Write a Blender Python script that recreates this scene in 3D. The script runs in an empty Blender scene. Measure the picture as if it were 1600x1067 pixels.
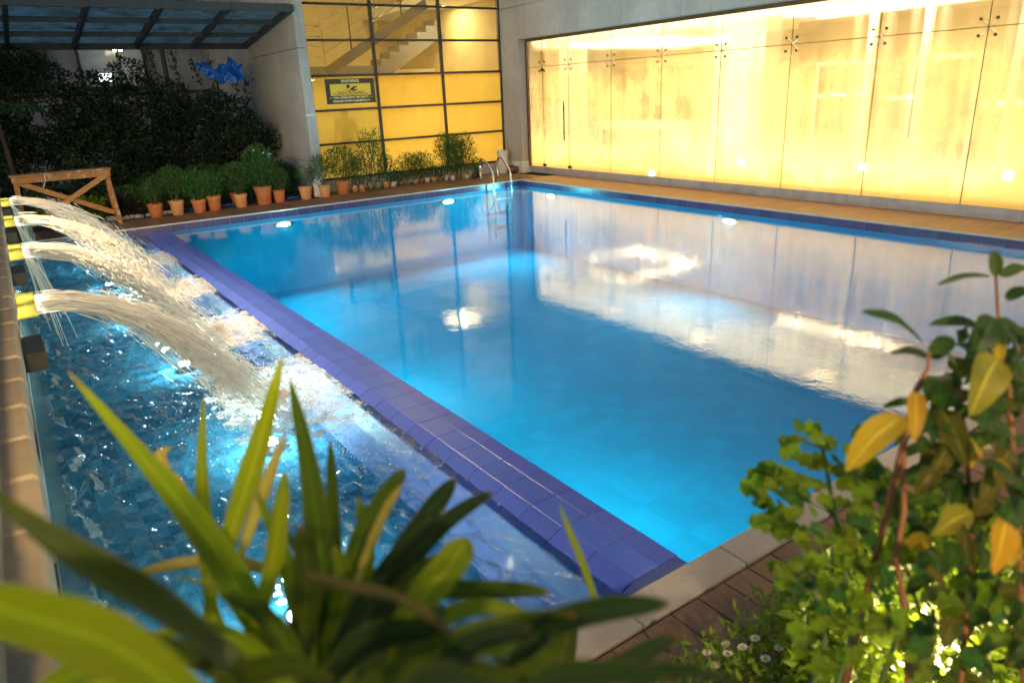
import bpy, bmesh, math, random
import numpy as np
from mathutils import Vector, Matrix

R = math.radians
SC = bpy.context.scene
COL = SC.collection
rng = np.random.default_rng(7)
random.seed(7)

# ------------------------------------------------------------------ camera
cam_d = bpy.data.cameras.new('camera')
cam_d.sensor_fit = 'HORIZONTAL'; cam_d.sensor_width = 36.0
cam_d.lens = 36.0 * 1116.5 / 1600.0
cam_d.clip_start = 0.02; cam_d.clip_end = 400
cam = bpy.data.objects.new('camera', cam_d); COL.objects.link(cam)
yaw, pitch, roll = R(34.142), R(19.1895), R(-2.6245)
fw = Vector((math.sin(yaw)*math.cos(pitch), math.cos(yaw)*math.cos(pitch), -math.sin(pitch)))
rt = Vector((math.cos(yaw), -math.sin(yaw), 0)); up = rt.cross(fw)
r2 = rt*math.cos(roll) + up*math.sin(roll); u2 = -rt*math.sin(roll) + up*math.cos(roll)
m = Matrix((r2, u2, -fw)).transposed().to_4x4(); m.translation = (-9.6756, -13.6162, 1.90)
cam.matrix_world = m
cam_d.dof.use_dof = True; cam_d.dof.focus_distance = 8.5; cam_d.dof.aperture_fstop = 3.2
SC.camera = cam

# ------------------------------------------------------------------ world, sun, exposure
SUN_EL, SUN_ROT = R(9.0), R(250)
world = bpy.data.worlds.new('World'); SC.world = world; world.use_nodes = True
wn = world.node_tree
sky = wn.nodes.new('ShaderNodeTexSky'); sky.sky_type = 'NISHITA'; sky.sun_disc = False
sky.sun_elevation = SUN_EL; sky.sun_rotation = SUN_ROT; sky.air_density = 1.4; sky.dust_density = 0.6; sky.ozone_density = 3.0
wn.links.new(sky.outputs[0], wn.nodes['Background'].inputs[0])
wn.nodes['Background'].inputs[1].default_value = 0.13
sun_d = bpy.data.lights.new('sun', 'SUN'); sun_d.energy = 0.05; sun_d.angle = R(25); sun_d.color = (0.75, 0.82, 1.0)
sun = bpy.data.objects.new('sun', sun_d); COL.objects.link(sun)
sun.rotation_euler = (R(62), 0, R(-40))
SC.view_settings.view_transform = 'Standard'; SC.view_settings.look = 'None'
SC.view_settings.exposure = 0.45; SC.view_settings.gamma = 1.0; SC.view_settings.use_curve_mapping = False
SC.render.engine = 'CYCLES'
cy = SC.cycles
cy.use_denoising = True
try: cy.denoiser = 'OPENIMAGEDENOISE'; cy.denoising_input_passes = 'RGB_ALBEDO_NORMAL'; cy.denoising_prefilter = 'ACCURATE'
except Exception: pass
cy.max_bounces = 12; cy.diffuse_bounces = 4; cy.glossy_bounces = 4; cy.transmission_bounces = 8
cy.transparent_max_bounces = 24; cy.volume_bounces = 1; cy.volume_max_steps = 64
cy.caustics_reflective = False; cy.caustics_refractive = False
cy.sample_clamp_indirect = 6.0; cy.sample_clamp_direct = 0
cy.use_light_tree = True; cy.blur_glossy = 0.5

# ------------------------------------------------------------------ helpers
class MB:
    def __init__(s): s.v = []; s.f = []; s.m = []
    def add(s, vs, fs, mi=0):
        o = len(s.v); s.v += [tuple(map(float, a)) for a in vs]
        s.f += [tuple(i+o for i in q) for q in fs]; s.m += [mi]*len(fs)
    def box(s, x0, x1, y0, y1, z0, z1, mi=0):
        s.add([(x0,y0,z0),(x1,y0,z0),(x1,y1,z0),(x0,y1,z0),(x0,y0,z1),(x1,y0,z1),(x1,y1,z1),(x0,y1,z1)],
              [(0,3,2,1),(4,5,6,7),(0,1,5,4),(1,2,6,5),(2,3,7,6),(3,0,4,7)], mi); return s
    def beam(s, p0, p1, w, h, upv=(0,0,1), mi=0, w1=None, h1=None):
        p0 = Vector(p0); p1 = Vector(p1); d = (p1-p0).normalized(); a = d.cross(Vector(upv))
        if a.length < 1e-4: a = d.cross(Vector((1,0,0)))
        a.normalize(); b = a.cross(d); w1 = w if w1 is None else w1; h1 = h if h1 is None else h1
        vs = []
        for p, ww, hh in ((p0,w,h),(p1,w1,h1)):
            for sx, sz in ((-1,-1),(1,-1),(1,1),(-1,1)): vs.append(p + a*(sx*ww/2) + b*(sz*hh/2))
        s.add(vs, [(0,1,2,3),(7,6,5,4),(0,4,5,1),(1,5,6,2),(2,6,7,3),(3,7,4,0)], mi); return s
    def tube(s, pts, r, n=8, mi=0, cap=True):
        pts = [Vector(p) for p in pts]; k = len(pts)
        rs = r if isinstance(r, (list, tuple)) else [r]*k
        vs = []; a = None
        for i, p in enumerate(pts):
            d = (pts[min(i+1,k-1)] - pts[max(i-1,0)]).normalized()
            if a is None:
                a = d.cross(Vector((0,0,1)))
                if a.length < 1e-3: a = d.cross(Vector((1,0,0)))
            a = (a - d*a.dot(d)).normalized(); b = d.cross(a)
            for j in range(n):
                t = 2*math.pi*j/n; vs.append(p + (a*math.cos(t) + b*math.sin(t))*rs[i])
        fs = [(i*n+j, i*n+(j+1)%n, (i+1)*n+(j+1)%n, (i+1)*n+j) for i in range(k-1) for j in range(n)]
        if cap: fs += [tuple(range(n-1,-1,-1)), tuple(range((k-1)*n, k*n))]
        s.add(vs, fs, mi); return s
    def lathe(s, prof, n=20, c=(0,0,0), mi=0):
        vs = []; k = len(prof)
        for r_, z in prof:
            for j in range(n):
                t = 2*math.pi*j/n; vs.append((c[0]+r_*math.cos(t), c[1]+r_*math.sin(t), c[2]+z))
        fs = [(i*n+j, i*n+(j+1)%n, (i+1)*n+(j+1)%n, (i+1)*n+j) for i in range(k-1) for j in range(n)]
        fs += [tuple(range(n-1,-1,-1)), tuple(range((k-1)*n, k*n))]
        s.add(vs, fs, mi); return s
    def build(s, name, mats, parent=None, smooth=False, off=None, bevel=0, autosm=None):
        me = bpy.data.meshes.new(name)
        o_ = Vector((0,0,0))
        if parent is not None and off is None:
            q = parent
            while q is not None: o_ = o_ + q.location; q = q.parent
        elif off is not None: o_ = Vector(off)
        me.from_pydata([(a-o_.x, b-o_.y, c-o_.z) for a,b,c in s.v], [], s.f)
        ms = mats if isinstance(mats, (list, tuple)) else [mats]
        for mm in ms: me.materials.append(mm)
        if len(ms) > 1: me.polygons.foreach_set('material_index', s.m)
        if smooth: me.polygons.foreach_set('use_smooth', [True]*len(s.f))
        me.update()
        ob = bpy.data.objects.new(name, me); COL.objects.link(ob)
        if parent is not None: ob.parent = parent
        if bevel:
            b = ob.modifiers.new('bevel', 'BEVEL'); b.width = bevel; b.segments = 1; b.limit_method = 'ANGLE'
        if autosm: 
            me.polygons.foreach_set('use_smooth', [True]*len(s.f))
            try: me.set_sharp_from_angle(angle=R(autosm))
            except Exception: pass
        return ob

def np_mesh(name, V, F, mats, parent=None, smooth=False, off=(0,0,0), uv=None):
    """V (n,3), F (m,k) arrays -> one mesh object"""
    me = bpy.data.meshes.new(name); V = np.asarray(V, float) - np.asarray(off, float); F = np.asarray(F, np.int32)
    n, k = F.shape
    me.vertices.add(len(V)); me.vertices.foreach_set('co', V.astype(np.float32).ravel())
    me.loops.add(n*k); me.loops.foreach_set('vertex_index', F.ravel())
    me.polygons.add(n); me.polygons.foreach_set('loop_start', np.arange(0, n*k, k, dtype=np.int32))
    try: me.polygons.foreach_set('loop_total', np.full(n, k, np.int32))
    except Exception: pass
    if smooth: me.polygons.foreach_set('use_smooth', np.ones(n, bool))
    if uv is not None:
        l = me.uv_layers.new(name='UVMap'); l.data.foreach_set('uv', np.asarray(uv, np.float32)[F.ravel()].ravel())
    for mm in (mats if isinstance(mats, (list, tuple)) else [mats]): me.materials.append(mm)
    me.update(calc_edges=True)
    ob = bpy.data.objects.new(name, me); COL.objects.link(ob)
    if parent is not None: ob.parent = parent
    return ob

def tag(o, label=None, cat=None, group=None, kind=None):
    if label: o['label'] = label
    if cat: o['category'] = cat
    if group: o['group'] = group
    if kind: o['kind'] = kind
    return o
def thing(name, label, cat, loc=(0,0,0), group=None, rz=0):
    o = bpy.data.objects.new(name, None); COL.objects.link(o); o.empty_display_size = 0.1
    o.location = loc; o.rotation_euler = (0,0,rz); return tag(o, label, cat, group)
def struct(o): o['kind'] = 'structure'; return o
def stuff(o): o['kind'] = 'stuff'; return o
def copy_part(o, parent, loc=None, scale=None, rot=None):
    c = o.copy(); COL.objects.link(c); c.parent = parent
    if loc is not None: c.location = loc
    if scale is not None: c.scale = scale
    if rot is not None: c.rotation_euler = rot
    return c

# ------------------------------------------------------------------ materials
def new_mat(name):
    mt = bpy.data.materials.new(name); mt.use_nodes = True; nt = mt.node_tree; nt.nodes.clear()
    out = nt.nodes.new('ShaderNodeOutputMaterial'); return mt, nt, out
def N(nt, t, **kw):
    n = nt.nodes.new('ShaderNode'+t)
    for k, v in kw.items():
        if k == 'inp':
            for a, b in v.items(): n.inputs[a].default_value = b
        else: setattr(n, k, v)
    return n
def L(nt, a, b): nt.links.new(a, b)
def c4(c): return (c[0], c[1], c[2], 1)
def math_n(nt, op, a, b=None, c=None, clamp=False):
    n = N(nt, 'Math', operation=op, use_clamp=clamp)
    for i, x in enumerate((a, b, c)):
        if x is None: continue
        if isinstance(x, (int, float)): n.inputs[i].default_value = x
        else: L(nt, x, n.inputs[i])
    return n.outputs[0]
def mixc(nt, f, a, b, bt='MIX'):
    n = N(nt, 'Mix', data_type='RGBA', blend_type=bt)
    for i, x in ((0, f), (6, a), (7, b)):
        if isinstance(x, (int, float)): n.inputs[i].default_value = x
        elif isinstance(x, tuple): n.inputs[i].default_value = c4(x)
        else: L(nt, x, n.inputs[i])
    return n.outputs[2]
def coords(nt, scale=(1,1,1), kind='Object'):
    t = N(nt, 'TexCoord'); mp = N(nt, 'Mapping'); mp.inputs['Scale'].default_value = scale
    L(nt, t.outputs[kind], mp.inputs[0]); return mp.outputs[0]
def noise_n(nt, vec, scale, detail=4, rough=.55, dist=0.0):
    n = N(nt, 'TexNoise'); n.inputs['Scale'].default_value = scale; n.inputs['Detail'].default_value = detail
    n.inputs['Roughness'].default_value = rough; n.inputs['Distortion'].default_value = dist
    if vec is not None: L(nt, vec, n.inputs['Vector'])
    return n.outputs['Fac']
def ramp(nt, f, p0, p1):
    n = N(nt, 'MapRange'); n.inputs[1].default_value = p0; n.inputs[2].default_value = p1; n.clamp = True
    n.interpolation_type = 'SMOOTHSTEP'; L(nt, f, n.inputs[0]); return n.outputs[0]
def bump_n(nt, h, strength=.3, dist=.01):
    b = N(nt, 'Bump'); b.inputs['Strength'].default_value = strength; b.inputs['Distance'].default_value = dist
    L(nt, h, b.inputs['Height']); return b.outputs[0]

def pbr(name, col, rough=.6, col2=None, scale=3, stretch=(1,1,1), bump=.15, bscale=60, bdist=.004, metal=0, spec=.5,
        rnd=0.0, wear=None, wear_scale=2.0, wear_lo=.55, wear_hi=.75, coat=0):
    mt, nt, out = new_mat(name); p = N(nt, 'BsdfPrincipled')
    vec = coords(nt, stretch); col2 = col2 or tuple(c*.7 for c in col)
    c = mixc(nt, ramp(nt, noise_n(nt, vec, scale, 6), .3, .7), col, col2)
    if wear:
        c = mixc(nt, ramp(nt, noise_n(nt, coords(nt), wear_scale, 8, .65), wear_lo, wear_hi), c, wear)
    if rnd:
        oi = N(nt, 'ObjectInfo'); hs = N(nt, 'HueSaturation')
        L(nt, math_n(nt, 'MULTIPLY_ADD', oi.outputs['Random'], rnd, 1-rnd/2), hs.inputs['Value']); L(nt, c, hs.inputs['Color']); c = hs.outputs[0]
    L(nt, c, p.inputs['Base Color'])
    p.inputs['Roughness'].default_value = rough; p.inputs['Metallic'].default_value = metal
    p.inputs['Specular IOR Level'].default_value = spec; p.inputs['Coat Weight'].default_value = coat
    if bump:
        L(nt, bump_n(nt, noise_n(nt, coords(nt, stretch), bscale, 6, .6), bump, bdist), p.inputs['Normal'])
    L(nt, p.outputs[0], out.inputs[0]); return mt
def emit(name, col, s):
    mt, nt, out = new_mat(name); e = N(nt, 'Emission'); e.inputs[0].default_value = c4(col); e.inputs[1].default_value = s
    L(nt, e.outputs[0], out.inputs[0]); return mt
LEAF_SPEC = .25
def leaf_mat(name, col, col2, trans=.4, rough=.4, rnd=.5, hue=.03, midrib=False, tcol=None):
    mt, nt, out = new_mat(name); p = N(nt, 'BsdfPrincipled'); p.inputs['Roughness'].default_value = rough; p.inputs['Specular IOR Level'].default_value = LEAF_SPEC
    c = mixc(nt, ramp(nt, noise_n(nt, coords(nt), 9, 4), .35, .65), col, col2)
    oi = N(nt, 'ObjectInfo'); hs = N(nt, 'HueSaturation')
    L(nt, math_n(nt, 'MULTIPLY_ADD', oi.outputs['Random'], rnd, 1-rnd/2), hs.inputs['Value'])
    L(nt, math_n(nt, 'MULTIPLY_ADD', oi.outputs['Random'], hue, .5-hue/2), hs.inputs['Hue']); L(nt, c, hs.inputs['Color'])
    c = hs.outputs[0]
    if midrib:
        uv = N(nt, 'TexCoord'); sx = N(nt, 'SeparateXYZ'); L(nt, uv.outputs['UV'], sx.inputs[0])
        d = math_n(nt, 'ABSOLUTE', math_n(nt, 'SUBTRACT', sx.outputs[0], .5))
        c = mixc(nt, ramp(nt, d, .05, .02), c, tuple(min(1, x*1.9+.01) for x in col))
        v = N(nt, 'TexWave'); v.inputs['Scale'].default_value = 5; v.inputs['Distortion'].default_value = .6
        mp = N(nt, 'Mapping'); mp.inputs['Scale'].default_value = (.35,1,1) if midrib == 'veins' else (6,.05,1)
        cmb = N(nt, 'CombineXYZ'); L(nt, d, cmb.inputs[0]); 
        L(nt, math_n(nt, 'SUBTRACT', sx.outputs[1], math_n(nt, 'MULTIPLY', d, .5)), cmb.inputs[1])
        if midrib == 'veins':
            L(nt, math_n(nt, 'ADD', math_n(nt, 'SUBTRACT', sx.outputs[1], math_n(nt, 'MULTIPLY', d, .7)), 0), v.inputs['Vector'])
            v.bands_direction = 'X'
        else:
            L(nt, cmb.outputs[0], mp.inputs[0]); L(nt, mp.outputs[0], v.inputs['Vector'])
        c = mixc(nt, math_n(nt, 'MULTIPLY', v.outputs['Fac'], .45), c, tuple(x*.5 for x in col))
        L(nt, bump_n(nt, v.outputs['Fac'], .6, .003), p.inputs['Normal'])
    if midrib == 'lines':
        nz = noise_n(nt, coords(nt), 22, 5, .7); tipf = ramp(nt, math_n(nt, 'ADD', sx.outputs[1], math_n(nt, 'MULTIPLY', nz, .12)), .98, 1.06)
        c = mixc(nt, math_n(nt, 'MULTIPLY', tipf, .85), c, (.22,.12,.03))
        c = mixc(nt, math_n(nt, 'MULTIPLY', ramp(nt, d, .44, .50), .5), c, (.30,.24,.04)); c = mixc(nt, math_n(nt, 'MULTIPLY', ramp(nt, nz, .62, .72), .35), c, (.16,.11,.03))
    L(nt, c, p.inputs['Base Color'])
    t = N(nt, 'BsdfTranslucent'); 
    tc = mixc(nt, .5, c, tcol or tuple(min(1, x*1.6) for x in col2)); L(nt, tc, t.inputs[0])
    mx = N(nt, 'MixShader'); mx.inputs[0].default_value = trans
    L(nt, p.outputs[0], mx.inputs[1]); L(nt, t.outputs[0], mx.inputs[2]); L(nt, mx.outputs[0], out.inputs[0]); return mt

def concrete_mat(name, col, tint):
    mt, nt, out = new_mat(name); p = N(nt, 'BsdfPrincipled'); v = coords(nt)
    big = ramp(nt, noise_n(nt, v, .9, 7, .6), .35, .68); fine = noise_n(nt, v, 9, 8, .7)
    streak = ramp(nt, noise_n(nt, coords(nt, (5,5,.35)), 1.6, 6, .6), .52, .75)
    c = mixc(nt, big, col, tint); c = mixc(nt, math_n(nt, 'MULTIPLY', streak, .45), c, tuple(x*.5 for x in col))
    c = mixc(nt, math_n(nt, 'MULTIPLY', ramp(nt, fine, .4, .75), .4), c, tuple(x*.62 for x in tint))
    vo = N(nt, 'TexVoronoi'); vo.inputs['Scale'].default_value = 14; L(nt, v, vo.inputs['Vector'])
    pit = ramp(nt, vo.outputs['Distance'], .10, .04)
    c = mixc(nt, math_n(nt, 'MULTIPLY', pit, .5), c, tuple(x*.35 for x in col))
    L(nt, c, p.inputs['Base Color']); p.inputs['Roughness'].default_value = .82
    L(nt, bump_n(nt, math_n(nt, 'SUBTRACT', fine, pit), .35, .006), p.inputs['Normal'])
    L(nt, p.outputs[0], out.inputs[0]); return mt

M = {}
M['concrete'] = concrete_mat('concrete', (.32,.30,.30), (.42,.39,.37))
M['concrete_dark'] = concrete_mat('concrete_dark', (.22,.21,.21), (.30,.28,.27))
M['plaster'] = pbr('plaster', (.62,.59,.56), .8, (.52,.49,.46), 2)
M['baseboard'] = pbr('baseboard', (.75,.72,.68), .6, (.66,.62,.58), 3)
M['sill'] = pbr('sill_stone', (.42,.40,.42), .5, (.33,.31,.33), 5, wear=(.25,.23,.24), wear_scale=6)
M['board'] = pbr('deck_board', (.20,.098,.062), .55, (.15,.072,.045), 2.5, (18,1.2,8), .5, 30, .003, rnd=.45)
M['board_far'] = pbr('far_deck_board', (.24,.13,.08), .6, (.17,.09,.056), 2.5, (14,1.5,8), .4, 30, .003, rnd=.5)
M['walk'] = pbr('walkway_board', (.46,.26,.13), .55, (.38,.21,.10), 2.5, (1.2,12,8), .4, 30, .003, rnd=.12)
M['coping'] = pbr('coping_stone', (.46,.40,.35), .55, (.38,.32,.27), 3, (1,1,1), .3, 90, .002, rnd=.14, wear=(.30,.25,.20), wear_scale=9, wear_lo=.6, wear_hi=.8)
M['lip'] = pbr('pool_lip', (.58,.52,.46), .5, (.45,.40,.36), 4, wear=(.3,.27,.24), wear_scale=8)
M['soil'] = pbr('soil', (.035,.024,.016), .95, (.06,.045,.03), 14, bump=1, bscale=40, bdist=.03)
M['ground'] = pbr('ground', (.09,.08,.07), .95, (.05,.045,.04), 3, bump=.6, bscale=30, bdist=.02)
M['grout'] = pbr('grout', (.36,.32,.40), .8, (.28,.25,.33), 6)
M['divider_base'] = pbr('divider_base', (.20,.22,.48), .5, (.14,.16,.42), 5)
M['purple_tile'] = pbr('purple_tile', (.085,.062,.155), .25, (.07,.05,.13), 3, bump=.12, bscale=30, bdist=.002, rnd=.35, spec=.6)
M['divider_tile'] = pbr('divider_tile', (.06,.14,.60), .32, (.075,.12,.60), 2.2, bump=.25, bscale=18, bdist=.004, rnd=.10, wear=(.16,.22,.60), wear_scale=5, wear_lo=.58, wear_hi=.8, spec=.7)
M['divider_tile_edge'] = pbr('divider_tile_edge', (.055,.11,.55), .3, (.075,.10,.56), 2.2, bump=.25, bscale=18, bdist=.004, rnd=.10, wear=(.15,.18,.55), wear_scale=5, wear_lo=.58, wear_hi=.8, spec=.7)
M['steel'] = pbr('brushed_steel', (.72,.70,.66), .18, (.62,.60,.57), 8, metal=1, bump=.05)
M['dark_metal'] = pbr('dark_metal', (.035,.033,.032), .45, (.05,.047,.044), 6, metal=.3, bump=.05)
M['canopy_metal'] = pbr('canopy_metal', (.045,.050,.056), .5, (.035,.04,.045), 4, bump=.05)
M['bronze'] = pbr('bronze_track', (.16,.10,.05), .4, (.11,.07,.035), 5, metal=.5, bump=.05)
M['terracotta'] = pbr('terracotta', (.50,.17,.055), .75, (.40,.125,.04), 6, bump=.3, rnd=.35, wear=(.55,.36,.25), wear_scale=9, wear_lo=.62, wear_hi=.8)
M['terracotta_pale'] = pbr('pale_terracotta', (.58,.28,.12), .75, (.48,.20,.08), 6, bump=.3, rnd=.3, wear=(.62,.46,.33), wear_scale=9, wear_lo=.6, wear_hi=.8)
M['white_plastic'] = pbr('white_plastic', (.74,.72,.70), .4, (.62,.60,.57), 4, wear=(.45,.41,.36), wear_scale=6, wear_lo=.6, wear_hi=.85)
M['timber'] = pbr('old_timber', (.40,.185,.06), .8, (.26,.11,.035), 3, (2,2,14), .6, 25, .004, wear=(.62,.56,.50), wear_scale=9, wear_lo=.56, wear_hi=.66)
M['timber_x'] = pbr('brace_timber', (.44,.21,.06), .75, (.34,.145,.04), 3, (3,8,8), .4, 25, .003)
M['blue_plastic'] = pbr('blue_plastic', (.02,.16,.62), .35, (.015,.10,.45), 6, bump=.4, bscale=14, bdist=.02)
M['tan_stone'] = pbr('tan_stone', (.46,.37,.26), .75, (.36,.28,.19), 4, bump=.5, bscale=30, bdist=.006, rnd=.25)
M['grey_board'] = pbr('grey_board', (.34,.32,.27), .7, (.24,.22,.18), 3, (1,.5,1), .4)
M['skin'] = pbr('skin', (.30,.16,.10), .5, bump=.05); M['hair'] = pbr('hair', (.015,.012,.01), .5)
M['white_cloth'] = pbr('white_cloth', (.72,.70,.66), .85); M['dark_cloth'] = pbr('dark_cloth', (.03,.03,.035), .9)
M['rope'] = pbr('rope', (.7,.66,.6), .8)
# ================================================================== SETTING
ZM, ZF = -0.115, -0.150            # water levels: swimming pool, fountain pool
PL = -11.92                        # near edge of the pool
# ground sheet with the pool cut out of it
g = MB(); S_ = 120
for x0,x1,y0,y1 in ((-S_,-9.86,-S_,S_),(0.02,S_,-S_,S_),(-9.86,0.02,0.02,S_),(-9.86,0.02,-S_,-12.0)):
    g.add([(x0,y0,-.06),(x1,y0,-.06),(x1,y1,-.06),(x0,y1,-.06)], [(0,1,2,3)])
struct(g.build('ground', M['ground']))

# underwater tile material: small joints, faint
def tiled_basin(name, col, joint, size, rough=.3, band=None, vary=.35):
    mt, nt, out = new_mat(name); p = N(nt, 'BsdfPrincipled'); geo = N(nt, 'TexCoord'); sx = N(nt, 'SeparateXYZ'); L(nt, geo.outputs['Object'], sx.inputs[0])
    def line(o):
        fr = math_n(nt, 'FRACT', math_n(nt, 'DIVIDE', o, size)); d = math_n(nt, 'ABSOLUTE', math_n(nt, 'SUBTRACT', fr, .5)); return ramp(nt, d, .478, .488)
    nrm = N(nt, 'SeparateXYZ'); ng = N(nt, 'NewGeometry'); L(nt, ng.outputs['Normal'], nrm.inputs[0])
    def act(k): return math_n(nt, 'LESS_THAN', math_n(nt, 'ABSOLUTE', nrm.outputs[k]), .5)
    ls = [math_n(nt, 'MULTIPLY', line(sx.outputs[k]), act(k)) for k in range(3)]
    j = math_n(nt, 'MAXIMUM', ls[0], math_n(nt, 'MAXIMUM', ls[1], ls[2]))
    cell = N(nt, 'TexWhiteNoise'); sn = N(nt, 'Vector' 'Math', operation='SNAP'); L(nt, geo.outputs['Object'], sn.inputs[0]); sn.inputs[1].default_value = (size,)*3
    L(nt, sn.outputs[0], cell.inputs[0])
    c = mixc(nt, math_n(nt, 'MULTIPLY', cell.outputs[0], vary), col, tuple(x*(.6 if vary < .5 else .12) for x in col))
    if band:
        for ax, a, b in band:
            bm = math_n(nt, 'MULTIPLY', math_n(nt, 'GREATER_THAN', sx.outputs[ax], a), math_n(nt, 'LESS_THAN', sx.outputs[ax], b)); c = mixc(nt, bm, c, (.045,.13,.33))
    c = mixc(nt, j, c, joint); L(nt, c, p.inputs['Base Color']); p.inputs['Roughness'].default_value = rough
    p.inputs['Specular IOR Level'].default_value = 0; L(nt, p.outputs[0], out.inputs[0]); return mt
M['pool_tile'] = tiled_basin('pool_tile', (.010,.50,.67), (.015,.40,.59), .25, .9)
M['fountain_tile'] = tiled_basin('fountain_tile', (.08,.33,.54), (.03,.08,.28), .115, vary=.75)

b = MB()
def inner(x0,x1,y0,y1,zt,zb,skip=''):
    b.add([(x0,y0,zb),(x1,y0,zb),(x1,y1,zb),(x0,y1,zb)], [(0,1,2,3)])
    b.add([(x0,y0,zb),(x1,y0,zb),(x1,y0,zt),(x0,y0,zt)], [(3,2,1,0)]); b.add([(x0,y1,zb),(x1,y1,zb),(x1,y1,zt),(x0,y1,zt)], [(0,1,2,3)])
    if skip != 'L': b.add([(x0,y0,zb),(x0,y1,zb),(x0,y1,zt),(x0,y0,zt)], [(0,1,2,3)])
    if skip != 'R': b.add([(x1,y0,zb),(x1,y1,zb),(x1,y1,zt),(x1,y0,zt)], [(3,2,1,0)])
inner(-7.56, 0.006, PL, 0.006, -.001, -1.55, 'L')
basin = struct(b.build('pool_basin', M['pool_tile']))
b = MB(); inner(-9.84, -7.985, PL, 0.006, -.001, -.62, 'R')
basin2 = struct(b.build('fountain_basin', M['fountain_tile']))
# purple waterline tiles, one object each
def tile_mesh(name, sx, sy, sz, mat):
    mb = MB().box(0,sx,0,sy,0,sz); me_o = mb.build(name, mat, off=(0,0,0)); bv = me_o.modifiers.new('bevel','BEVEL'); bv.width=.002; bv.segments=1
    return me_o
T_, J_ = .25, .005
t0 = tile_mesh('tile', T_-J_, .006, .113, M['purple_tile']); t0.parent = basin; t0.location = (-T_+J_/2, 0, -.135)
for i in range(1, 30): copy_part(t0, basin, (-T_*(i+1)+J_/2, 0, -.135))
t1 = tile_mesh('tile', .006, T_-J_, .113, M['purple_tile']); t1.parent = basin; t1.location = (0, -T_+J_/2, -.135)
for i in range(1, 47): copy_part(t1, basin, (0, -T_*(i+1)+J_/2, -.135))
for k in range(2):
    for i in range(9): copy_part(t0, basin2, (-7.75-T_*i+J_/2, 0, -.135-.118*k))
# divider between the two pools
d = MB()
prof = [(-7.556,-.112),(-7.675,-.108),(-7.83,-.108),(-7.965,-.172),(-7.99,-.30),(-7.99,-.63),(-7.556,-1.56)]
n = len(prof)
vs = [(x,PL,z-.008) for x,z in prof] + [(x,0.0,z-.008) for x,z in prof]
d.add(vs, [(i,(i+1)%n,n+(i+1)%n,n+i) for i in range(n)] + [tuple(range(n-1,-1,-1)), tuple(range(n,2*n))])
divider = tag(d.build('pool_divider', M['divider_base']), kind='structure')
def strip_tile(xa, za, xb, zb, mat):
    mb = MB(); y1 = T_-J_; th = .011; j=.0016
    mb.add([(xa+j,0,za-th),(xb-j,0,zb-th),(xb-j,y1,zb-th),(xa+j,y1,za-th),(xa+j,0,za),(xb-j,0,zb),(xb-j,y1,zb),(xa+j,y1,za)],
           [(0,3,2,1),(4,5,6,7),(0,1,5,4),(1,2,6,5),(2,3,7,6),(3,0,4,7)])
    o = mb.build('tile', mat, off=(0,0,0)); bv = o.modifiers.new('bevel','BEVEL'); bv.width=.0014; bv.segments=1; return o
for (xa,za),(xb,zb),mat in ((prof[1],prof[0],'divider_tile_edge'),(prof[2],prof[1],'divider_tile'),(prof[3],prof[2],'divider_tile')):
    s0 = strip_tile(xa,za,xb,zb,M[mat]); s0.parent = divider; s0.location = (0,-T_,0)
    for i in range(1, 47): copy_part(s0, divider, (0,-T_*(i+1), random.uniform(-.0008,.0008)))

# ---- water of the swimming pool: a real volume of blue water with a rippled skin
def water_mat(name, refract, ior, bumps, absorb=None, scat=None, tint=(1,1,1)):
    mt, nt, out = new_mat(name); h = None
    for sc, st, w, dt in bumps:
        nn = noise_n(nt, coords(nt, st), sc, dt, .5); nn = math_n(nt, 'MULTIPLY', nn, w); h = nn if h is None else math_n(nt, 'ADD', h, nn)
    bn = bump_n(nt, h, 1.0, 1.0)
    fr = N(nt, 'Fresnel'); fr.inputs[0].default_value = ior; L(nt, bn, fr.inputs[1])
    gl = N(nt, 'BsdfGlossy'); gl.inputs['Roughness'].default_value = .035; L(nt, bn, gl.inputs['Normal']); gl.inputs['Color'].default_value = (1,1,1,1)
    if refract:
        rf = N(nt, 'BsdfRefraction'); rf.inputs['IOR'].default_value = 1.33; rf.inputs['Roughness'].default_value = 0; rf.inputs['Color'].default_value = c4(tint); L(nt, bn, rf.inputs['Normal']); tp_ = N(nt, 'BsdfTransparent'); tr = N(nt, 'MixShader'); tr.inputs[0].default_value = .42; L(nt, tp_.outputs[0], tr.inputs[1]); L(nt, rf.outputs[0], tr.inputs[2])
    else:
        tr = N(nt, 'BsdfTransparent'); tr.inputs[0].default_value = c4(tint)
    mx = N(nt, 'MixShader'); L(nt, fr.outputs[0], mx.inputs[0]); L(nt, tr.outputs[0], mx.inputs[1]); L(nt, gl.outputs[0], mx.inputs[2]); L(nt, mx.outputs[0], out.inputs[0])
    if absorb:
        va = N(nt, 'VolumeAbsorption'); va.inputs[0].default_value = c4(absorb[0]); va.inputs[1].default_value = absorb[1]; v = va.outputs[0]
        if scat:
            vs_ = N(nt, 'VolumeScatter'); vs_.inputs[0].default_value = c4(scat[0]); vs_.inputs[1].default_value = scat[1]; vs_.inputs[2].default_value = .3
            ad = N(nt, 'AddShader'); L(nt, v, ad.inputs[0]); L(nt, vs_.outputs[0], ad.inputs[1]); v = ad.outputs[0]
        L(nt, v, out.inputs['Volume'])
    return mt
M['water'] = water_mat('pool_water', False, 1.44, [(7,(1,1,1),.0007,2),(1.8,(1,1,1),.0012,2),(26,(1,1,1),.00042,2)], ((.10,.90,.97),.50), ((.20,.80,1.0),.008))
wb = MB(); wb.box(-7.555, .012, PL-.01, .012, -1.57, ZM)
struct(wb.build('pool_water', M['water']))

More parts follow.
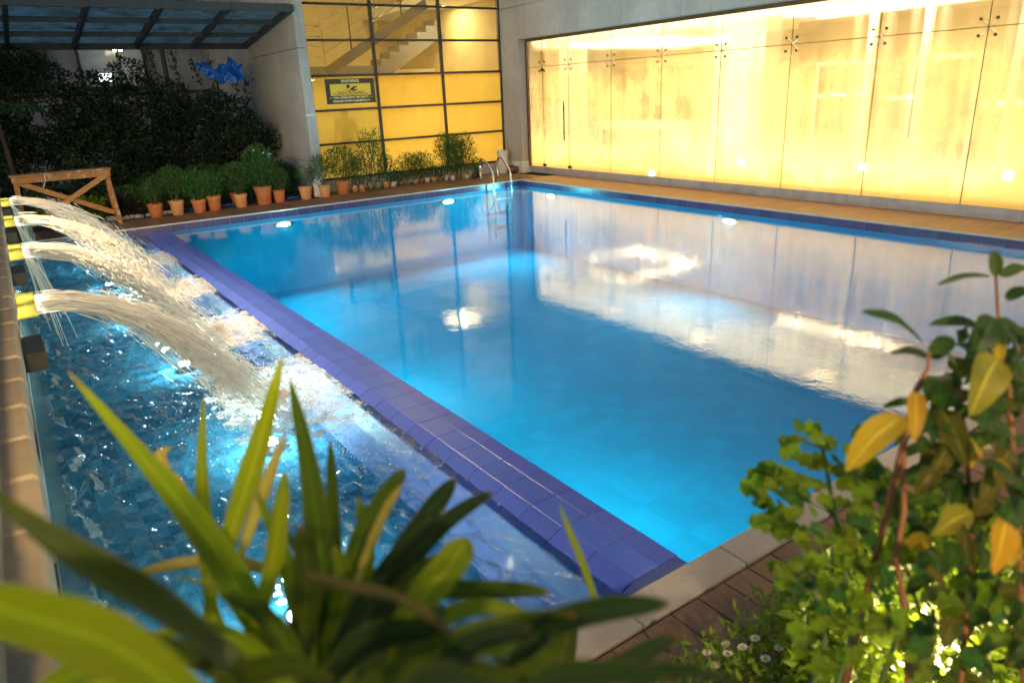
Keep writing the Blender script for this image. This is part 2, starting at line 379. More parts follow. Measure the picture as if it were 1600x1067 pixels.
# ---- fountain water: really waved, refracting skin
M['fountain_water'] = water_mat('fountain_water', True, 1.5, [(9,(1.0,1.6,1),.011,2),(30,(1,1.3,1),.0035,2)])
LAND = [(-8.44,-2.5),(-8.47,-4.6),(-8.52,-6.75),(-8.56,-8.78)]      # where the jets meet the water
nx, ny = 150, 920
X, Y = np.meshgrid(np.linspace(-9.835,-7.902,nx), np.linspace(PL,0.0,ny), indexing='ij')
Z = np.zeros_like(X)
for k in range(70):
    a = rng.normal(.2,.75); lam = rng.uniform(.04,.20); ph = rng.uniform(0, 6.28); amp = .0046*(lam/.2)**.9
    Z += amp*np.sin((X*math.cos(a)+Y*math.sin(a))*2*math.pi/lam + ph)*(0.7+.5*np.sin(X*2.1+ph)*np.sin(Y*1.3+2*ph))
for lx, ly in LAND:
    r_ = np.hypot(X-lx, Y-ly); Z += .022*np.sin(r_*2*math.pi/.24)*np.exp(-r_*1.7)*np.clip(r_/.25,0,1)
Z *= np.clip((-7.925-X)/.30, .06, 1)
V = np.stack([X, Y, ZF+Z], -1).reshape(-1,3)
I = np.arange(nx*ny).reshape(nx,ny)
F = np.stack([I[:-1,:-1], I[1:,:-1], I[1:,1:], I[:-1,1:]], -1).reshape(-1,4)
struct(np_mesh('fountain_water', V, F, M['fountain_water'], smooth=True))
def water_h(x, y):
    i = int(np.clip((x+9.835)/1.933*(nx-1),0,nx-1)); j = int(np.clip((y-PL)/(-PL)*(ny-1),0,ny-1)); return ZF+Z[i,j]

# ---- near coping, near deck of composite boards
cp = struct(MB().box(-9.9,1.2,PL-.152,PL-.001,-.10,-.046).build('coping', M['grout']))
c0 = MB().box(0,.595,-.150,.006,-.045,0).build('coping_stone', M['coping'], off=(0,0,0)); bv = c0.modifiers.new('bevel','BEVEL'); bv.width=.006; bv.segments=2
c0.parent = cp; c0.location = (-8.087-.6*3, PL, 0)
for i in range(1,15): copy_part(c0, cp, (-8.087+.6*(i-3), PL, 0))
nd = struct(MB().box(-9.9,1.2,-14.4,PL-.165,-.058,-.045).build('deck', M['dark_metal']))
b0 = MB().box(0,.1455,-2.35,0,-.028,0).build('board', M['board'], off=(0,0,0)); bv = b0.modifiers.new('bevel','BEVEL'); bv.width=.003; bv.segments=1
b0.parent = nd; b0.location = (-9.78, PL-.168, -.002)
for i in range(1,66): copy_part(b0, nd, (-9.78+.1515*i, PL-.168, -.002+random.uniform(-.001,.001)))
# ---- walkway along the big glass wall and paving at the far end
rw = struct(MB().box(0.02,1.30,-11.9,1.9,-.058,-.036).build('walkway', M['dark_metal']))
lipR = MB().box(-.012,.035,PL+.01,-.0,-.022,.004).build('coping_strip', M['lip'], rw, bevel=.006)
w0 = MB().box(.038,1.095,0,.1475,-.03,0).build('board', M['walk'], off=(0,0,0)); bv = w0.modifiers.new('bevel','BEVEL'); bv.width=.003
w0.parent = rw; w0.location = (0,-11.75,0)
for i in range(1,79): copy_part(w0, rw, (0,-11.75+.15*i, random.uniform(-.0008,.0008)))
bd = struct(MB().box(-10.4,1.0,.03,2.1,-.058,-.034).build('far_deck', M['dark_metal']))
MB().box(-9.83,.035,-.012,.032,-.022,.004).build('coping_strip', M['lip'], bd, bevel=.006)
f0 = MB().box(0,.146,.036,1.06,-.03,0).build('board', M['board_far'], off=(0,0,0)); bv = f0.modifiers.new('bevel','BEVEL'); bv.width=.003
f0.parent = bd; f0.location = (-10.3,0,0)
f1 = MB().box(0,.146,.036,1.86,-.03,0).build('board', M['board_far'], bd, off=(0,0,0)); bv = f1.modifiers.new('bevel','BEVEL'); bv.width=.003; f1.location=(-4.15,0,0)
for i in range(1,41): copy_part(f0, bd, (-10.3+.15*i, 0, random.uniform(-.001,.001)))
for i in range(1,33): copy_part(f1, bd, (-4.15+.15*i, 0, random.uniform(-.001,.001)))
# planting beds (soil)
bed = MB().box(-12,-4.4,1.10,5.9,-.05,.02); struct(bed.build('soil', M['soil']))
struct(MB().box(-11.5,-4.0,-17.5,-12.62,-.05,.015).build('soil', M['soil']))

# ================================================================== CONCRETE BUILDING (right and far side)
wall = thing('concrete_wall', 'grey concrete wall framing the wide yellow lit glass opening beside the pool', 'wall', (.862,-5,0))
def wpart(nm, mat, x0,x1,y0,y1,z0,z1, par=wall, **k): return MB().box(x0,x1,y0,y1,z0,z1).build(nm, mat, par, **k)
wpart('column', M['concrete'], .862,1.30,1.11,1.92,.281,3.765, bevel=.006)
wpart('baseboard', M['baseboard'], .848,1.31,1.098,1.925,.0,.279, bevel=.005)
for i, (y0,y1) in enumerate(((-3.9,1.106),(-8.9,-3.906),(-14,-8.906))):
    wpart('wall_panel', M['concrete'], .862,1.34,y0,y1,3.06,3.765, bevel=.004)
for k in range(3):
    for i, (y0,y1) in enumerate(((-2.9,1.92),(-7.4,-2.906),(-14,-7.406))):
        wpart('wall_panel', M['concrete'], .864,1.34,y0,y1,3.772+1.45*k,3.772+1.45*(k+1)-.007, bevel=.004)
wpart('column', M['concrete'], .862,1.30,-14,-11.5,0,3.055)
for k in range(7):
    y0 = 1.06-1.8*k; wpart('sill', M['sill'], 1.092,1.30,y0-1.796,y0,0,.157, bevel=.003)
wpart('head_track', M['bronze'], 1.06,1.16,-11.5,1.105,3.0,3.058); wpart('jamb_track', M['bronze'], 1.06,1.16,1.062,1.108,.158,2.999)

# ---- fogged glass
def fog_glass(name, lo, hi, ztop, zbot, tcol, streak=True, tint=(1,1,1)):
    mt, nt, out = new_mat(name); v = coords(nt); sx = N(nt, 'SeparateXYZ'); L(nt, v, sx.inputs[0])
    g1 = ramp(nt, sx.outputs[2], ztop, zbot)                                   # condensation thickens to the sill
    st = ramp(nt, noise_n(nt, coords(nt, (3,3,.16)), 1.5, 6, .55), .3, .75); cl = ramp(nt, noise_n(nt, v, 1.1, 6, .6), .3, .72)
    f = math_n(nt, 'ADD', math_n(nt, 'MULTIPLY', g1, .75), math_n(nt, 'ADD', math_n(nt, 'MULTIPLY', st, .32), math_n(nt, 'MULTIPLY', cl, .46)), clamp=True) if streak else cl
    if streak: f = math_n(nt, 'MULTIPLY', f, math_n(nt, 'MULTIPLY_ADD', ramp(nt, sx.outputs[2], 2.35, 1.7), .75, .25))
    f = math_n(nt, 'MULTIPLY_ADD', f, hi-lo, lo, clamp=True)
    tp = N(nt, 'BsdfTransparent'); tp.inputs[0].default_value = c4(tint); tl = N(nt, 'BsdfTranslucent'); tl.inputs[0].default_value = c4(tcol)
    if streak:
        rf = N(nt, 'BsdfRefraction'); rf.inputs['IOR'].default_value = 1.12; rf.inputs['Roughness'].default_value = .24; m0 = N(nt, 'MixShader'); m0.inputs[0].default_value = .30; L(nt, tp.outputs[0], m0.inputs[1]); L(nt, rf.outputs[0], m0.inputs[2]); tp = m0
    m1 = N(nt, 'MixShader'); L(nt, f, m1.inputs[0]); L(nt, tp.outputs[0], m1.inputs[1]); L(nt, tl.outputs[0], m1.inputs[2])
    fr = N(nt, 'Fresnel'); fr.inputs[0].default_value = 1.35; gl = N(nt, 'BsdfGlossy'); gl.inputs['Roughness'].default_value = .01
    m2 = N(nt, 'MixShader'); L(nt, math_n(nt, 'MULTIPLY', fr.outputs[0], .6), m2.inputs[0]); L(nt, m1.outputs[0], m2.inputs[1]); L(nt, gl.outputs[0], m2.inputs[2])
    L(nt, m2.outputs[0], out.inputs[0]); return mt
M['fog_glass'] = fog_glass('fogged_glass', .05, .97, .85, -.05, (.98,.86,.56))
M['glass_edge'] = pbr('glass_edge', (.10,.085,.03), .3, bump=0)
gw = thing('glass_wall', 'long frameless glass wall, fogged and glowing yellow, with bolted square panes', 'glass wall', (1.114,0,.157))
YJ = [1.055,.53,-.425,-1.825,-3.25,-4.66,-6.07,-7.51,-8.95,-10.4,-11.49]; ZJ = 2.43
gd = thing('glass_door', 'frameless glass door at the far end of the glowing glass wall, long bar handle', 'door', (1.114,.05,.157))
for i in range(len(YJ)-1):
    y1, y0 = YJ[i]-.006, YJ[i+1]+.006
    MB().box(1.108,1.120,y0,y1,ZJ+.006,2.998).build('pane', M['fog_glass'], gw)
    if i == 1:
        po = MB().box(1.108,1.120,y0,y1,.165,ZJ-.006).build('pane', M['fog_glass'], gd, off=(1.114,0,.157)); po.location = (0,-.05,0)
    else: MB().box(1.108,1.120,y0,y1,.159,ZJ-.006).build('pane', M['fog_glass'], gw)
sb = MB()
for yj in YJ[1:-1]: sb.box(1.110,1.118,yj-.0055,yj+.0055,.16,2.997)
for i in range(len(YJ)-1): sb.box(1.110,1.118,YJ[i+1]+.0056,YJ[i]-.0056,ZJ-.0052,ZJ+.0052)
sb.build('joint_seal', M['glass_edge'], gw)
fit = None
for yj in YJ[1:-1]:
    loc = Vector((1.114,yj,ZJ)) - gw.location
    if fit is None:
        a = MB(); a.tube([(.012,0,0),(.06,0,0)], .016, 10)
        for sy in (-1,1):
            for sz in (-1,1): a.tube([(.05,0,0),(.045,sy*.06,sz*.06),(.02,sy*.1,sz*.1)], [.007,.006,.006], 6)
        fit = a.build('spider_fitting', M['steel'], gw, off=(0,0,0), smooth=True); fit.location = loc; bolts = []
        for sy in (-1,1):
            for sz in (-1,1):
                bo = MB().tube([(-.022,sy*.1,sz*.1),(-.006,sy*.1,sz*.1)], .021, 14).build('bolt', M['dark_metal'], fit, off=(0,0,0)); bolts.append(bo)
    else:
        ff = copy_part(fit, gw, loc)
        for bo in bolts: copy_part(bo, ff)
for yj, nm in ((.53,'hinge_patch'),(-.425,'lock_patch')):
    for z0 in ((.175,),(.175,2.33))[nm=='hinge_patch']:
        MB().box(1.098,1.130,yj-.075,yj+.05,z0,z0+.06).build(nm, M['dark_metal'], gd, bevel=.004)
hd = MB()
for zz in (.95,1.5): hd.tube([(1.115,-.30,zz),(1.062,-.30,zz)], .010, 8)
hd.tube([(1.062,-.30,.80),(1.062,-.30,1.65)], .016, 10); hd.build('handle', M['dark_metal'], gd, smooth=True)

# ---- lobby behind the fogged glass
M['lobby_wall'] = pbr('lobby_wall', (.32,.235,.115), .7, (.24,.17,.08), 1.5); M['lobby_floor'] = pbr('lobby_floor', (.72,.62,.45), .7, (.62,.52,.36), 2, bump=0)
M['white_paint'] = pbr('white_paint', (.82,.80,.74), .6, (.76,.74,.68), 2); M['brown_panel'] = pbr('brown_panel', (.11,.075,.03), .5, (.075,.05,.02), 1.2, (4,4,.6))
M['warm_lamp'] = emit('warm_lamp', (1,.82,.46), 44); M['wall_tube'] = emit('wall_tube', (1,.86,.56), 6); M['warm_strip'] = emit('warm_strip', (1,.90,.66), 95)
lb = thing('lobby_room', 'warm yellow lit lobby seen through the fogged glass wall', 'room', (3.6,-4,.1))
def lpart(nm, mat, *a, **k): return MB().box(*a).build(nm, mat, lb, **k)
lpart('floor', M['lobby_floor'], 1.31,8.4,-13.9,6.5,.05,.10); lpart('ceiling', M['white_paint'], 1.35,8.4,-13.9,6.5,3.14,3.2)
lpart('back_wall', M['lobby_wall'], 6.3,6.45,-13.9,-2.6,.101,3.139); lpart('back_wall', M['lobby_wall'], 8.4,8.55,-2.6,6.5,.0,3.3); lpart('back_wall', M['lobby_wall'], 6.451,8.4,-2.75,-2.601,.101,3.139); lpart('end_wall', M['lobby_wall'], 1.2,8.4,6.5,6.65,0,3.3); lpart('end_wall', M['lobby_wall'], 1.31,6.3,-14.05,-13.9,0,3.3)
lpart('partition', M['white_paint'], 1.02,1.2,1.93,6.5,0,3.3)
for y0,y1 in ((-3.6,-2.75),(2.0,2.5)): lpart('pillar', M['white_paint'], 3.2,3.75,y0,y1,.101,3.139)
for y0 in (-5.3,-6.35,-7.9,-9.6): lpart('pillar', M['white_paint'], 4.6,4.72,y0-.13,y0,.101,3.139)
lpart('wall_panel', M['brown_panel'], 8.34,8.396,-1.6,5.9,.45,2.45); 
DL = [(-3.30,.95),(-5.50,1.15),(-9.0,1.5)]
for k,(y1,w_) in enumerate(DL):
    dd = thing('lobby_door', ('narrow dark brown door between pale posts in the lobby','wide dark brown double door in the middle of the lobby wall','widest dark brown door at the near end of the lobby wall')[k], 'door', (6.2,y1-w_/2,.1), 'dark doors in the lobby')
    MB().box(6.20,6.295,y1-w_,y1,.10,2.15).build('leaf', M['brown_panel'], dd, bevel=.01)
    fr_ = MB(); fr_.box(6.18,6.297,y1,y1+.09,.10,2.24); fr_.box(6.18,6.297,y1-w_-.09,y1-w_,.10,2.24); fr_.box(6.18,6.297,y1-w_+.001,y1-.001,2.151,2.24); fr_.build('frame', M['white_paint'], dd)
    MB().tube([(6.15,y1-w_+.12,.9),(6.15,y1-w_+.12,1.4)], .018, 8).build('handle', M['steel'], dd)
def ring_light(name, label, x0,x1,y0,y1,z, w=.26):
    t = thing(name, label, 'ceiling light', ((x0+x1)/2,(y0+y1)/2,z))
    for bx in ((x0,x1,y0,y0+w),(x0,x1,y1-w,y1),(x0,x0+w,y0+w+.002,y1-w-.002),(x1-w,x1,y0+w+.002,y1-w-.002)):
        MB().box(*bx, z, z+.02).build('tube', M['warm_lamp'], t)
    f = MB(); f.box(x0-.1,x0-.002,y0-.1,y1+.1,z-.02,z+.03); f.box(x1+.002,x1+.1,y0-.1,y1+.1,z-.02,z+.03); f.box(x0,x1,y0-.1,y0-.002,z-.02,z+.03); f.box(x0,x1,y1+.002,y1+.1,z-.02,z+.03)
    f.build('trim', M['white_paint'], t); return t
ring_light('ceiling_light', 'glowing square ring of light on the ceiling above the lobby glass door', 4.1,7.4,.75,3.95,3.10, .30)
tl_ = thing('ceiling_light', 'single long line of light on the ceiling by the dark lobby doors', 'ceiling light', (4.4,-5.4,3.1)); MB().box(4.26,4.50,-7.1,-4.0,3.10,3.12).build('tube', M['warm_lamp'], tl_); MB().box(4.22,4.54,-7.15,-3.95,3.121,3.139).build('trim', M['white_paint'], tl_)
for k,(y_,z_) in enumerate(((-3.83,1.50),(-5.53,1.43),(-7.32,1.28))):
    w_ = thing('wall_light', ('short bright wall light left of the wide brown door','short bright wall light right of the wide brown door','short bright wall light by the pale post at the near end')[k], 'wall light', (6.2,y_,z_), 'short wall lights in the lobby')
    MB().box(6.15,6.22,y_-.19,y_+.19,z_,z_+.04).build('tube', M['wall_tube'], w_); MB().box(6.222,6.297,y_-.21,y_+.21,z_-.03,z_+.07).build('bracket', M['white_paint'], w_)
fl = thing('floor_light', 'bright linear light along the lobby floor behind the glass wall', 'light strip', (1.42,-5,.1))
MB().box(1.40,1.46,-11.4,1.0,.102,.125).build('tube', M['warm_strip'], fl)
MB().box(1.38,1.398,-11.4,1.0,.101,.14).build('housing', M['steel'], fl)
ct = thing('reception_counter', 'pale reception counter behind the glass door of the lobby', 'counter', (3.0,-.9,.1))
MB().box(2.7,3.3,-2.1,.4,.101,1.05).build('body', M['white_paint'], ct, bevel=.01); MB().box(2.62,3.38,-2.18,.48,1.051,1.10).build('top', M['lobby_floor'], ct, bevel=.008)
MB().box(2.685,2.698,-2.0,.3,.2,.95).build('front_panel', M['brown_panel'], ct)
def area(name, loc, sx, sy, e, col, rot=(0,0,0), par=None, spread=None):
    d_ = bpy.data.lights.new(name, 'AREA'); d_.shape = 'RECTANGLE'; d_.size = sx; d_.size_y = sy; d_.energy = e; d_.color = col
    if spread: d_.spread = spread
    o = bpy.data.objects.new(name, d_); COL.objects.link(o); o.location = loc; o.rotation_euler = rot
    if par is not None: o.parent = par; o.location = Vector(loc) - par.location
    return o
def point(name, loc, e, col, r=.05, par=None):
    d_ = bpy.data.lights.new(name, 'POINT'); d_.energy = e; d_.color = col; d_.shadow_soft_size = r
    o = bpy.data.objects.new(name, d_); COL.objects.link(o); o.location = loc
    if par is not None: o.parent = par; o.location = Vector(loc) - par.location
    return o
WARM = (1.0,.75,.33)
# small recessed downlights along the glass
for k in range(4):
    y_ = -.97-2.84*k; t = thing('downlight', ('first','second','third','fourth')[k]+' recessed downlight of the lobby, counting from the far corner', 'downlight', (1.95,y_,3.13), 'recessed downlights behind the glass wall')
    MB().lathe([(.10,0),(.105,.004),(.10,.012)], 16, (1.95,y_,3.118)).build('trim', M['white_paint'], t); MB().lathe([(.055,0),(.07,.003)], 14, (1.95,y_,3.112)).build('bulb', M['wall_tube'], t)
    area('lamp', (1.95,y_,3.105), .40, .40, 2.5, WARM, par=t)

t = thing('added_ceiling_light', 'broad ceiling panels with an added lamp lighting the lobby along the glass wall', 'ceiling light', (2.7,-3,3.13))
for k in range(8): MB().box(1.5,3.9,6.3-2.2*(k+1)+.01,6.3-2.2*k-.01,3.122,3.139).build('panel', M['white_paint'], t)
area('lamp', (2.7,-2.5,3.12), 2.4, 17.4, 400, WARM, par=t)  # lamp added under plain panels to brighten the lobby and its reflection
# ================================================================== YELLOW STAIR HALL behind the mullioned glazing
cw = thing('mullioned_glazing', 'tall yellow lit glazing with a dark grid of mullions beside the concrete pier', 'glazing', (-1.7,1.88,0))
MX = [-4.15,-2.468,-.785,.855]; TZ = [.262] + [.30+.699*k for k in range(1,10)]
M['clear_glass'] = fog_glass('clear_glass', .05, .16, 9, 8, (.9,.75,.4), False, (.97,.95,.88)); M['film_glass'] = fog_glass('filmed_glass', .66, .86, 9, 8, (.92,.80,.40), False, (.92,.86,.58))
M['film_glass_thin'] = fog_glass('thin_filmed_glass', .66, .80, 9, 8, (.78,.74,.40), False, (.9,.88,.68))
for i, x in enumerate(MX): MB().box(x-.024,x+.024,1.83,1.93,.25,6.6).build('mullion', M['dark_metal'], cw, bevel=.003)
for i in range(3):
    for z in TZ: MB().box(MX[i]+.026,MX[i+1]-.026,1.845,1.915,z-.022,z+.022).build('transom', M['dark_metal'], cw, bevel=.003)
    for k in range(len(TZ)-1):
        mat = M['clear_glass'] if k >= 3 else (M['film_glass_thin'] if i == 0 else M['film_glass'])
        MB().box(MX[i]+.0262,MX[i+1]-.0262,1.876,1.884,TZ[k]+.0222,TZ[k+1]-.0222).build('pane', mat, cw)
wp = MB().box(-4.17,.846,1.78,1.95,0,.238).build('plinth', M['baseboard'], cw, bevel=.004)
MB().box(-4.17,.846,1.80,1.93,6.625,8.1).build('parapet', M['concrete'], cw)
M['hall_wall'] = pbr('hall_wall', (.74,.60,.34), .7, (.66,.52,.28), 1.2); M['stair_grey'] = pbr('stair_grey', (.20,.20,.22), .7, (.16,.16,.18), 2)
hl = thing('stair_hall', 'yellow lit stair hall behind the mullioned glazing', 'room', (-1.6,4.5,0))
def hpart(nm, mat, *a, **k): return MB().box(*a).build(nm, mat, hl, **k)
hpart('floor', M['lobby_floor'], -4.2,1.02,1.96,7.4,-.03,.03); hpart('back_wall', M['hall_wall'], -4.2,1.02,7.4,7.55,0,7); hpart('side_wall', M['hall_wall'], .905,1.015,1.96,7.39,.031,7)
hpart('side_wall', M['hall_wall'], -4.21,-4.10,1.96,7.39,.031,7)
hpart('gallery', M['white_paint'], -4.09,.90,5.2,7.39,2.46,2.62); hpart('ceiling', M['white_paint'], -4.09,.90,1.97,7.39,6.9,7.0); hpart('upper_floor', M['white_paint'], -.2,.90,1.97,7.39,4.05,4.25)
hpart('cabinet', pbr('red_cabinet', (.34,.05,.02), .5, (.22,.03,.015), 2), -.15,.88,4.9,5.15,4.26,5.4)
st = thing('staircase', 'grey stepped staircase rising to the right behind the yellow glazing', 'staircase', (-1.1,4.7,0))
Y0, Y1 = 4.5, 5.15; sx0, sz0, tr_, ri_ = -1.07, 2.70, .278, .160
pr = []
for k in range(9): pr += [(sx0+tr_*k, sz0+ri_*k), (sx0+tr_*k, sz0+ri_*(k+1))]
pr += [(sx0+tr_*9-.6, sz0+ri_*9)]; pr[-1] = (sx0+tr_*6.9, sz0+ri_*9)
pr = pr[:14] + [(sx0+tr_*7, sz0+ri_*7-.38), (sx0+.02, sz0-.38+.02)]
sm = MB(); nn = len(pr); sm.add([(x,Y0,z) for x,z in pr]+[(x,Y1,z) for x,z in pr], [(i,(i+1)%nn,nn+(i+1)%nn,nn+i) for i in range(nn)]+[tuple(range(nn-1,-1,-1)),tuple(range(nn,2*nn))])
sm.build('flight', M['stair_grey'], st); MB().box(-4.05,-1.06,4.5,5.15,2.50,2.70).build('landing', M['stair_grey'], st)
bl = MB(); x0 = -3.1
for (xa,za),(xb,zb) in (((-3.05,2.62),(-.3,4.15)),):
    MB().beam((xa,3.3,za-.12),(xb,3.3,zb-.12),.06,.22).build('stringer', M['stair_grey'], st)
    for hgt, rr in ((.92,.024),(.70,.012),(.48,.012),(.26,.012)):
        MB().tube([(xa-.05,3.3,za+hgt),(xb,3.3,zb+hgt)], rr, 8).build('rail', M['steel'], st, smooth=True)
        MB().tube([(-4.05,3.3,za+hgt-.04),(xa-.06,3.3,za+hgt-.04)], rr, 8).build('rail', M['steel'], st, smooth=True)
    for k in range(5):
        f_ = k/4; x_, z_ = xa+(xb-xa)*f_, za+(zb-za)*f_; MB().tube([(x_,3.3,z_-.1),(x_,3.3,z_+.92)], .02, 8).build('baluster', M['dark_metal'] if k%2 else M['steel'], st, smooth=True)
for k,(x_,y_,z_,e_) in enumerate(((-1.6,3.4,6.88,75),(-2.4,6.2,2.44,52),(-.4,6.2,2.45,84),(.3,3.6,4.03,24))):
    t = thing('hall_light', ('ceiling light high over the stair hall','ceiling light under the gallery on the left','ceiling light under the gallery near the corner','small ceiling light under the upper floor beside the stair')[k], 'ceiling light', (x_,y_,z_), 'ceiling lights of the stair hall')
    MB().lathe([(.16,-.01),(.17,.0),(.17,.02)], 16, (x_,y_,z_)).build('trim', M['white_paint'], t); MB().lathe([(.10,-.016),(.13,-.011)], 16, (x_,y_,z_)).build('bulb', M['warm_strip'], t)
    area('lamp', (x_,y_,z_-.03), .9 if z_>3 else 2.2, .9 if z_>3 else 2.0, e_, (1.0,.82,.36), par=t)

# ---- warning sign on the glazing
sg = thing('warning_sign', 'dark brown WARNING sign with a swimmer hanging on the yellow glazing', 'sign', (-3.135,1.80,1.82))
M['sign_brown'] = pbr('sign_brown', (.060,.032,.020), .5, (.05,.027,.017), 5, bump=0); M['sign_yellow'] = pbr('sign_yellow', (.80,.50,.05), .5, (.74,.45,.045), 5, bump=0); M['sign_cream'] = pbr('sign_cream', (.80,.62,.30), .5, bump=0)
MB().box(-3.70,-2.57,1.786,1.80,1.822,2.328).build('board', M['sign_brown'], sg, bevel=.003)
MB().box(-3.60,-2.67,1.7835,1.7855,1.985,2.225).build('picture_panel', M['sign_yellow'], sg)
pm = MB(); pm.tube([(-3.19,1.7825,2.170),(-3.19,1.783,2.170)], .042, 18)
def flat(poly, mbx, y0=1.7815, y1=1.7832):
    k = len(poly); mbx.add([(x,y0,z) for x,z in poly]+[(x,y1,z) for x,z in poly], [tuple(range(k)), tuple(range(2*k-1,k-1,-1))]+[(i,k+i,k+(i+1)%k,(i+1)%k) for i in range(k)])
flat([(-3.16,2.110),(-3.08,2.165),(-2.99,2.172),(-2.985,2.145),(-3.06,2.135),(-3.04,2.11),(-2.98,2.105),(-3.05,2.09),(-3.13,2.085)], pm)
pm.build('swimmer', M['sign_brown'], sg)
wv = MB()
for zc, xa, xb in ((2.085,-3.26,-2.95),(2.05,-3.44,-2.80),(2.015,-3.54,-2.73)):
    k = int((xb-xa)/.012); top = [(xa+i*.012, zc+.013*math.sin(i*.012*2*math.pi/.115)) for i in range(k)]
    flat([(x,z-.007) for x,z in top]+[(x,z+.007) for x,z in reversed(top)], wv)
wv.build('waves', M['sign_brown'], sg)
def text(s, x, z, size, y, mat, par, width=None, name='lettering', rot=(R(90),0,0), extr=.0008):
    cu = bpy.data.curves.new(name, 'FONT'); cu.body = s; cu.size = size; cu.align_x = 'CENTER'; cu.align_y = 'CENTER'; cu.extrude = extr; cu.offset = .0032; cu.space_character = 1.08
    o = bpy.data.objects.new(name, cu); COL.objects.link(o); bpy.context.view_layer.update()
    me = bpy.data.meshes.new_from_object(o.evaluated_get(bpy.context.evaluated_depsgraph_get())); w0_ = max(v.co.x for v in me.vertices)-min(v.co.x for v in me.vertices)
    bpy.data.objects.remove(o); me.materials.clear(); me.materials.append(mat); t = bpy.data.objects.new(name, me); COL.objects.link(t); t.parent = par
    t.location = Vector((x,y,z)) - par.location; t.rotation_euler = rot
    if width: t.scale = (width/w0_, 1, 1)
    return t
text('WARNING', -3.135, 2.277, .085, 1.7845, M['sign_cream'], sg, .42)
text('NO LIFEGUARD ON DUTY', -3.135, 1.945, .055, 1.7845, M['sign_cream'], sg, .80)
text('PLEASE SWIM CAREFULLY', -3.135, 1.875, .055, 1.7845, M['sign_cream'], sg, .86)
dm = MB()
for sx in (-1,1): flat([(-3.135+sx*.50,1.938),(-3.135+sx*.45,1.945),(-3.135+sx*.50,1.952)][::sx], dm, 1.7835, 1.7852); flat([(-3.135+sx*.435-.015,1.94),(-3.135+sx*.435+.015,1.94),(-3.135+sx*.435+.015,1.95),(-3.135+sx*.435-.015,1.95)], dm, 1.7835, 1.7852)
dm.build('ornament', M['sign_cream'], sg)

# ---- concrete pier between the hedge and the glazing
pier = thing('concrete_pier', 'tall concrete fin wall between the dark hedge and the yellow glazing', 'wall', (-4.3,2.9,0))
for y0,y1,z0,z1 in ((1.25,4.62,0,.72),(1.25,4.62,.727,2.9),(1.25,4.62,2.907,4.6),(1.25,4.62,4.607,8)):
    MB().box(-4.385,-4.18,y0,y1,z0,z1).build('wall_panel', M['concrete'], pier, bevel=.006)
MB().box(-4.24,-4.205,4.63,9.2,0,8).build('added_dark_sheet', M['concrete_dark'], pier); MB().box(-4.395,-4.17,1.236,1.249,1.62,1.66).build('patch', M['plaster'], pier)  # dark sheet behind the pier, added to darken the hall's outer side
# ================================================================== CANOPY, REAR BUILDING
cn = thing('glass_canopy', 'dark metal canopy of tinted glass panes sloping over the hedge', 'canopy', (-7,2.9,3.3))
def cz(y): return 3.615 - (y-1.2)*.128
M['canopy_glass'], nt, out = new_mat('canopy_glass')
tp = N(nt, 'BsdfTransparent'); tp.inputs[0].default_value = (.50,.64,.68,1); tl = N(nt, 'BsdfTranslucent'); tl.inputs[0].default_value = (.50,.62,.66,1); gl = N(nt, 'BsdfGlossy'); gl.inputs['Roughness'].default_value = .08
mx = N(nt, 'MixShader'); L(nt, ramp(nt, noise_n(nt, coords(nt), 2.5, 6, .65), .25, .85), mx.inputs[0]); L(nt, tp.outputs[0], mx.inputs[1]); L(nt, tl.outputs[0], mx.inputs[2])
m2 = N(nt, 'MixShader'); m2.inputs[0].default_value = .08; L(nt, mx.outputs[0], m2.inputs[1]); L(nt, gl.outputs[0], m2.inputs[2]); L(nt, m2.outputs[0], out.inputs[0])
CX = [-4.42,-5.58,-6.74,-7.90,-9.06,-10.22,-11.38,-12.54]; CY = [1.2,2.33,3.47,4.6]
for x in CX: MB().beam((x,CY[0]-.03,cz(CY[0]-.03)),(x,CY[-1]+.03,cz(CY[-1]+.03)),.07,.12).build('rafter', M['canopy_metal'], cn)
for i in range(len(CX)-1):
    for y in CY: 
        hgt = .13 if y in (CY[0],CY[-1]) else .09
        MB().beam((CX[i]-.037,y,cz(y)-.002),(CX[i+1]+.037,y,cz(y)-.002),.07,hgt).build('purlin', M['canopy_metal'], cn)
    for k in range(3):
        a, b_ = CY[k]+.0, CY[k+1]; z = .075
        MB().beam(((CX[i]+CX[i+1])/2,a+.004,cz(a)+z),((CX[i]+CX[i+1])/2,b_-.004,cz(b_)+z),1.15,.012).build('pane', M['canopy_glass'], cn)
for x in (-6.25,-9.9): MB().tube([(x,4.55,.02),(x,4.55,cz(4.55)-.07)], .05, 10).build('post', M['canopy_metal'], cn)
rb = thing('rear_building', 'dim grey building standing behind the hedge and canopy', 'building', (-9,9.3,0))
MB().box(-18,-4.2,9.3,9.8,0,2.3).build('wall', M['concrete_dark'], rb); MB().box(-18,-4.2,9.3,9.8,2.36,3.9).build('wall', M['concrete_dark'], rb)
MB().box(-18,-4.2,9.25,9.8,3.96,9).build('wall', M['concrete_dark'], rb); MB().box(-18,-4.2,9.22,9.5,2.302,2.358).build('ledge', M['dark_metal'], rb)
M['window_pale'] = pbr('window_pale', (.42,.46,.50), .2, bump=0); M['window_dark'] = pbr('window_dark', (.03,.035,.04), .1, bump=0)
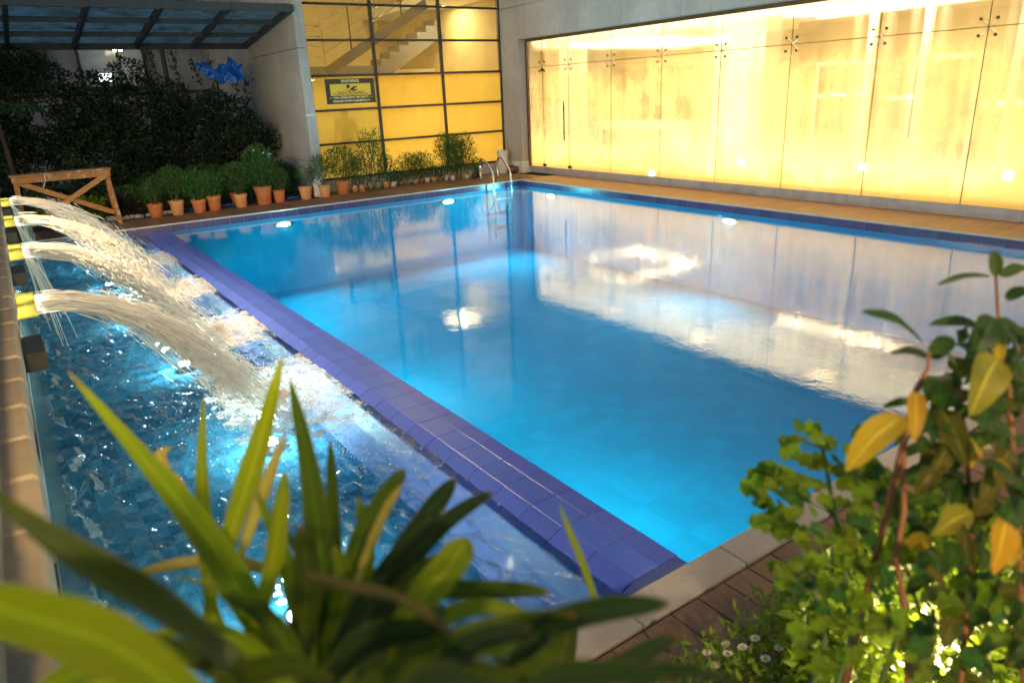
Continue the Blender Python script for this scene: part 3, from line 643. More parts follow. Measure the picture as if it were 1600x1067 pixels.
for x0,x1,z0,z1,mt_ in ((-7.4,-5.9,2.5,3.75,'window_pale'),(-10.4,-8.2,2.5,3.75,'window_dark'),(-7.2,-4.6,4.5,6.2,'window_dark'),(-11,-8.2,4.5,6.2,'window_dark')):
    f = MB(); f.box(x0-.07,x0,9.18,9.24,z0-.07,z1+.07); f.box(x1,x1+.07,9.18,9.24,z0-.07,z1+.07); f.box(x0+.001,x1-.001,9.18,9.24,z1,z1+.07); f.box(x0+.001,x1-.001,9.18,9.24,z0-.07,z0)
    w_ = f.build('window', M['dark_metal'], rb); MB().box(x0+.002,x1-.002,9.205,9.22,z0+.002,z1-.002).build('pane', M[mt_], w_)
rl = thing('rear_lamp', 'small twin lamp glowing on the building behind the hedge', 'lamp', (-6.55,8.6,3.3))
for dx in (-.07,.07): MB().lathe([(.001,-.04),(.035,-.03),(.045,0),(.03,.03)], 12, (-6.55+dx,8.6,3.38)).build('bulb', emit('rear_bulb', (1,.9,.6), 30), rl)
MB().box(-6.68,-6.42,8.57,9.2,3.41,3.44).build('bracket', M['dark_metal'], rl)
fd = thing('rear_floodlight', 'white floodlight shining low through the top of the hedge', 'floodlight', (-7.0,8.2,2.75))
MB().box(-7.16,-6.86,8.15,8.17,2.60,2.80).build('lens', emit('white_lamp', (.85,.95,1), 3), fd); MB().box(-7.19,-6.83,8.171,8.3,2.57,2.83).build('housing', M['dark_metal'], fd); MB().tube([(-7.0,8.24,.0),(-7.0,8.24,2.58)], .03, 8).build('pole', M['dark_metal'], fd)

# ================================================================== FOLIAGE
def leaf_cloud(C, Dv, ln, wd, fold=.25):
    """one folded 2-quad leaf per centre C (n,3), pointing along Dv (n,3)"""
    n_ = len(C); D = Dv/np.linalg.norm(Dv,axis=1,keepdims=True); ref = rng.normal(size=(n_,3)); S = np.cross(D, ref); S /= np.linalg.norm(S,axis=1,keepdims=True); U = np.cross(S, D)
    ln = np.broadcast_to(np.asarray(ln),(n_,))[:,None]; wd = np.broadcast_to(np.asarray(wd),(n_,))[:,None]
    b_ = C; t_ = C + D*ln - U*ln*.12; mid = C + D*ln*.45 + U*ln*.04
    l_ = mid + S*wd*.5 + U*wd*fold; r_ = mid - S*wd*.5 + U*wd*fold
    V = np.stack([b_, l_, t_, r_, mid], 1).reshape(-1,3)
    k = np.arange(n_)[:,None]*5
    F = np.concatenate([k+np.array([[0,4,2,1]]), k+np.array([[0,3,2,4]])], 0); return V, F
def ell(n_, c, r, shell=.0):
    p = rng.normal(size=(n_,3)); p /= np.linalg.norm(p,axis=1,keepdims=True); q = rng.uniform(shell**3,1,size=(n_,1))**(1/3.); return np.array(c)+p*q*np.array(r), p
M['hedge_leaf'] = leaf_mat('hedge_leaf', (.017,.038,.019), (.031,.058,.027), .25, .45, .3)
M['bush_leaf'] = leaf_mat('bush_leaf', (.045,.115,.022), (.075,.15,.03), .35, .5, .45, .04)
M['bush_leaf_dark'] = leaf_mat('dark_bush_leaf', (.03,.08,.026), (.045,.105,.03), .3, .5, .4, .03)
M['lime_leaf'] = leaf_mat('lime_leaf', (.13,.22,.02), (.20,.26,.03), .4, .5, .4)
M['purple_leaf'] = leaf_mat('purple_leaf', (.022,.014,.028), (.035,.02,.035), .2, .35, .4)
M['stem'] = pbr('plant_stem', (.09,.07,.03), .7, (.05,.045,.02), 8); M['bark'] = pbr('bark', (.05,.035,.025), .9, (.03,.022,.016), 6, bump=.6)
M['green_stem'] = pbr('green_stem', (.07,.12,.03), .6, (.05,.08,.02), 8)
hg = thing('hedge', 'tall dark overgrown hedge behind the pots and trestle', 'hedge', (-7.2,4.2,0))
cs, ds = [], []
for k in range(120):
    x = rng.uniform(-10.6,-4.62); y = rng.uniform(3.3,5.2)-.25*math.sin(x*2.2); top = 2.50+max(0,-7.6-x)*.55+.25*math.sin(x*1.7+1)+.16*math.sin(x*4.1); top -= .55*max(0, x+5.15)/.5
    z = rng.uniform(.3, max(.5,top-.15)); c_, p_ = ell(340, (x,y,z), (.42,.36,.34), .55); cs.append(c_); ds.append(p_+rng.normal(size=p_.shape)*.6+np.array([0,-.2,-.25]))
C_ = np.concatenate(cs); D_ = np.concatenate(ds); ok = (C_[:,2] > .05) & (C_[:,0] < -4.42); C_, D_ = C_[ok], D_[ok]
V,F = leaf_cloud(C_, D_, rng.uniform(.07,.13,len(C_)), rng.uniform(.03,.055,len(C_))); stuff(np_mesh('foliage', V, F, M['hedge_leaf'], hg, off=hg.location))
for x in (-9.3,-7.6,-6.6,-5.3):
    y = 4.2+random.uniform(-.3,.3); MB().tube([(x,y,0),(x+.06,y,.8),(x-.05,y+.05,1.7),(x+.03,y,2.5)], [.05,.04,.03,.015], 7).build('trunk', M['bark'], hg, smooth=True)
# palms showing at the left end
def frond(mb_v, mb_f, base, az, ln, droop, nl=26, wl=.022, ll=.34):
    pts = []; 
    for i in range(nl+1):
        t = i/nl; pts.append(np.array(base)+np.array([math.cos(az)*ln*t*(1-.15*t), math.sin(az)*ln*t*(1-.15*t), ln*.75*t - droop*ln*t*t]))
    side = np.array([-math.sin(az), math.cos(az), 0]); Cc, Dd = [], []
    for i in range(3, nl):
        for s_ in (-1,1):
            Cc.append(pts[i]); Dd.append((pts[i]-pts[i-1])/np.linalg.norm(pts[i]-pts[i-1])*.7 + side*s_*.9 + np.array([0,0,-.25]))
    V,F = leaf_cloud(np.array(Cc), np.array(Dd), ll*np.tile(np.sin(np.linspace(.35,3.0,nl-3)),(2,1)).T.ravel(), wl, .1); o = sum(len(v) for v in mb_v); mb_v.append(V); mb_f.append(F+o); return pts
for k,(x,y,h_,lab) in enumerate(((-9.55,3.1,1.9,'feathery palm with a thin trunk at the left end of the hedge'),(-8.55,3.0,.35,'low arching palm in front of the hedge behind the trestle'))):
    t = thing('palm', lab, 'palm', (x,y,0)); vv, ff_ = [], []; rib = MB()
    for j in range(11):
        pts = frond(vv, ff_, (x,y,h_), j*2*math.pi/11+rng.uniform(-.2,.2), rng.uniform(.9,1.3), rng.uniform(.6,1.1)); rib.tube(pts[::4], [.012,.01,.009,.008,.006,.005,.003][:len(pts[::4])], 5)
    stuff(np_mesh('frond', np.concatenate(vv), np.concatenate(ff_), M['bush_leaf_dark'], t, off=t.location)); stuff(rib.build('rib', M['green_stem'], t)); MB().tube([(x,y,0),(x+.03,y,h_*.5),(x,y,h_)], [.05,.045,.04], 8).build('trunk', M['bark'], t, smooth=True)
# creeper sprigs standing out of the hedge top
for k,(x,y,z,h_) in enumerate(((-6.58,3.8,2.35,.75),(-6.15,3.9,2.4,.72),(-5.72,3.9,2.3,.62),(-5.42,4.0,2.2,.80),(-4.95,4.0,2.1,.75),(-7.25,3.9,2.4,.65),(-8.6,3.9,2.4,.7),(-4.75,3.9,1.9,.6))):
    t = thing('creeper_sprig', ('upright creeper sprig crossing the small lamp behind the hedge','thick upright sprig left of the dark canopy post above the hedge','thin sprig just left of the blue plastic sheet','leafy sprig standing behind the blue plastic sheet','sprig at the right end of the blue plastic sheet','leaning sprig by the white floodlight above the hedge','bushy sprig over the hedge near the left palm','last sprig of the hedge top against the concrete pier')[k], 'creeper', (x,y,z), 'sprigs on top of the hedge')
    bx, by = rng.uniform(-.12,.12,2); pts = [(x+bx*q*q+.02*math.sin(q*9),y+by*q*q,z+h_*q) for q in np.linspace(0,1,9)]
    MB().tube(pts, [.008]*5+[.006,.005,.004,.003], 5).build('stem', M['green_stem'], t); q = rng.uniform(.1,1,60); P_ = np.array([pts[int(i*8)] for i in q])+rng.normal(size=(60,3))*.035
    V,F = leaf_cloud(P_, rng.normal(size=(60,3))+np.array([0,-.3,.1]), rng.uniform(.06,.11,60), rng.uniform(.03,.05,60)); stuff(np_mesh('leaves', V, F, M['hedge_leaf'], t, off=t.location))
# blue plastic sheet caught on the hedge
bs = []; nu, nv = 42, 12
for i in range(nu):
    for j in range(nv):
        u, w = i/(nu-1), j/(nv-1); x = -5.80+.95*u; prof_ = .30*math.exp(-((u-.08)/.16)**2)+.16*math.exp(-((u-.72)/.22)**2)
        cr = .045*math.sin(u*23+w*3)+.03*math.sin(u*41-w*8)+.03*math.sin(w*13+u*9)
        bs.append((x+.03*math.sin(w*9+u*17), 3.52+.10*math.sin(w*4+u*6)+cr, 2.52+prof_*.6+(w-.5)*(.20+.26*math.exp(-((u-.75)/.3)**2))+cr*.8))
V = np.array(bs); I = np.arange(nu*nv).reshape(nu,nv); F = np.stack([I[:-1,:-1],I[1:,:-1],I[1:,1:],I[:-1,1:]],-1).reshape(-1,4)
o = np_mesh('plastic_sheet', V, F, M['blue_plastic'], smooth=True); tag(o, 'crumpled bright blue plastic sheet caught on top of the hedge', 'plastic sheet'); sd = o.modifiers.new('thick','SOLIDIFY'); sd.thickness=.004
for k,(x,y,s_,lab) in enumerate(((-6.18,1.30,.17,'flat blue plastic scrap lying between the fourth and fifth pots'),(-4.92,1.22,.15,'crumpled blue plastic scrap right of the eighth pot'),(-6.95,1.35,.13,'small blue plastic scrap behind the second and third pots'))):
    mb = MB(); kx = 9; vs = [(x+(i/(kx-1)-.5)*2*s_, y+(j/5-.5)*s_, .03+.05*abs(math.sin(i*1.7+j*2.1))*(1-abs(j/2.5-1)*.5)) for i in range(kx) for j in range(6)]
    mb.add(vs, [(i*6+j,(i+1)*6+j,(i+1)*6+j+1,i*6+j+1) for i in range(kx-1) for j in range(5)]); o = mb.build('plastic_scrap', M['blue_plastic'], None, True); o.modifiers.new('thick','SOLIDIFY').thickness=.003; tag(o, lab, 'plastic scrap', 'blue plastic scraps')

def fine_bush(t, c, r, n_, ln, wd, mat, stems=6, base_z=0.0, flower=0, up_=.55):
    p, q = ell(n_, c, r, .25); keep = p[:,2] > base_z+.02; p, q = p[keep], q[keep]
    V,F = leaf_cloud(p, q*.6+rng.normal(size=p.shape)*.5+np.array([0,0,up_]), rng.uniform(.7,1.25,len(p))*ln, wd); stuff(np_mesh('foliage', V, F, mat, t, off=t.location))
    mb = MB()
    for k in range(stems):
        a = k*2.4; e = (c[0]+math.cos(a)*r[0]*.7, c[1]+math.sin(a)*r[1]*.7, c[2]+r[2]*rng.uniform(.1,.8)); s0_ = (t.location.x+math.cos(a)*.03, t.location.y+math.sin(a)*.03, base_z)
        mb.tube([s0_, ((s0_[0]*.6+e[0]*.4),(s0_[1]*.6+e[1]*.4),base_z+(e[2]-base_z)*.55), e], [.007,.006,.003], 5)
    stuff(mb.build('stems', M['stem'], t))
    if flower:
        f = MB()
        for k in range(flower):
            a = rng.uniform(0,6.28); pz = c[2]+r[2]*rng.uniform(.2,.85); px_ = c[0]+math.cos(a)*r[0]*.6; py_ = c[1]-r[1]*rng.uniform(.5,.8)
            for j in range(5): 
                aa = j*1.257; f.add([(px_,py_-.01,pz),(px_+.014*math.cos(aa-.4),py_-.015,pz+.014*math.sin(aa-.4)),(px_+.018*math.cos(aa),py_-.012,pz+.018*math.sin(aa)),(px_+.014*math.cos(aa+.4),py_-.015,pz+.014*math.sin(aa+.4))],[(0,1,2,3)])
        stuff(f.build('flowers', M['white_plastic'], t))
BUSH = [(-7.85,1.75,.34,.40,.34,'low bush nearest the trestle behind the first pot'),(-7.25,1.75,.38,.46,.40,'bush behind the second terracotta pot'),(-6.6,1.80,.40,.46,.42,'bush behind the third and fourth terracotta pots'),(-6.3,2.5,.5,.6,.45,'far bush at the foot of the hedge, middle of the row'),(-5.75,2.0,.50,.42,.48,'bush rising behind the fifth and sixth pots'),(-5.15,2.2,.52,.42,.50,'dark bush behind the large terracotta pot'),(-4.72,2.3,.45,.30,.45,'bush squeezed against the concrete pier'),(-7.1,2.6,.45,.6,.4,'far bush in the shade of the hedge on the left')]
for x,y,z,rx,rz,lab in BUSH:
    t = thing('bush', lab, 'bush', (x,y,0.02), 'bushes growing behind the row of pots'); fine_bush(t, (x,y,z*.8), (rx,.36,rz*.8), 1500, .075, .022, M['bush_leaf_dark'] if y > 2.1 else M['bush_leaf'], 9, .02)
for k,(x,y,lab,mt_,ll,ww) in enumerate(((-8.55,1.75,'lime green ground plant under the trestle','lime_leaf',.09,.05),(-8.0,1.55,'dark purple leaved plant on pale stones beside the trestle leg','purple_leaf',.11,.055),(-8.9,2.2,'yellow green clump behind the trestle braces','lime_leaf',.08,.04))):
    t = thing('ground_plant', lab, 'plant', (x,y,.02)); p,q = ell(520 if k!=1 else 330, (x,y,.20), (.42 if k!=1 else .26,.32,.20)); keep=p[:,2]>.03; p,q=p[keep],q[keep]
    V,F = leaf_cloud(p, q+np.array([0,0,.4]), ll, ww); stuff(np_mesh('foliage', V, F, M[mt_], t, off=t.location)); MB().tube([(x,y,0),(x,y,.2)], [.02,.008], 6).build('stem', M['stem'], t)
stn = None
for k in range(13):
    x, y = -8.25+k*.085+random.uniform(-.03,.03), 1.16+random.uniform(-.03,.07); s_ = random.uniform(.045,.075)
    if stn is None:
        me = bpy.data.meshes.new('stone'); bm = bmesh.new(); bmesh.ops.create_icosphere(bm, subdivisions=2, radius=1)
        for v in bm.verts: v.co *= 1+.18*math.sin(v.co.x*4+1)*math.cos(v.co.y*3+v.co.z*4)
        for f in bm.faces: f.smooth = True
        bm.to_mesh(me); bm.free(); me.materials.append(pbr('pale_stone', (.36,.33,.30), .9, (.24,.22,.20), 3, rnd=.4)); stn = bpy.data.objects.new('stone', me); COL.objects.link(stn); o = stn
    else: o = stn.copy(); COL.objects.link(o)
    o.location = (x,y,.02+s_*.5); o.scale = (s_*1.2,s_,s_*.75); o.rotation_euler = (0,0,k*1.3); tag(o, 'rounded pale stone edging the bed below the purple plant', 'stone', 'pale stones edging the bed')

# ================================================================== POTTED PLANTS
PT = [(-7.524,1.08,.284,.251,'t','first terracotta pot from the trestle, its plant with a tall bare stem'),(-7.151,1.08,.288,.28,'p','second pot from the trestle, paler terracotta with a branching plant'),(-6.772,1.03,.292,.258,'t','third terracotta pot from the trestle with a dense round plant'),
 (-6.488,1.04,.271,.274,'t','fourth terracotta pot from the trestle touching the third'),(-5.93,1.62,.25,.24,'t','red terracotta pot set back behind the row'),(-5.981,1.08,.277,.266,'p','pale terracotta pot standing in front of the set back one'),
 (-5.522,1.10,.371,.339,'t','largest orange terracotta pot with a tall white flowering plant'),(-5.208,1.11,.259,.261,'t','terracotta pot just right of the largest pot'),(-4.67,1.08,.291,.266,'p','pale terracotta pot with a sparse plant left of the concrete pier'),
 (-4.269,1.05,.268,.256,'p','pale terracotta pot in front of the concrete pier'),(-3.826,1.16,.314,.289,'t','wide terracotta pot just right of the concrete pier')]
SM = [(-3.525,1.23,.152,.161,'o','small orange nursery bag right of the wide terracotta pot'),(-3.394,1.16,.125,.176,'o','narrow orange nursery bag, second right of the wide pot'),(-3.132,1.31,.155,.179,'g','tallest dull green nursery jar under the bamboo'),(-2.92,1.34,.156,.166,'g','dark green nursery jar next to the bamboo jar'),
 (-2.729,1.36,.143,.152,'o','orange streaked nursery bag in front of the first mullion'),(-2.534,1.39,.144,.122,'w','whitish low nursery bag right of the first mullion'),(-2.292,1.5,.117,.109,'b','small brown nursery bag after the whitish one'),(-2.097,1.5,.103,.109,'g','small green nursery bag left of an orange one'),
 (-1.933,1.47,.103,.094,'o','tiny orange nursery bag in the middle of the row'),(-1.746,1.52,.104,.095,'b','tiny brown nursery bag beside a crumpled white one'),(-1.597,1.51,.12,.111,'w','crumpled white nursery bag in the middle of the row'),(-1.44,1.45,.135,.111,'o','ochre nursery bag right of the crumpled white one'),
 (-1.30,1.43,.09,.096,'b','thin brown nursery bag before the tall bush'),(-1.138,1.40,.091,.128,'w','white cup under the left side of the tall bush'),(-1.02,1.32,.106,.112,'w','white cup under the middle of the tall bush, nearest the pool'),(-.87,1.42,.107,.097,'g','green nursery bag under the tall bush'),
 (-.765,1.42,.092,.097,'b','brown nursery bag squeezed before the last white cup'),(-.65,1.28,.122,.097,'w','last white cup before the pool ladder'),(-.50,1.20,.122,.113,'k','black nursery bag beside the pool ladder'),(-.30,1.36,.139,.229,'k','tall black pot behind the pool ladder')]
M['bag_g'] = pbr('green_bag', (.17,.19,.10), .4, (.10,.12,.06), 9, bump=.5); M['bag_w'] = pbr('white_bag', (.56,.50,.42), .5, (.4,.34,.27), 9, bump=.5)
M['bag_o'] = pbr('orange_bag', (.46,.20,.06), .5, (.30,.13,.05), 9, bump=.5, wear=(.6,.5,.38), wear_scale=16, wear_lo=.5, wear_hi=.65); M['bag_b'] = pbr('brown_bag', (.22,.13,.07), .6, (.15,.09,.05), 9, bump=.5); M['bag_k'] = pbr('black_bag', (.03,.032,.025), .5, bump=.4)
def potted(x, y, w, h, mat, lab, group, bag, plant):
    w *= random.uniform(.94,1.05); h *= random.uniform(.94,1.06); t = thing('potted_plant', lab, 'potted plant', (x,y,0), group, rz=random.uniform(-3,3)*0); t.rotation_euler = (0,0,0); r = w/2
    if bag:
        n_ = 18; mb = MB(); mb.lathe([(r*.80,.002),(r*.96,h*.25),(r*.97,h*.6),(r,h*.97),(r*.9,h),(r*.86,h*.86)], n_, (x,y,0))
        mb.v = [(vx+.05*r*math.sin(vz*60+i*2.4), vy+.05*r*math.cos(vz*45+i*1.7), vz*(1+.06*math.sin(i*1.9))) for i,(vx,vy,vz) in enumerate(mb.v)]
        mb.build('bag', mat, t, smooth=True)
    else:
        MB().lathe([(r*.64,0),(r*.70,.004),(r*.88,h*.74),(r*.885,h*.77),(r*.82,h*.78)], 28, (x,y,0)).build('pot', mat, t, autosm=40)
        MB().lathe([(r*.90,h*.772),(r*.945,h*.79),(r*.965,h*.93),(r*1.0,h*.945),(r*1.0,h*.99),(r*.97,h),(r*.91,h),(r*.87,h*.90)], 28, (x,y,0)).build('rim', mat, t, autosm=40)
    MB().lathe([(r*.84,h*.80),(r*.85,h*.86),(r*.4,h*.89)], 16, (x,y,0)).build('soil', M['soil'], t)
    c,rad,n_,ln,wd,pm,fl = plant; fine_bush(t, (x+c[0],y+c[1],h+c[2]), rad, n_, ln, wd, M[pm], 6, h*.85, fl)
PLN = [((0,.05,.22),(.15,.15,.22),260,.07,.017,'bush_leaf',0),((.0,.02,.36),(.26,.2,.26),800,.07,.017,'bush_leaf',0),((0,.0,.26),(.28,.22,.27),1000,.07,.017,'bush_leaf',0),((.02,.02,.22),(.20,.18,.24),600,.07,.017,'bush_leaf',0),((0,0,.3),(.22,.2,.28),700,.07,.017,'bush_leaf_dark',0),
  ((0,0,.30),(.25,.2,.30),900,.07,.017,'bush_leaf',0),((0,.0,.38),(.34,.26,.42),1700,.07,.016,'bush_leaf',5),((0,0,.20),(.22,.2,.24),700,.07,.017,'bush_leaf',0),((0,0,.22),(.16,.14,.22),160,.07,.017,'bush_leaf',0),((-.1,0,.30),(.20,.16,.32),380,.07,.017,'bush_leaf',0),((0,0,.34),(.42,.3,.34),1500,.085,.016,'bush_leaf',1)]
for (x,y,w,h,k_,lab),pl in zip(PT, PLN): potted(x,y,w,h,M['terracotta' if k_=='t' else 'terracotta_pale'],lab,'terracotta pots along the far edge of the pool',False,pl)
for i,(x,y,w,h,k_,lab) in enumerate(SM):
    if i in (2,3): pl = ((.02,.0,.55),(.24,.2,.55),520,.10,.015,'bush_leaf',0)
    elif i in (0,1): pl = ((0,0,.30),(.2,.16,.32),420,.07,.017,'bush_leaf',0)
    elif i in (4,): pl = ((.05,0,.28),(.2,.16,.3),500,.07,.017,'bush_leaf_dark',0)
    elif i in (7,8,9,10): pl = ((0,.08,.30),(.25,.2,.28),520,.08,.013,'bush_leaf',0)
    elif i in (13,14,15,16,17): pl = ((.02,.05,.46+.06*(i%2)),(.26,.22,.44),720,.10,.014,'bush_leaf',0)
    elif i == 19: pl = ((0,0,.08),(.16,.14,.16),300,.06,.014,'bush_leaf',0)
    else: pl = ((0,0,.12),(.10,.10,.16),160,.07,.017,'bush_leaf',0)
    potted(x,y,w,h,M['bag_'+k_],lab,'small nursery bags along the foot of the glazing',True,pl)
wbg = thing('white_box', 'white plastic box standing against the front of the concrete pier', 'box', (-4.36,1.17,0)); MB().box(-4.47,-4.27,1.12,1.22,.002,.36).build('body', M['white_plastic'], wbg, bevel=.012); MB().box(-4.475,-4.265,1.115,1.225,.361,.385).build('lid', M['white_plastic'], wbg, bevel=.006)

# ================================================================== TRESTLE, LADDER, BUCKET, JAR
tr = thing('trestle', 'old paint spattered wooden trestle with crossed braces at the far end', 'trestle', (-8.85,1.15,0))
ZT = .955
MB().box(-9.62,-8.12,.93,1.28,ZT-.03,ZT).build('top', M['timber'], tr, bevel=.004); MB().box(-9.60,-8.14,.955,1.0,ZT-.135,ZT-.032).build('rail', M['timber'], tr, bevel=.004); MB().box(-9.60,-8.14,1.22,1.26,ZT-.125,ZT-.032).build('rail', M['timber'], tr, bevel=.004)
for sx, xx in ((-1,-9.54),(1,-8.20)):
    for y0,y1 in ((1.02,.97),(1.20,1.30)): MB().beam((xx,y0,ZT-.04),(xx+sx*.05,y1,.002),.075,.05,(0,1,0)).build('leg', M['timber'], tr, bevel=.004)
MB().beam((-9.50,.945,.12),(-8.20,.945,ZT-.10),.022,.085,(0,0,1)).build('brace', M['timber_x'], tr, bevel=.003); MB().beam((-9.50,1.02,ZT-.13),(-8.20,1.02,.18),.022,.085,(0,0,1)).build('brace', M['timber_x'], tr, bevel=.003)
rp = MB(); rp.tube([(-9.10,.94,ZT+.008),(-9.12,.925,ZT-.03),(-9.13,.92,ZT-.12),(-9.17,.925,ZT-.20),(-9.19,.92,ZT-.25)], .006, 6); rp.tube([(-9.10,.94,ZT+.008),(-9.06,.925,ZT-.05),(-9.07,.925,ZT-.09)], .006, 6); rp.build('string', M['rope'], tr, smooth=True)
ld = thing('pool_ladder', 'curved stainless steel pool ladder rails at the far corner', 'ladder', (-.6,.1,0))
for xx in (-.83,-.36):
    pts = [(xx,y_,z_) for y_,z_ in ((.36,-.02),(.40,.15),(.42,.30),(.40,.42),(.33,.50),(.24,.515),(.15,.46),(.0,.34),(-.09,.25),(-.13,.15),(-.14,0),(-.14,-.4),(-.12,-1.2))]
    MB().tube(pts, .021, 12).build('rail', M['steel'], ld, smooth=True); MB().lathe([(.045,0),(.045,.008),(.03,.015)], 14, (xx,.362,.0)).build('flange', M['steel'], ld)
for z in (-.35,-.65,-.95): MB().box(-.81,-.38,-.16,-.09,z,z+.02).build('step', M['steel'], ld)
bk = thing('bucket', 'white lidded plastic bucket standing in the corner', 'bucket', (.56,1.52,0))
MB().lathe([(.125,0),(.130,.01),(.136,.46),(.128,.465)], 28, (.56,1.52,.002)).build('body', M['white_plastic'], bk, autosm=40); MB().lathe([(.143,.445),(.146,.45),(.146,.50),(.140,.535),(.12,.55)], 28, (.56,1.52,.002)).build('lid', M['white_plastic'], bk, autosm=40)
jr = thing('clay_jar', 'brown clay jar lying on its side by the bucket', 'jar', (.70,1.32,.09))
jm = MB().lathe([(.03,-.12),(.075,-.10),(.098,-.03),(.09,.04),(.06,.09),(.05,.10),(.066,.12),(.066,.128),(.052,.125),(.045,.10)], 24, (0,0,0)); o = jm.build('body', pbr('brown_clay', (.20,.09,.05), .5, (.13,.06,.035), 4), jr, off=(0,0,0), smooth=True); o.rotation_euler = (R(90),0,R(25)); o.location=(0,0,.01)

# ================================================================== FOUNTAIN WALL, SCUPPERS, JETS
fw_ = thing('fountain_wall', 'stone topped retaining wall along the fountain pool with a stepped ledge', 'wall', (-10.0,-6,0))
XW = -9.80
MB().box(-10.3,XW-.02,-13,.6,-.6,.875).build('body', M['grey_board'], fw_); 
MB().box(XW-.018,XW,-13,.0,-.30,.70).build('cladding', pbr('wet_panel', (.12,.15,.12), .12, (.07,.10,.08), 3, (1,.6,2), spec=.8), fw_)
MB().box(XW-.018,XW+.006,-13,.0,.705,.735).build('trim', M['bronze'], fw_)
lb0 = MB().box(-10.02,XW+.018,-.295,0,.878,1.0).build('block', M['tan_stone'], fw_, off=(0,0,0), bevel=.012); lb0.location = Vector((0,.5,0))-fw_.location
lb1 = MB().box(-10.3,XW-.045,-.395,0,1.18,1.30).build('block', M['tan_stone'], fw_, off=(0,0,0), bevel=.012); lb1.location = Vector((0,-1.5,0))-fw_.location
MB().box(-10.3,XW-.06,-13,-1.6,1.0,1.178).build('backing', M['grey_board'], fw_)
for i in range(1,45): copy_part(lb0, fw_, Vector((random.uniform(-.004,.004),.5-.3*i,random.uniform(-.003,.003)))-fw_.location)
for i in range(1,28): copy_part(lb1, fw_, Vector((random.uniform(-.004,.004),-1.5-.4*i,0))-fw_.location)
for k in range(3): MB().beam((-9.86-.05*k,.35+.1*k,.0),(-9.93-.07*k,.75+.12*k,1.35-.05*k),.10,.025,(0,1,0)).build('plank', M['grey_board'], tag(thing('leaning_plank', ('front','middle','rear')[k]+' of three grey planks leaning at the far end of the fountain wall', 'plank', (-9.9,.5,0), 'grey planks at the end of the fountain wall')), bevel=.003)
M['scupper_lit'], nt, out = new_mat('scupper_acrylic'); tl = N(nt,'BsdfTranslucent'); tl.inputs[0].default_value=(.50,.48,.20,1); gl = N(nt,'BsdfPrincipled'); gl.inputs['Base Color'].default_value=(.32,.31,.14,1); gl.inputs['Roughness'].default_value=.15; mx=N(nt,'MixShader'); mx.inputs[0].default_value=.45; L(nt,tl.outputs[0],mx.inputs[1]); L(nt,gl.outputs[0],mx.inputs[2]); L(nt,mx.outputs[0],out.inputs[0])
ZS = .86; SCUP = [(-2.4,1),(-3.55,0),(-4.5,1),(-5.6,0),(-6.65,1),(-7.72,0),(-8.72,1),(-9.78,0)]
ordn = ['farthest','second farthest','third farthest','nearest']
nl = nd_ = 0
for y, lit in SCUP:
    if lit: lab = ordn[nl]+' lit yellow scupper, pouring a jet of water'; nl += 1
    else: lab = ordn[nd_]+' dark dry scupper of the fountain wall'; nd_ += 1
    t = thing('scupper', lab, 'scupper', (-9.74,y,ZS), 'scuppers along the fountain wall'); mt_ = M['scupper_lit'] if lit else M['dark_metal']; w = .16
    x0, x1 = -9.82, -9.69 if lit else -9.70
    MB().box(x0,x1,y-w,y+w,ZS+.035,ZS+.042).build('top_plate', mt_, t); MB().box(x0,x1,y-w,y+w,ZS-.042,ZS-.035).build('bottom_plate', mt_, t)
    for s_ in (-1,1): MB().box(x0,x1,y+s_*w-.004,y+s_*w+.004,ZS-.0349,ZS+.0349).build('side_plate', mt_, t)
    if lit: MB().box(-9.815,-9.81,y-w+.02,y+w-.02,ZS-.03,ZS+.03).build('lamp_plate', M['warm_strip'], t); point('lamp', (-9.73,y,ZS+.0), 5, (1,.90,.66), .03, t)
M['jet'], nt, out = new_mat('jet_water'); df = N(nt,'BsdfDiffuse'); df.inputs[0].default_value=(.92,.91,.89,1); tl = N(nt,'BsdfTranslucent'); tl.inputs[0].default_value=(.92,.91,.89,1); gl = N(nt,'BsdfGlossy'); gl.inputs['Roughness'].default_value=.12; tp = N(nt,'BsdfTransparent')
m1=N(nt,'MixShader'); m1.inputs[0].default_value=.5; L(nt,df.outputs[0],m1.inputs[1]); L(nt,tl.outputs[0],m1.inputs[2]); m2=N(nt,'MixShader'); m2.inputs[0].default_value=.07; L(nt,m1.outputs[0],m2.inputs[1]); L(nt,gl.outputs[0],m2.inputs[2]); m3=N(nt,'MixShader'); m3.inputs[0].default_value=.80; L(nt,tp.outputs[0],m3.inputs[1]); L(nt,m2.outputs[0],m3.inputs[2]); L(nt,m3.outputs[0],out.inputs[0])
M['foam'], nt, out = new_mat('foam'); df = N(nt,'BsdfDiffuse'); df.inputs[0].default_value=(.84,.83,.84,1); tl = N(nt,'BsdfTranslucent'); tl.inputs[0].default_value=(.86,.86,.88,1); m1=N(nt,'MixShader'); m1.inputs[0].default_value=.5; L(nt,df.outputs[0],m1.inputs[1]); L(nt,tl.outputs[0],m1.inputs[2])
tp = N(nt,'BsdfTransparent'); m2=N(nt,'MixShader'); L(nt, math_n(nt,'MULTIPLY',ramp(nt, noise_n(nt, coords(nt,(1,1,1)), 26, 5, .7), .33, .56),.92), m2.inputs[0]); L(nt,tp.outputs[0],m2.inputs[1]); L(nt,m1.outputs[0],m2.inputs[2]); L(nt,m2.outputs[0],out.inputs[0])
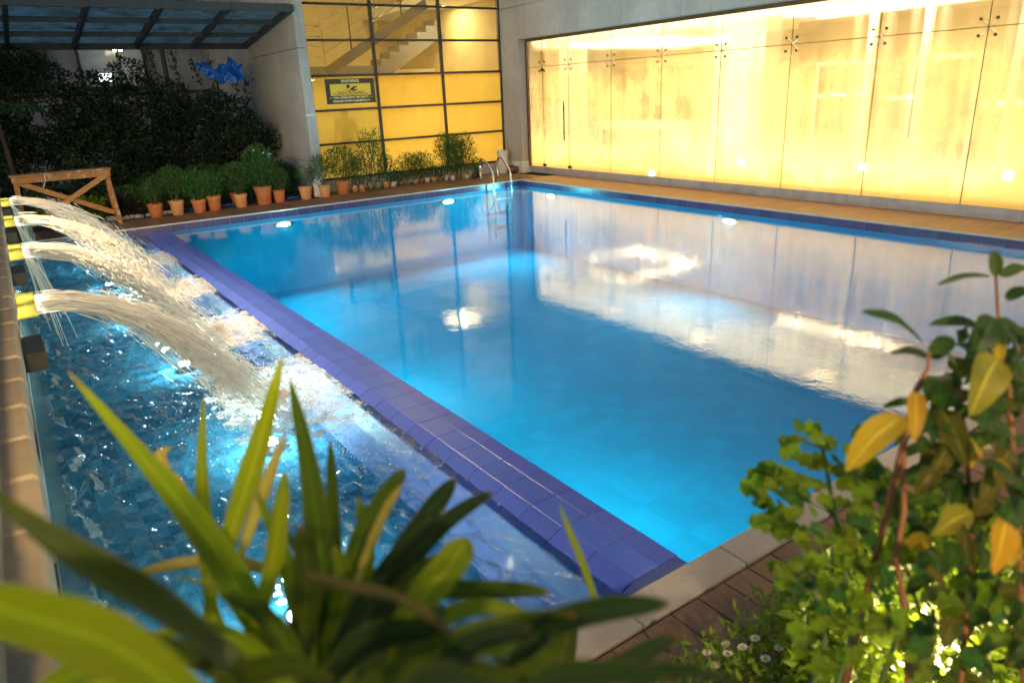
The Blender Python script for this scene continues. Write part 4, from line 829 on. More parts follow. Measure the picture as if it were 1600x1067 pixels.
M['bubble'], nt, out = new_mat('bubble'); df = N(nt,'BsdfDiffuse'); df.inputs[0].default_value=(.9,.89,.89,1); tl = N(nt,'BsdfTranslucent'); tl.inputs[0].default_value=(.9,.89,.9,1); m1=N(nt,'MixShader'); m1.inputs[0].default_value=.5; L(nt,df.outputs[0],m1.inputs[1]); L(nt,tl.outputs[0],m1.inputs[2]); L(nt,m1.outputs[0],out.inputs[0])
def drops_mesh(P, rad, stretch=None):
    base = np.array([(0,0,1),(0,0,-1),(1,0,0),(-1,0,0),(0,1,0),(0,-1,0)],float); fc = np.array([(0,2,4),(0,4,3),(0,3,5),(0,5,2),(1,4,2),(1,3,4),(1,5,3),(1,2,5)])
    n_ = len(P); Vv = np.tile(base,(n_,1,1))*rad[:,None,None]
    if stretch is not None: Vv = Vv + (Vv@ (stretch/ (np.linalg.norm(stretch,axis=1,keepdims=True)+1e-9))[:,:,None])*stretch[:,None,:]/ (rad[:,None,None]*0+1)
    Vv = Vv + P[:,None,:]; return Vv.reshape(-1,3), (fc[None]+np.arange(n_)[:,None,None]*6).reshape(-1,3)
JV = [2.28,2.28,2.12,2.12]
jl = ['farthest arching jet of white water, landing near the far wall','second farthest arching jet of white water','third farthest arching jet of white water','nearest and widest arching jet of white water']
for k,(y,lit) in enumerate([s for s in SCUP if s[1]]):
    t = thing('water_jet', jl[k], 'water jet', (-9.68,y,ZS), 'jets of water from the fountain wall'); lx = LAND[k][0]; T_fall = math.sqrt(2*(ZS-.04-ZF)/9.81); v0 = (lx+9.68)/T_fall
    st_ = [MB(), MB()]
    for j in range(1500):
        y0 = y+rng.uniform(-.13,.13)*(1 if j%3 else .8); z0 = ZS+rng.normal()*.020; vx = v0*rng.normal(1.0,.065+.05*(j%5==0)); vy = rng.normal()*.07+(y0-y)*.1-.06; vz = rng.normal()*.08+.12
        ta = rng.uniform(-.02,.9)**1.0*T_fall*.95 if j>70 else 0; ta = max(0,ta)
        if ta > .6*T_fall and rng.uniform() < .6: continue
        tb = min(T_fall*1.05, ta+rng.uniform(.03,.13) if j>70 else ta+rng.uniform(.12,.28)); ph = rng.uniform(0,6.28)
        pts = []
        for q in np.linspace(ta,tb,6):
            pts.append((-9.70+vx*q, y0+vy*q+.010*math.sin(q*30+ph)*q/T_fall, z0+vz*q-.5*9.81*q*q+.010*math.sin(q*38+ph)*q/T_fall))
        if pts[-1][2] < ZF-.02: continue
        r_ = rng.uniform(.002,.0075)*(1-.45*ta/T_fall)*(1.5 if j<=70 else 1); st_[j%2].tube(pts, [r_*.2,r_*rng.uniform(.5,1),r_,r_*rng.uniform(.5,1),r_*.8,r_*.15], 5, cap=False)
    s_ = MB(); s_.v = st_[0].v+[]; s_.f = st_[0].f; s_.m = st_[0].m; o_ = len(s_.v); s_.v += st_[1].v; s_.f = s_.f+[tuple(i+o_ for i in q) for q in st_[1].f]; s_.m = s_.m+st_[1].m
    stuff(s_.build('strands', M['jet'], t, smooth=True))
    nu, nv = 40, 26; P = []
    for i in range(nu):
        q = T_fall*.60*i/(nu-1)
        for j in range(nv):
            w = (j/(nv-1)-.5)*.28; a = w*(1+.5*q); P.append((-9.70+v0*q, y+a-.10*q+.012*math.sin(i*.9+j*1.3), ZS+.008+.12*q-4.905*q*q+.010*math.sin(j*1.9+i*.35)+.008*math.sin(j*.7-i*.6)))
    V = np.array(P); I = np.arange(nu*nv).reshape(nu,nv); F = np.stack([I[:-1,:-1],I[1:,:-1],I[1:,1:],I[:-1,1:]],-1).reshape(-1,4)
    keep = rng.uniform(size=len(F)) > np.clip((np.repeat(np.arange(nu-1),nv-1)/(nu-1)-.35)*1.5, 0, .97); 
    stuff(np_mesh('sheet', V, F[keep], M['jet'], t, smooth=True, off=t.location))
    nd2 = 2200; q = rng.uniform(.1,1.02,nd2)**.5*T_fall; P = np.stack([-9.70+v0*rng.normal(1,.09,nd2)*q, y+rng.normal(0,.095,nd2)*(1+q)-.05*q, ZS+rng.normal(0,.03,nd2)+(.12+rng.normal(0,.12,nd2))*q-4.905*q*q],1); P = P[P[:,2]>ZF+.01]
    Vd = np.stack([np.full(len(P),v0), np.zeros(len(P)), -9.0*rng.uniform(.2,.45,len(P))],1)*.007*rng.uniform(.5,1.6,(len(P),1)); rad = rng.uniform(.0015,.0042,len(P))
    V,F = drops_mesh(P, rad); d_ = np.repeat(Vd,6,axis=0); sgn = np.tile(np.array([-1,1,1,-1,0,0]),len(P))[:,None]; V = V + d_*sgn; stuff(np_mesh('droplets', V, F, M['jet'], t, off=t.location))
    if k < 3:   # thin trickles below the scupper lip
        mb = MB()
        for j in range(26):
            yy = y+rng.uniform(-.2,.2); vx = rng.uniform(.05,.6); pts = [(-9.69+vx*q_, yy, ZS-.05-4.9*q_*q_) for q_ in np.linspace(.02,.40*rng.uniform(.5,1),6)]; mb.tube(pts, rng.uniform(.002,.004), 4, cap=False)
        stuff(mb.build('trickle', M['jet'], t, smooth=True))
# foam where the jets land
fl_ = ['foam churning round the farthest jet','foam streak below the second farthest jet','foam streak below the third farthest jet','brightest broad foam patch under the nearest jet']
for k,(lx,ly) in enumerate(LAND):
    t = thing('foam_patch', fl_[k], 'foam', (lx,ly,ZF), 'foam patches on the fountain pool'); nu, nv = 120, 150; sz = (.95,1.25) if k < 3 else (1.05,1.6)
    U, W = np.meshgrid(np.linspace(-.55,.62,nu), np.linspace(-.5,.5,nv), indexing='ij'); PX = lx+.30+U*sz[0]; PY = ly+.06+W*sz[1]+.25*(PX-lx)
    hgt = np.zeros_like(PX); amp = 1.0
    for o_ in range(26):
        a = rng.uniform(0,6.28); lam = rng.uniform(.035,.25); hgt += np.sin((PX*math.cos(a)+PY*math.sin(a))*6.28/lam+rng.uniform(0,6.28))*lam*.065
    hgt += rng.normal(0,.0022,hgt.shape)
    e = 1-np.sqrt((U/.50)**2+((W+.10*np.sin(U*6+k))/.44)**2); dens = e + hgt*7 + rng.normal(0,.10,e.shape)
    Zf = ZF + .012 + np.clip(e,0,1)*.030 + hgt*.16*np.clip(e+.35,0,1); Zf = np.maximum(Zf, ZF+.004)
    V = np.stack([PX,PY,Zf],-1).reshape(-1,3); I = np.arange(nu*nv).reshape(nu,nv); F = np.stack([I[:-1,:-1],I[1:,:-1],I[1:,1:],I[:-1,1:]],-1).reshape(-1,4)
    dm_ = dens[:-1,:-1].ravel(); keep = (dm_ > -.06) & (V[F].mean(1)[:,0] < -7.93); o = np_mesh('froth', V, F[keep], M['foam'], t, smooth=True, off=t.location); stuff(o)
    nd2 = 12000 if k < 3 else 30000; a = rng.uniform(0,6.28,nd2); rr_ = rng.normal(0,.62,nd2)*(1+.35*np.sin(a*3+k)+.25*np.sin(a*7+2*k)); px_ = lx+.20+np.cos(a)*rr_*.40*sz[0]; py_ = ly+.08+np.sin(a)*rr_*.52*sz[1]+.35*(px_-lx-.2)
    P = np.stack([px_,py_,ZF+.012+rng.exponential(.022,nd2)*np.exp(-(rr_/.55)**2)*(1+.6*np.sin(px_*31)*np.cos(py_*27))],1); P = P[P[:,0]<-7.95]; P = P[rng.uniform(size=len(P)) < .06+.94*np.clip(np.sin(P[:,0]*23+np.sin(P[:,1]*17)*1.5)*np.cos(P[:,1]*19+k)*1.3+.5,0,1)]
    V,F = drops_mesh(P, rng.uniform(.0015,.0052,len(P))); stuff(np_mesh('bubbles', V, F, M['bubble'], t, off=t.location))
    nd2 = 700; a = rng.uniform(0,6.28,nd2); rr_ = rng.uniform(0,.34,nd2)**.8; P = np.stack([lx+.05+np.cos(a)*rr_, ly+np.sin(a)*rr_*1.1, ZF+.04+rng.exponential(.06,nd2)],1); P = P[P[:,0]<-7.7]
    V,F = drops_mesh(P, rng.uniform(.0015,.0045,len(P))); stuff(np_mesh('splash', V, F, M['jet'], t, off=t.location))
# ================================================================== UNDERWATER LIGHTS
M['lens'] = emit('pool_lens', (.75,1.0,.98), 30)
pls = [((-5.55,-.012,-.27),'y','underwater pool light in the far wall near the trestle side'),((-1.95,-.012,-.27),'y','underwater pool light in the far wall near the ladder'),((-.012,-1.15,-.27),'x','underwater pool light in the long right wall near the corner'),((-.012,-5.95,-.27),'x','underwater pool light in the middle of the long right wall')]
for (x,y,z),ax,lab in pls:
    t = thing('pool_light', lab, 'pool light', (x,y,z), 'round underwater pool lights'); a = MB().lathe([(.12,0),(.13,.01),(.12,.02),(.10,.02)], 20); o1 = a.build('ring', M['steel'], t, off=(0,0,0)); o2 = MB().lathe([(.095,.004),(.085,.022),(.03,.03)], 20).build('lens', M['lens'], t, off=(0,0,0))
    for o in (o1,o2): o.rotation_euler = (R(90),0,0) if ax == 'y' else (0,R(-90),0); o.scale = (1.5,.5,1) if ax == 'y' else (.5,1.5,1)
    d_ = Vector((0,-1,0)) if ax == 'y' else Vector((-1,0,0)); a = area('lamp', Vector((x,y,z))+d_*.05, .18, .18, 78 if ax == 'y' else 62, (.30,.90,1.0), (R(-90)+R(-14),0,0) if ax=='y' else (0,R(90)-R(14) if False else R(90),0), par=t)
for k,(x,y) in enumerate(((-8.75,-1.6),(-8.75,-3.9),(-8.6,-6.1),(-8.45,-8.45),(-8.95,-10.5))):
    t = thing('fountain_light', ('farthest teal light under the fountain water','second farthest teal light under the fountain water','middle teal light under the fountain water','bright light glowing under the nearest foam patch','nearest teal light under the fountain water')[k], 'pool light', (x,y,-.6), 'lights on the floor of the fountain pool')
    MB().lathe([(.08,-.02),(.09,.0),(.08,.05),(.06,.05)], 16, (x,y,-.6)).build('ring', M['steel'], t); MB().lathe([(.055,.045),(.05,.065),(.02,.07)], 16, (x,y,-.6)).build('lens', M['lens'], t); point('lamp', (x,y,-.45), (34,34,34,42,28)[k], (.55,1.0,.95), .05, t)

for k,(y_,lab) in enumerate(((-2.6,'added unseen pool light on the divider wall, farthest of three'),(-6.2,'added unseen pool light on the divider wall, middle of three'),(-9.9,'added unseen pool light on the divider wall, nearest of three'))):  # unseen lamps added to even out the light on the pool floor
    t = thing('pool_light', lab, 'pool light', (-7.545,y_,-.45), 'round underwater pool lights'); o1 = MB().lathe([(.12,0),(.13,.01),(.12,.02),(.10,.02)], 20).build('ring', M['steel'], t, off=(0,0,0)); o2 = MB().lathe([(.095,.004),(.085,.022),(.03,.03)], 20).build('lens', M['lens'], t, off=(0,0,0))
    for o in (o1,o2): o.rotation_euler = (0,R(90),0)
    area('lamp', (-7.49,y_,-.45), .18, .18, (78,90,88)[k], (.30,.90,1.0), (0,R(-90),0), par=t)
# ================================================================== PEOPLE IN THE LOBBY
def person(name, label, loc, rz, shirt, trousers, lean=.25):
    me = bpy.data.meshes.new(name); bm = bmesh.new()
    J = {'pel':(0,0,.92,.13),'wst':(0,.0,1.06,.12),'chs':(0,.06*lean*4,1.30,.145),'nck':(0,.09*lean*4,1.46,.055),'hd0':(0,.12*lean*4,1.54,.075),'hd1':(0,.15*lean*4,1.62,.095),'hd2':(0,.15*lean*4,1.70,.07)}
    E_ = [('pel','wst'),('wst','chs'),('chs','nck'),('nck','hd0'),('hd0','hd1'),('hd1','hd2')]
    for s in (-1,1):
        k = str(s); J.update({'sh'+k:(s*.19,.055*lean*4,1.38,.07),'el'+k:(s*.25,.04+.1*lean,1.11,.047),'wr'+k:(s*.24,.14+.2*lean,.90,.034),'pm'+k:(s*.235,.17+.2*lean,.84,.034),
          'hp'+k:(s*.09,0,.86,.10),'kn'+k:(s*.10,.02,.48,.062),'an'+k:(s*.105,-.02,.09,.042),'to'+k:(s*.12,.13,.035,.035)})
        E_ += [('chs','sh'+k),('sh'+k,'el'+k),('el'+k,'wr'+k),('wr'+k,'pm'+k),('pel','hp'+k),('hp'+k,'kn'+k),('kn'+k,'an'+k),('an'+k,'to'+k)]
        for fi,(dx,dy,dz) in enumerate(((-.03,.02,-.075),(-.01,.022,-.088),(.01,.022,-.084),(.028,.018,-.068),(-.05*s,.05,-.03))):
            p = J['pm'+k]; J['f%d'%fi+k] = (p[0]+dx*.6,p[1]+dy*.5,p[2]+dz*.45,.010); J['g%d'%fi+k] = (p[0]+dx,p[1]+dy+.01,p[2]+dz,.008); E_ += [('pm'+k,'f%d'%fi+k),('f%d'%fi+k,'g%d'%fi+k)]
    names = list(J); vv = {q: bm.verts.new(J[q][:3]) for q in names}
    for a,b_ in E_: bm.edges.new((vv[a],vv[b_]))
    bm.to_mesh(me); bm.free(); o = bpy.data.objects.new(name, me); COL.objects.link(o); sk = o.modifiers.new('skin','SKIN'); sub = o.modifiers.new('sub','SUBSURF'); sub.levels = sub.render_levels = 2
    for i,q in enumerate(names): me.skin_vertices[0].data[i].radius = (J[q][3],)*2
    me.skin_vertices[0].data[0].use_root = True
    bpy.context.view_layer.update(); me2 = bpy.data.meshes.new_from_object(o.evaluated_get(bpy.context.evaluated_depsgraph_get())); bpy.data.objects.remove(o)
    me2.materials.clear(); [me2.materials.append(x) for x in (M['skin'],shirt,trousers,M['hair'])]
    for p in me2.polygons:
        z, x, y = p.center.z, abs(p.center.x), p.center.y; p.use_smooth = True
        hy = J['hd1'][1]
        p.material_index = 3 if z > 1.66 or (z > 1.55 and y < hy-.01) else 0 if z > 1.47 else (0 if (x > .20 and z < .98) else 1 if z > .93 else 2)
    o = bpy.data.objects.new(name, me2); COL.objects.link(o); o.location = loc; o.rotation_euler = (0,0,rz); nz = MB(); hy = J['hd1'][1]
    tag(o, label, 'person'); return o
person('person', 'person in a white shirt standing behind the fogged glass door', (2.15,1.35,.10), R(-60), M['white_cloth'], M['dark_cloth'])
person('person', 'dim dark clothed person standing behind the glazing below the warning sign', (-2.95,2.75,.03), R(160), M['dark_cloth'], M['dark_cloth'], .05)

# ================================================================== GARDEN FLOODLIGHTS (lit lamps that throw the warm light)
M['flood_lens'] = emit('flood_lens', (1,.78,.42), 6)
def flood(lab, loc, aim, e, size=70, blend=.7, col=(1,.70,.34), pole=True):
    loc = Vector(loc); aim = Vector(aim); d_ = (aim-loc).normalized(); t = thing('garden_floodlight', lab, 'floodlight', (loc.x,loc.y,0 if pole else loc.z))
    rotq = d_.to_track_quat('-Z','Y'); h = MB(); h.box(-.13,.13,-.10,.10,.0,.09); o = h.build('housing', M['dark_metal'], t, off=(0,0,0), bevel=.01); l2 = MB().box(-.115,.115,-.085,.085,-.012,-.002).build('lens', M['flood_lens'], t, off=(0,0,0))
    for q in (o,l2): q.rotation_mode='QUATERNION'; q.rotation_quaternion = rotq; q.location = loc-t.location
    if pole: MB().tube([(loc.x,loc.y,0),(loc.x,loc.y,loc.z+.05)], .025, 8).build('pole', M['dark_metal'], t); 
    s_ = bpy.data.lights.new('lamp','SPOT'); s_.energy = e; s_.spot_size = R(size*2); s_.spot_blend = blend; s_.color = col; s_.shadow_soft_size = .10
    so = bpy.data.objects.new('lamp', s_); COL.objects.link(so); so.parent = t; so.rotation_mode='QUATERNION'; so.rotation_quaternion = rotq; so.location = loc+d_*.04-t.location; return t
flood('warm floodlight on a post above the fountain wall', (-10.75,-6.3,2.75), (-8.6,-5.6,.2), 2000, 80)
flood('warm garden floodlight on a post behind the planting', (-9.95,-15.0,3.1), (-9.3,-7.6,.4), 900, 19)
flood('added warm floodlight on a post, unseen behind the right shrub', (-5.6,-15.6,2.8), (-7.6,-11.9,.0), 330, 42)  # added out of view to brighten the near deck and coping
flood('warm garden floodlight on a post behind the palm and the shrub', (-10.2,-15.9,2.7), (-8.5,-12.7,.9), 620, 26)
flood('small warm uplight hidden low in the right shrub', (-7.75,-12.95,.25), (-8.4,-12.85,1.2), 70, 75, pole=False, col=(1,.80,.30))
# ================================================================== FOREGROUND PLANTS (coordinates in metres)
BLADES = [[[[-9.5453,-13.0811,1.3748],[-9.5629,-12.9958,1.3972],[-9.5825,-12.8918,1.4608],[-9.6112,-12.7862,1.5134],[-9.6655,-12.6456,1.6081]],0.0338,0,"pt"],[[[-9.6026,-13.1929,1.5035],[-9.6498,-13.1572,1.573],[-9.6928,-13.1312,1.6262],[-9.7327,-13.1041,1.6873]],0.0429,1,"pt"],[[[-9.6481,-13.2588,1.5776],[-9.683,-13.2315,1.6265],[-9.7276,-13.2054,1.6575],[-9.7394,-13.2066,1.6761]],0.0317,0,"pt"],[[[-9.5973,-12.8971,1.3634],[-9.578,-12.8153,1.4167],[-9.5557,-12.7367,1.4672],[-9.5237,-12.6563,1.5376]],0.0198,0,"pt"],[[[-9.5761,-12.8839,1.429],[-9.5262,-12.8352,1.4834],[-9.4811,-12.7853,1.5326],[-9.4335,-12.7326,1.5929]],0.028,2,"pt"],[[[-9.5258,-13.0543,1.3483],[-9.4938,-12.969,1.3998],[-9.4606,-12.868,1.4908],[-9.4379,-12.7628,1.5749]],0.031,3,"pt"],[[[-9.4642,-12.9148,1.3231],[-9.4457,-12.869,1.3604],[-9.4246,-12.8198,1.41],[-9.399,-12.7675,1.4742]],0.0155,1,"rd"],[[[-9.5774,-12.9955,1.405],[-9.539,-12.9579,1.4549],[-9.5091,-12.9169,1.499],[-9.4912,-12.8811,1.5118]],0.0204,2,"pt"],[[[-9.5453,-12.8202,1.3869],[-9.5089,-12.7997,1.4335],[-9.476,-12.7788,1.4752],[-9.4508,-12.7615,1.4962]],0.0166,4,"pt"],[[[-9.4897,-13.0015,1.4103],[-9.4505,-12.9704,1.4462],[-9.4059,-12.9467,1.4731],[-9.3672,-12.9241,1.4878]],0.0226,3,"rd"],[[[-9.4875,-13.0245,1.4201],[-9.4452,-12.9949,1.4573],[-9.412,-12.9679,1.4735],[-9.3805,-12.9429,1.4825]],0.011,4,"rd"],[[[-9.4695,-13.0184,1.4029],[-9.4173,-12.9923,1.4273],[-9.3626,-12.9687,1.4499],[-9.3118,-12.9456,1.4651]],0.0252,5,"rd"],[[[-9.4528,-13.01,1.3889],[-9.4029,-12.9915,1.4119],[-9.3443,-12.9789,1.4348],[-9.2788,-12.9752,1.4479]],0.0221,5,"rd"],[[[-9.4817,-13.0324,1.4106],[-9.4402,-13.0092,1.4313],[-9.3931,-12.9939,1.4423],[-9.3506,-12.9771,1.4493]],0.0188,5,"rd"],[[[-9.4909,-13.1349,1.4564],[-9.4486,-13.1164,1.4671],[-9.4068,-13.0984,1.4758],[-9.3741,-13.0773,1.4775]],0.0317,2,"rd"],[[[-9.469,-13.0563,1.4352],[-9.4085,-13.0611,1.4198],[-9.3454,-13.0708,1.3972],[-9.2797,-13.0836,1.3713]],0.0204,1,"rd"],[[[-9.2186,-13.0968,1.3168],[-9.1992,-13.0514,1.3343],[-9.1825,-13.0007,1.36],[-9.1629,-12.9557,1.3769]],0.0168,2,"pt"],[[[-9.469,-13.2655,1.4852],[-9.4195,-13.2551,1.5086],[-9.3652,-13.2596,1.5045],[-9.2986,-13.2767,1.49]],0.0209,5,"rd"],[[[-9.4176,-13.2296,1.41],[-9.3624,-13.23,1.3969],[-9.3008,-13.2304,1.3937],[-9.2338,-13.2336,1.3928]],0.0214,5,"rd"],[[[-9.5465,-13.1144,1.5369],[-9.5168,-13.1607,1.5357],[-9.4935,-13.2021,1.5356],[-9.4677,-13.2571,1.5073]],0.0158,6,"pt"],[[[-9.5549,-13.2262,1.501],[-9.5134,-13.2251,1.5097],[-9.4543,-13.2374,1.515],[-9.3853,-13.2599,1.5119]],0.0228,3,"rd"],[[[-9.6675,-12.7046,1.3429],[-9.6135,-12.7702,1.3755],[-9.5601,-12.8403,1.3963],[-9.5151,-12.9118,1.4001]],0.0207,4,"rd"],[[[-9.5664,-12.6249,1.3912],[-9.5804,-12.5882,1.4053],[-9.5812,-12.5574,1.4265],[-9.5629,-12.5468,1.4306]],0.0162,4,"rd"],[[[-9.5651,-12.6367,1.3655],[-9.5707,-12.6076,1.3951],[-9.5781,-12.5826,1.4123]],0.0159,4,"rd"],[[[-9.5744,-13.1577,1.4501],[-9.5313,-13.171,1.4981],[-9.4969,-13.1933,1.5104],[-9.4674,-13.2203,1.5041]],0.0231,5,"pt"],[[[-9.5706,-13.2171,1.4975],[-9.5329,-13.2473,1.5269],[-9.4942,-13.2855,1.5389],[-9.4611,-13.3257,1.5373]],0.022,1,"pt"],[[[-9.5326,-13.2626,1.5114],[-9.5048,-13.27,1.5387],[-9.4798,-13.2805,1.5538],[-9.4538,-13.2962,1.5585]],0.0227,5,"rd"],[[[-9.574,-13.0823,1.3865],[-9.5441,-13.0451,1.4219],[-9.5183,-13.0049,1.4576],[-9.5046,-12.9592,1.4871]],0.0277,1,"rd"],[[[-9.532,-13.1496,1.4161],[-9.5082,-13.1294,1.4414],[-9.4845,-13.1104,1.4639],[-9.4733,-13.0888,1.4726]],0.0262,5,"rd"],[[[-9.5087,-13.2037,1.4466],[-9.4945,-13.1825,1.4794],[-9.477,-13.1732,1.489],[-9.4513,-13.1715,1.4939]],0.0199,3,"rd"],[[[-9.5635,-13.1085,1.4019],[-9.5178,-13.0964,1.4438],[-9.4867,-13.0818,1.4677],[-9.4645,-13.0698,1.4712]],0.0214,5,"rd"],[[[-9.402,-13.3351,1.4886],[-9.3973,-13.3423,1.5198],[-9.3762,-13.3682,1.5327],[-9.3533,-13.4013,1.5316]],0.0138,5,"pt"],[[[-9.4855,-13.3161,1.5208],[-9.4629,-13.3284,1.5483],[-9.4357,-13.3523,1.5556],[-9.4079,-13.3798,1.5554]],0.0174,5,"pt"],[[[-9.6979,-13.0312,1.43],[-9.715,-13.0171,1.4765],[-9.7359,-13.0092,1.502],[-9.7703,-12.9963,1.5179]],0.0249,2,"pt"],[[[-9.5968,-12.9881,1.3304],[-9.5969,-12.9385,1.367],[-9.5962,-12.8962,1.3877],[-9.5796,-12.8666,1.4035]],0.0218,2,"pt"],[[[-9.5509,-13.2876,1.5441],[-9.5371,-13.2981,1.5616],[-9.5196,-13.3152,1.5695],[-9.5026,-13.3373,1.5646]],0.0216,5,"pt"],[[[-9.6512,-13.1606,1.5018],[-9.6177,-13.1815,1.5264],[-9.5916,-13.2027,1.5383],[-9.57,-13.2277,1.5339]],0.0211,1,"pt"],[[[-9.5083,-13.2607,1.4942],[-9.4765,-13.2703,1.5024],[-9.4365,-13.2855,1.5106],[-9.4178,-13.2846,1.5225]],0.0183,1,"pt"],[[[-9.5335,-13.0325,1.3271],[-9.5211,-12.9649,1.386],[-9.5146,-12.9006,1.4275],[-9.5162,-12.8309,1.469]],0.0224,0,"pt"],[[[-9.5349,-13.0505,1.3428],[-9.5118,-12.9967,1.3862],[-9.5018,-12.936,1.4251],[-9.5128,-12.8635,1.4579]],0.0218,3,"pt"],[[[-9.5176,-13.0435,1.3262],[-9.471,-13.0,1.3834],[-9.4384,-12.954,1.4235],[-9.4185,-12.9009,1.4603]],0.0212,0,"rd"],[[[-9.5169,-13.063,1.3419],[-9.4649,-13.0361,1.3882],[-9.4095,-13.0199,1.415],[-9.3505,-13.0156,1.4188]],0.0204,3,"rd"],[[[-9.5513,-13.0579,1.3594],[-9.5572,-12.9965,1.3946],[-9.5796,-12.9292,1.4171],[-9.6221,-12.8573,1.4181]],0.0209,2,"pt"],[[[-9.5633,-13.0875,1.3915],[-9.5832,-13.0356,1.422],[-9.6155,-12.9848,1.4297],[-9.6606,-12.9347,1.4154]],0.0202,0,"pt"],[[[-9.5305,-13.1294,1.4054],[-9.4666,-13.1191,1.4318],[-9.3988,-13.1214,1.4342],[-9.3393,-13.1322,1.403]],0.0192,0,"rd"],[[[-9.5368,-13.1651,1.4322],[-9.4784,-13.1698,1.4543],[-9.4194,-13.1872,1.4473],[-9.3621,-13.2123,1.4191]],0.0175,3,"rd"],[[[-9.5405,-13.0845,1.3745],[-9.5148,-13.0459,1.4063],[-9.4848,-13.0131,1.4311],[-9.4766,-12.966,1.4552]],0.0203,0,"rd"],[[[-9.5616,-13.1267,1.4228],[-9.5648,-13.0853,1.455],[-9.5771,-13.0433,1.4743],[-9.6004,-13.0022,1.4737]],0.0208,3,"pt"],[[[-9.5587,-13.2064,1.481],[-9.5288,-13.2116,1.4967],[-9.4936,-13.226,1.4989],[-9.4623,-13.2463,1.4808]],0.019,0,"rd"],[[[-9.6908,-13.0194,1.4086],[-9.7008,-12.9838,1.4365],[-9.7275,-12.9394,1.4585],[-9.7688,-12.8913,1.4657]],0.0229,2,"pt"],[[[-9.6036,-13.1162,1.4407],[-9.6376,-13.0713,1.4724],[-9.6771,-13.0307,1.4849],[-9.7179,-12.9977,1.4772]],0.0211,1,"pt"],[[[-9.7536,-13.0416,1.4675],[-9.7239,-13.0525,1.4894],[-9.6854,-13.0755,1.4968],[-9.6594,-13.0977,1.486]],0.0197,0,"pt"]]
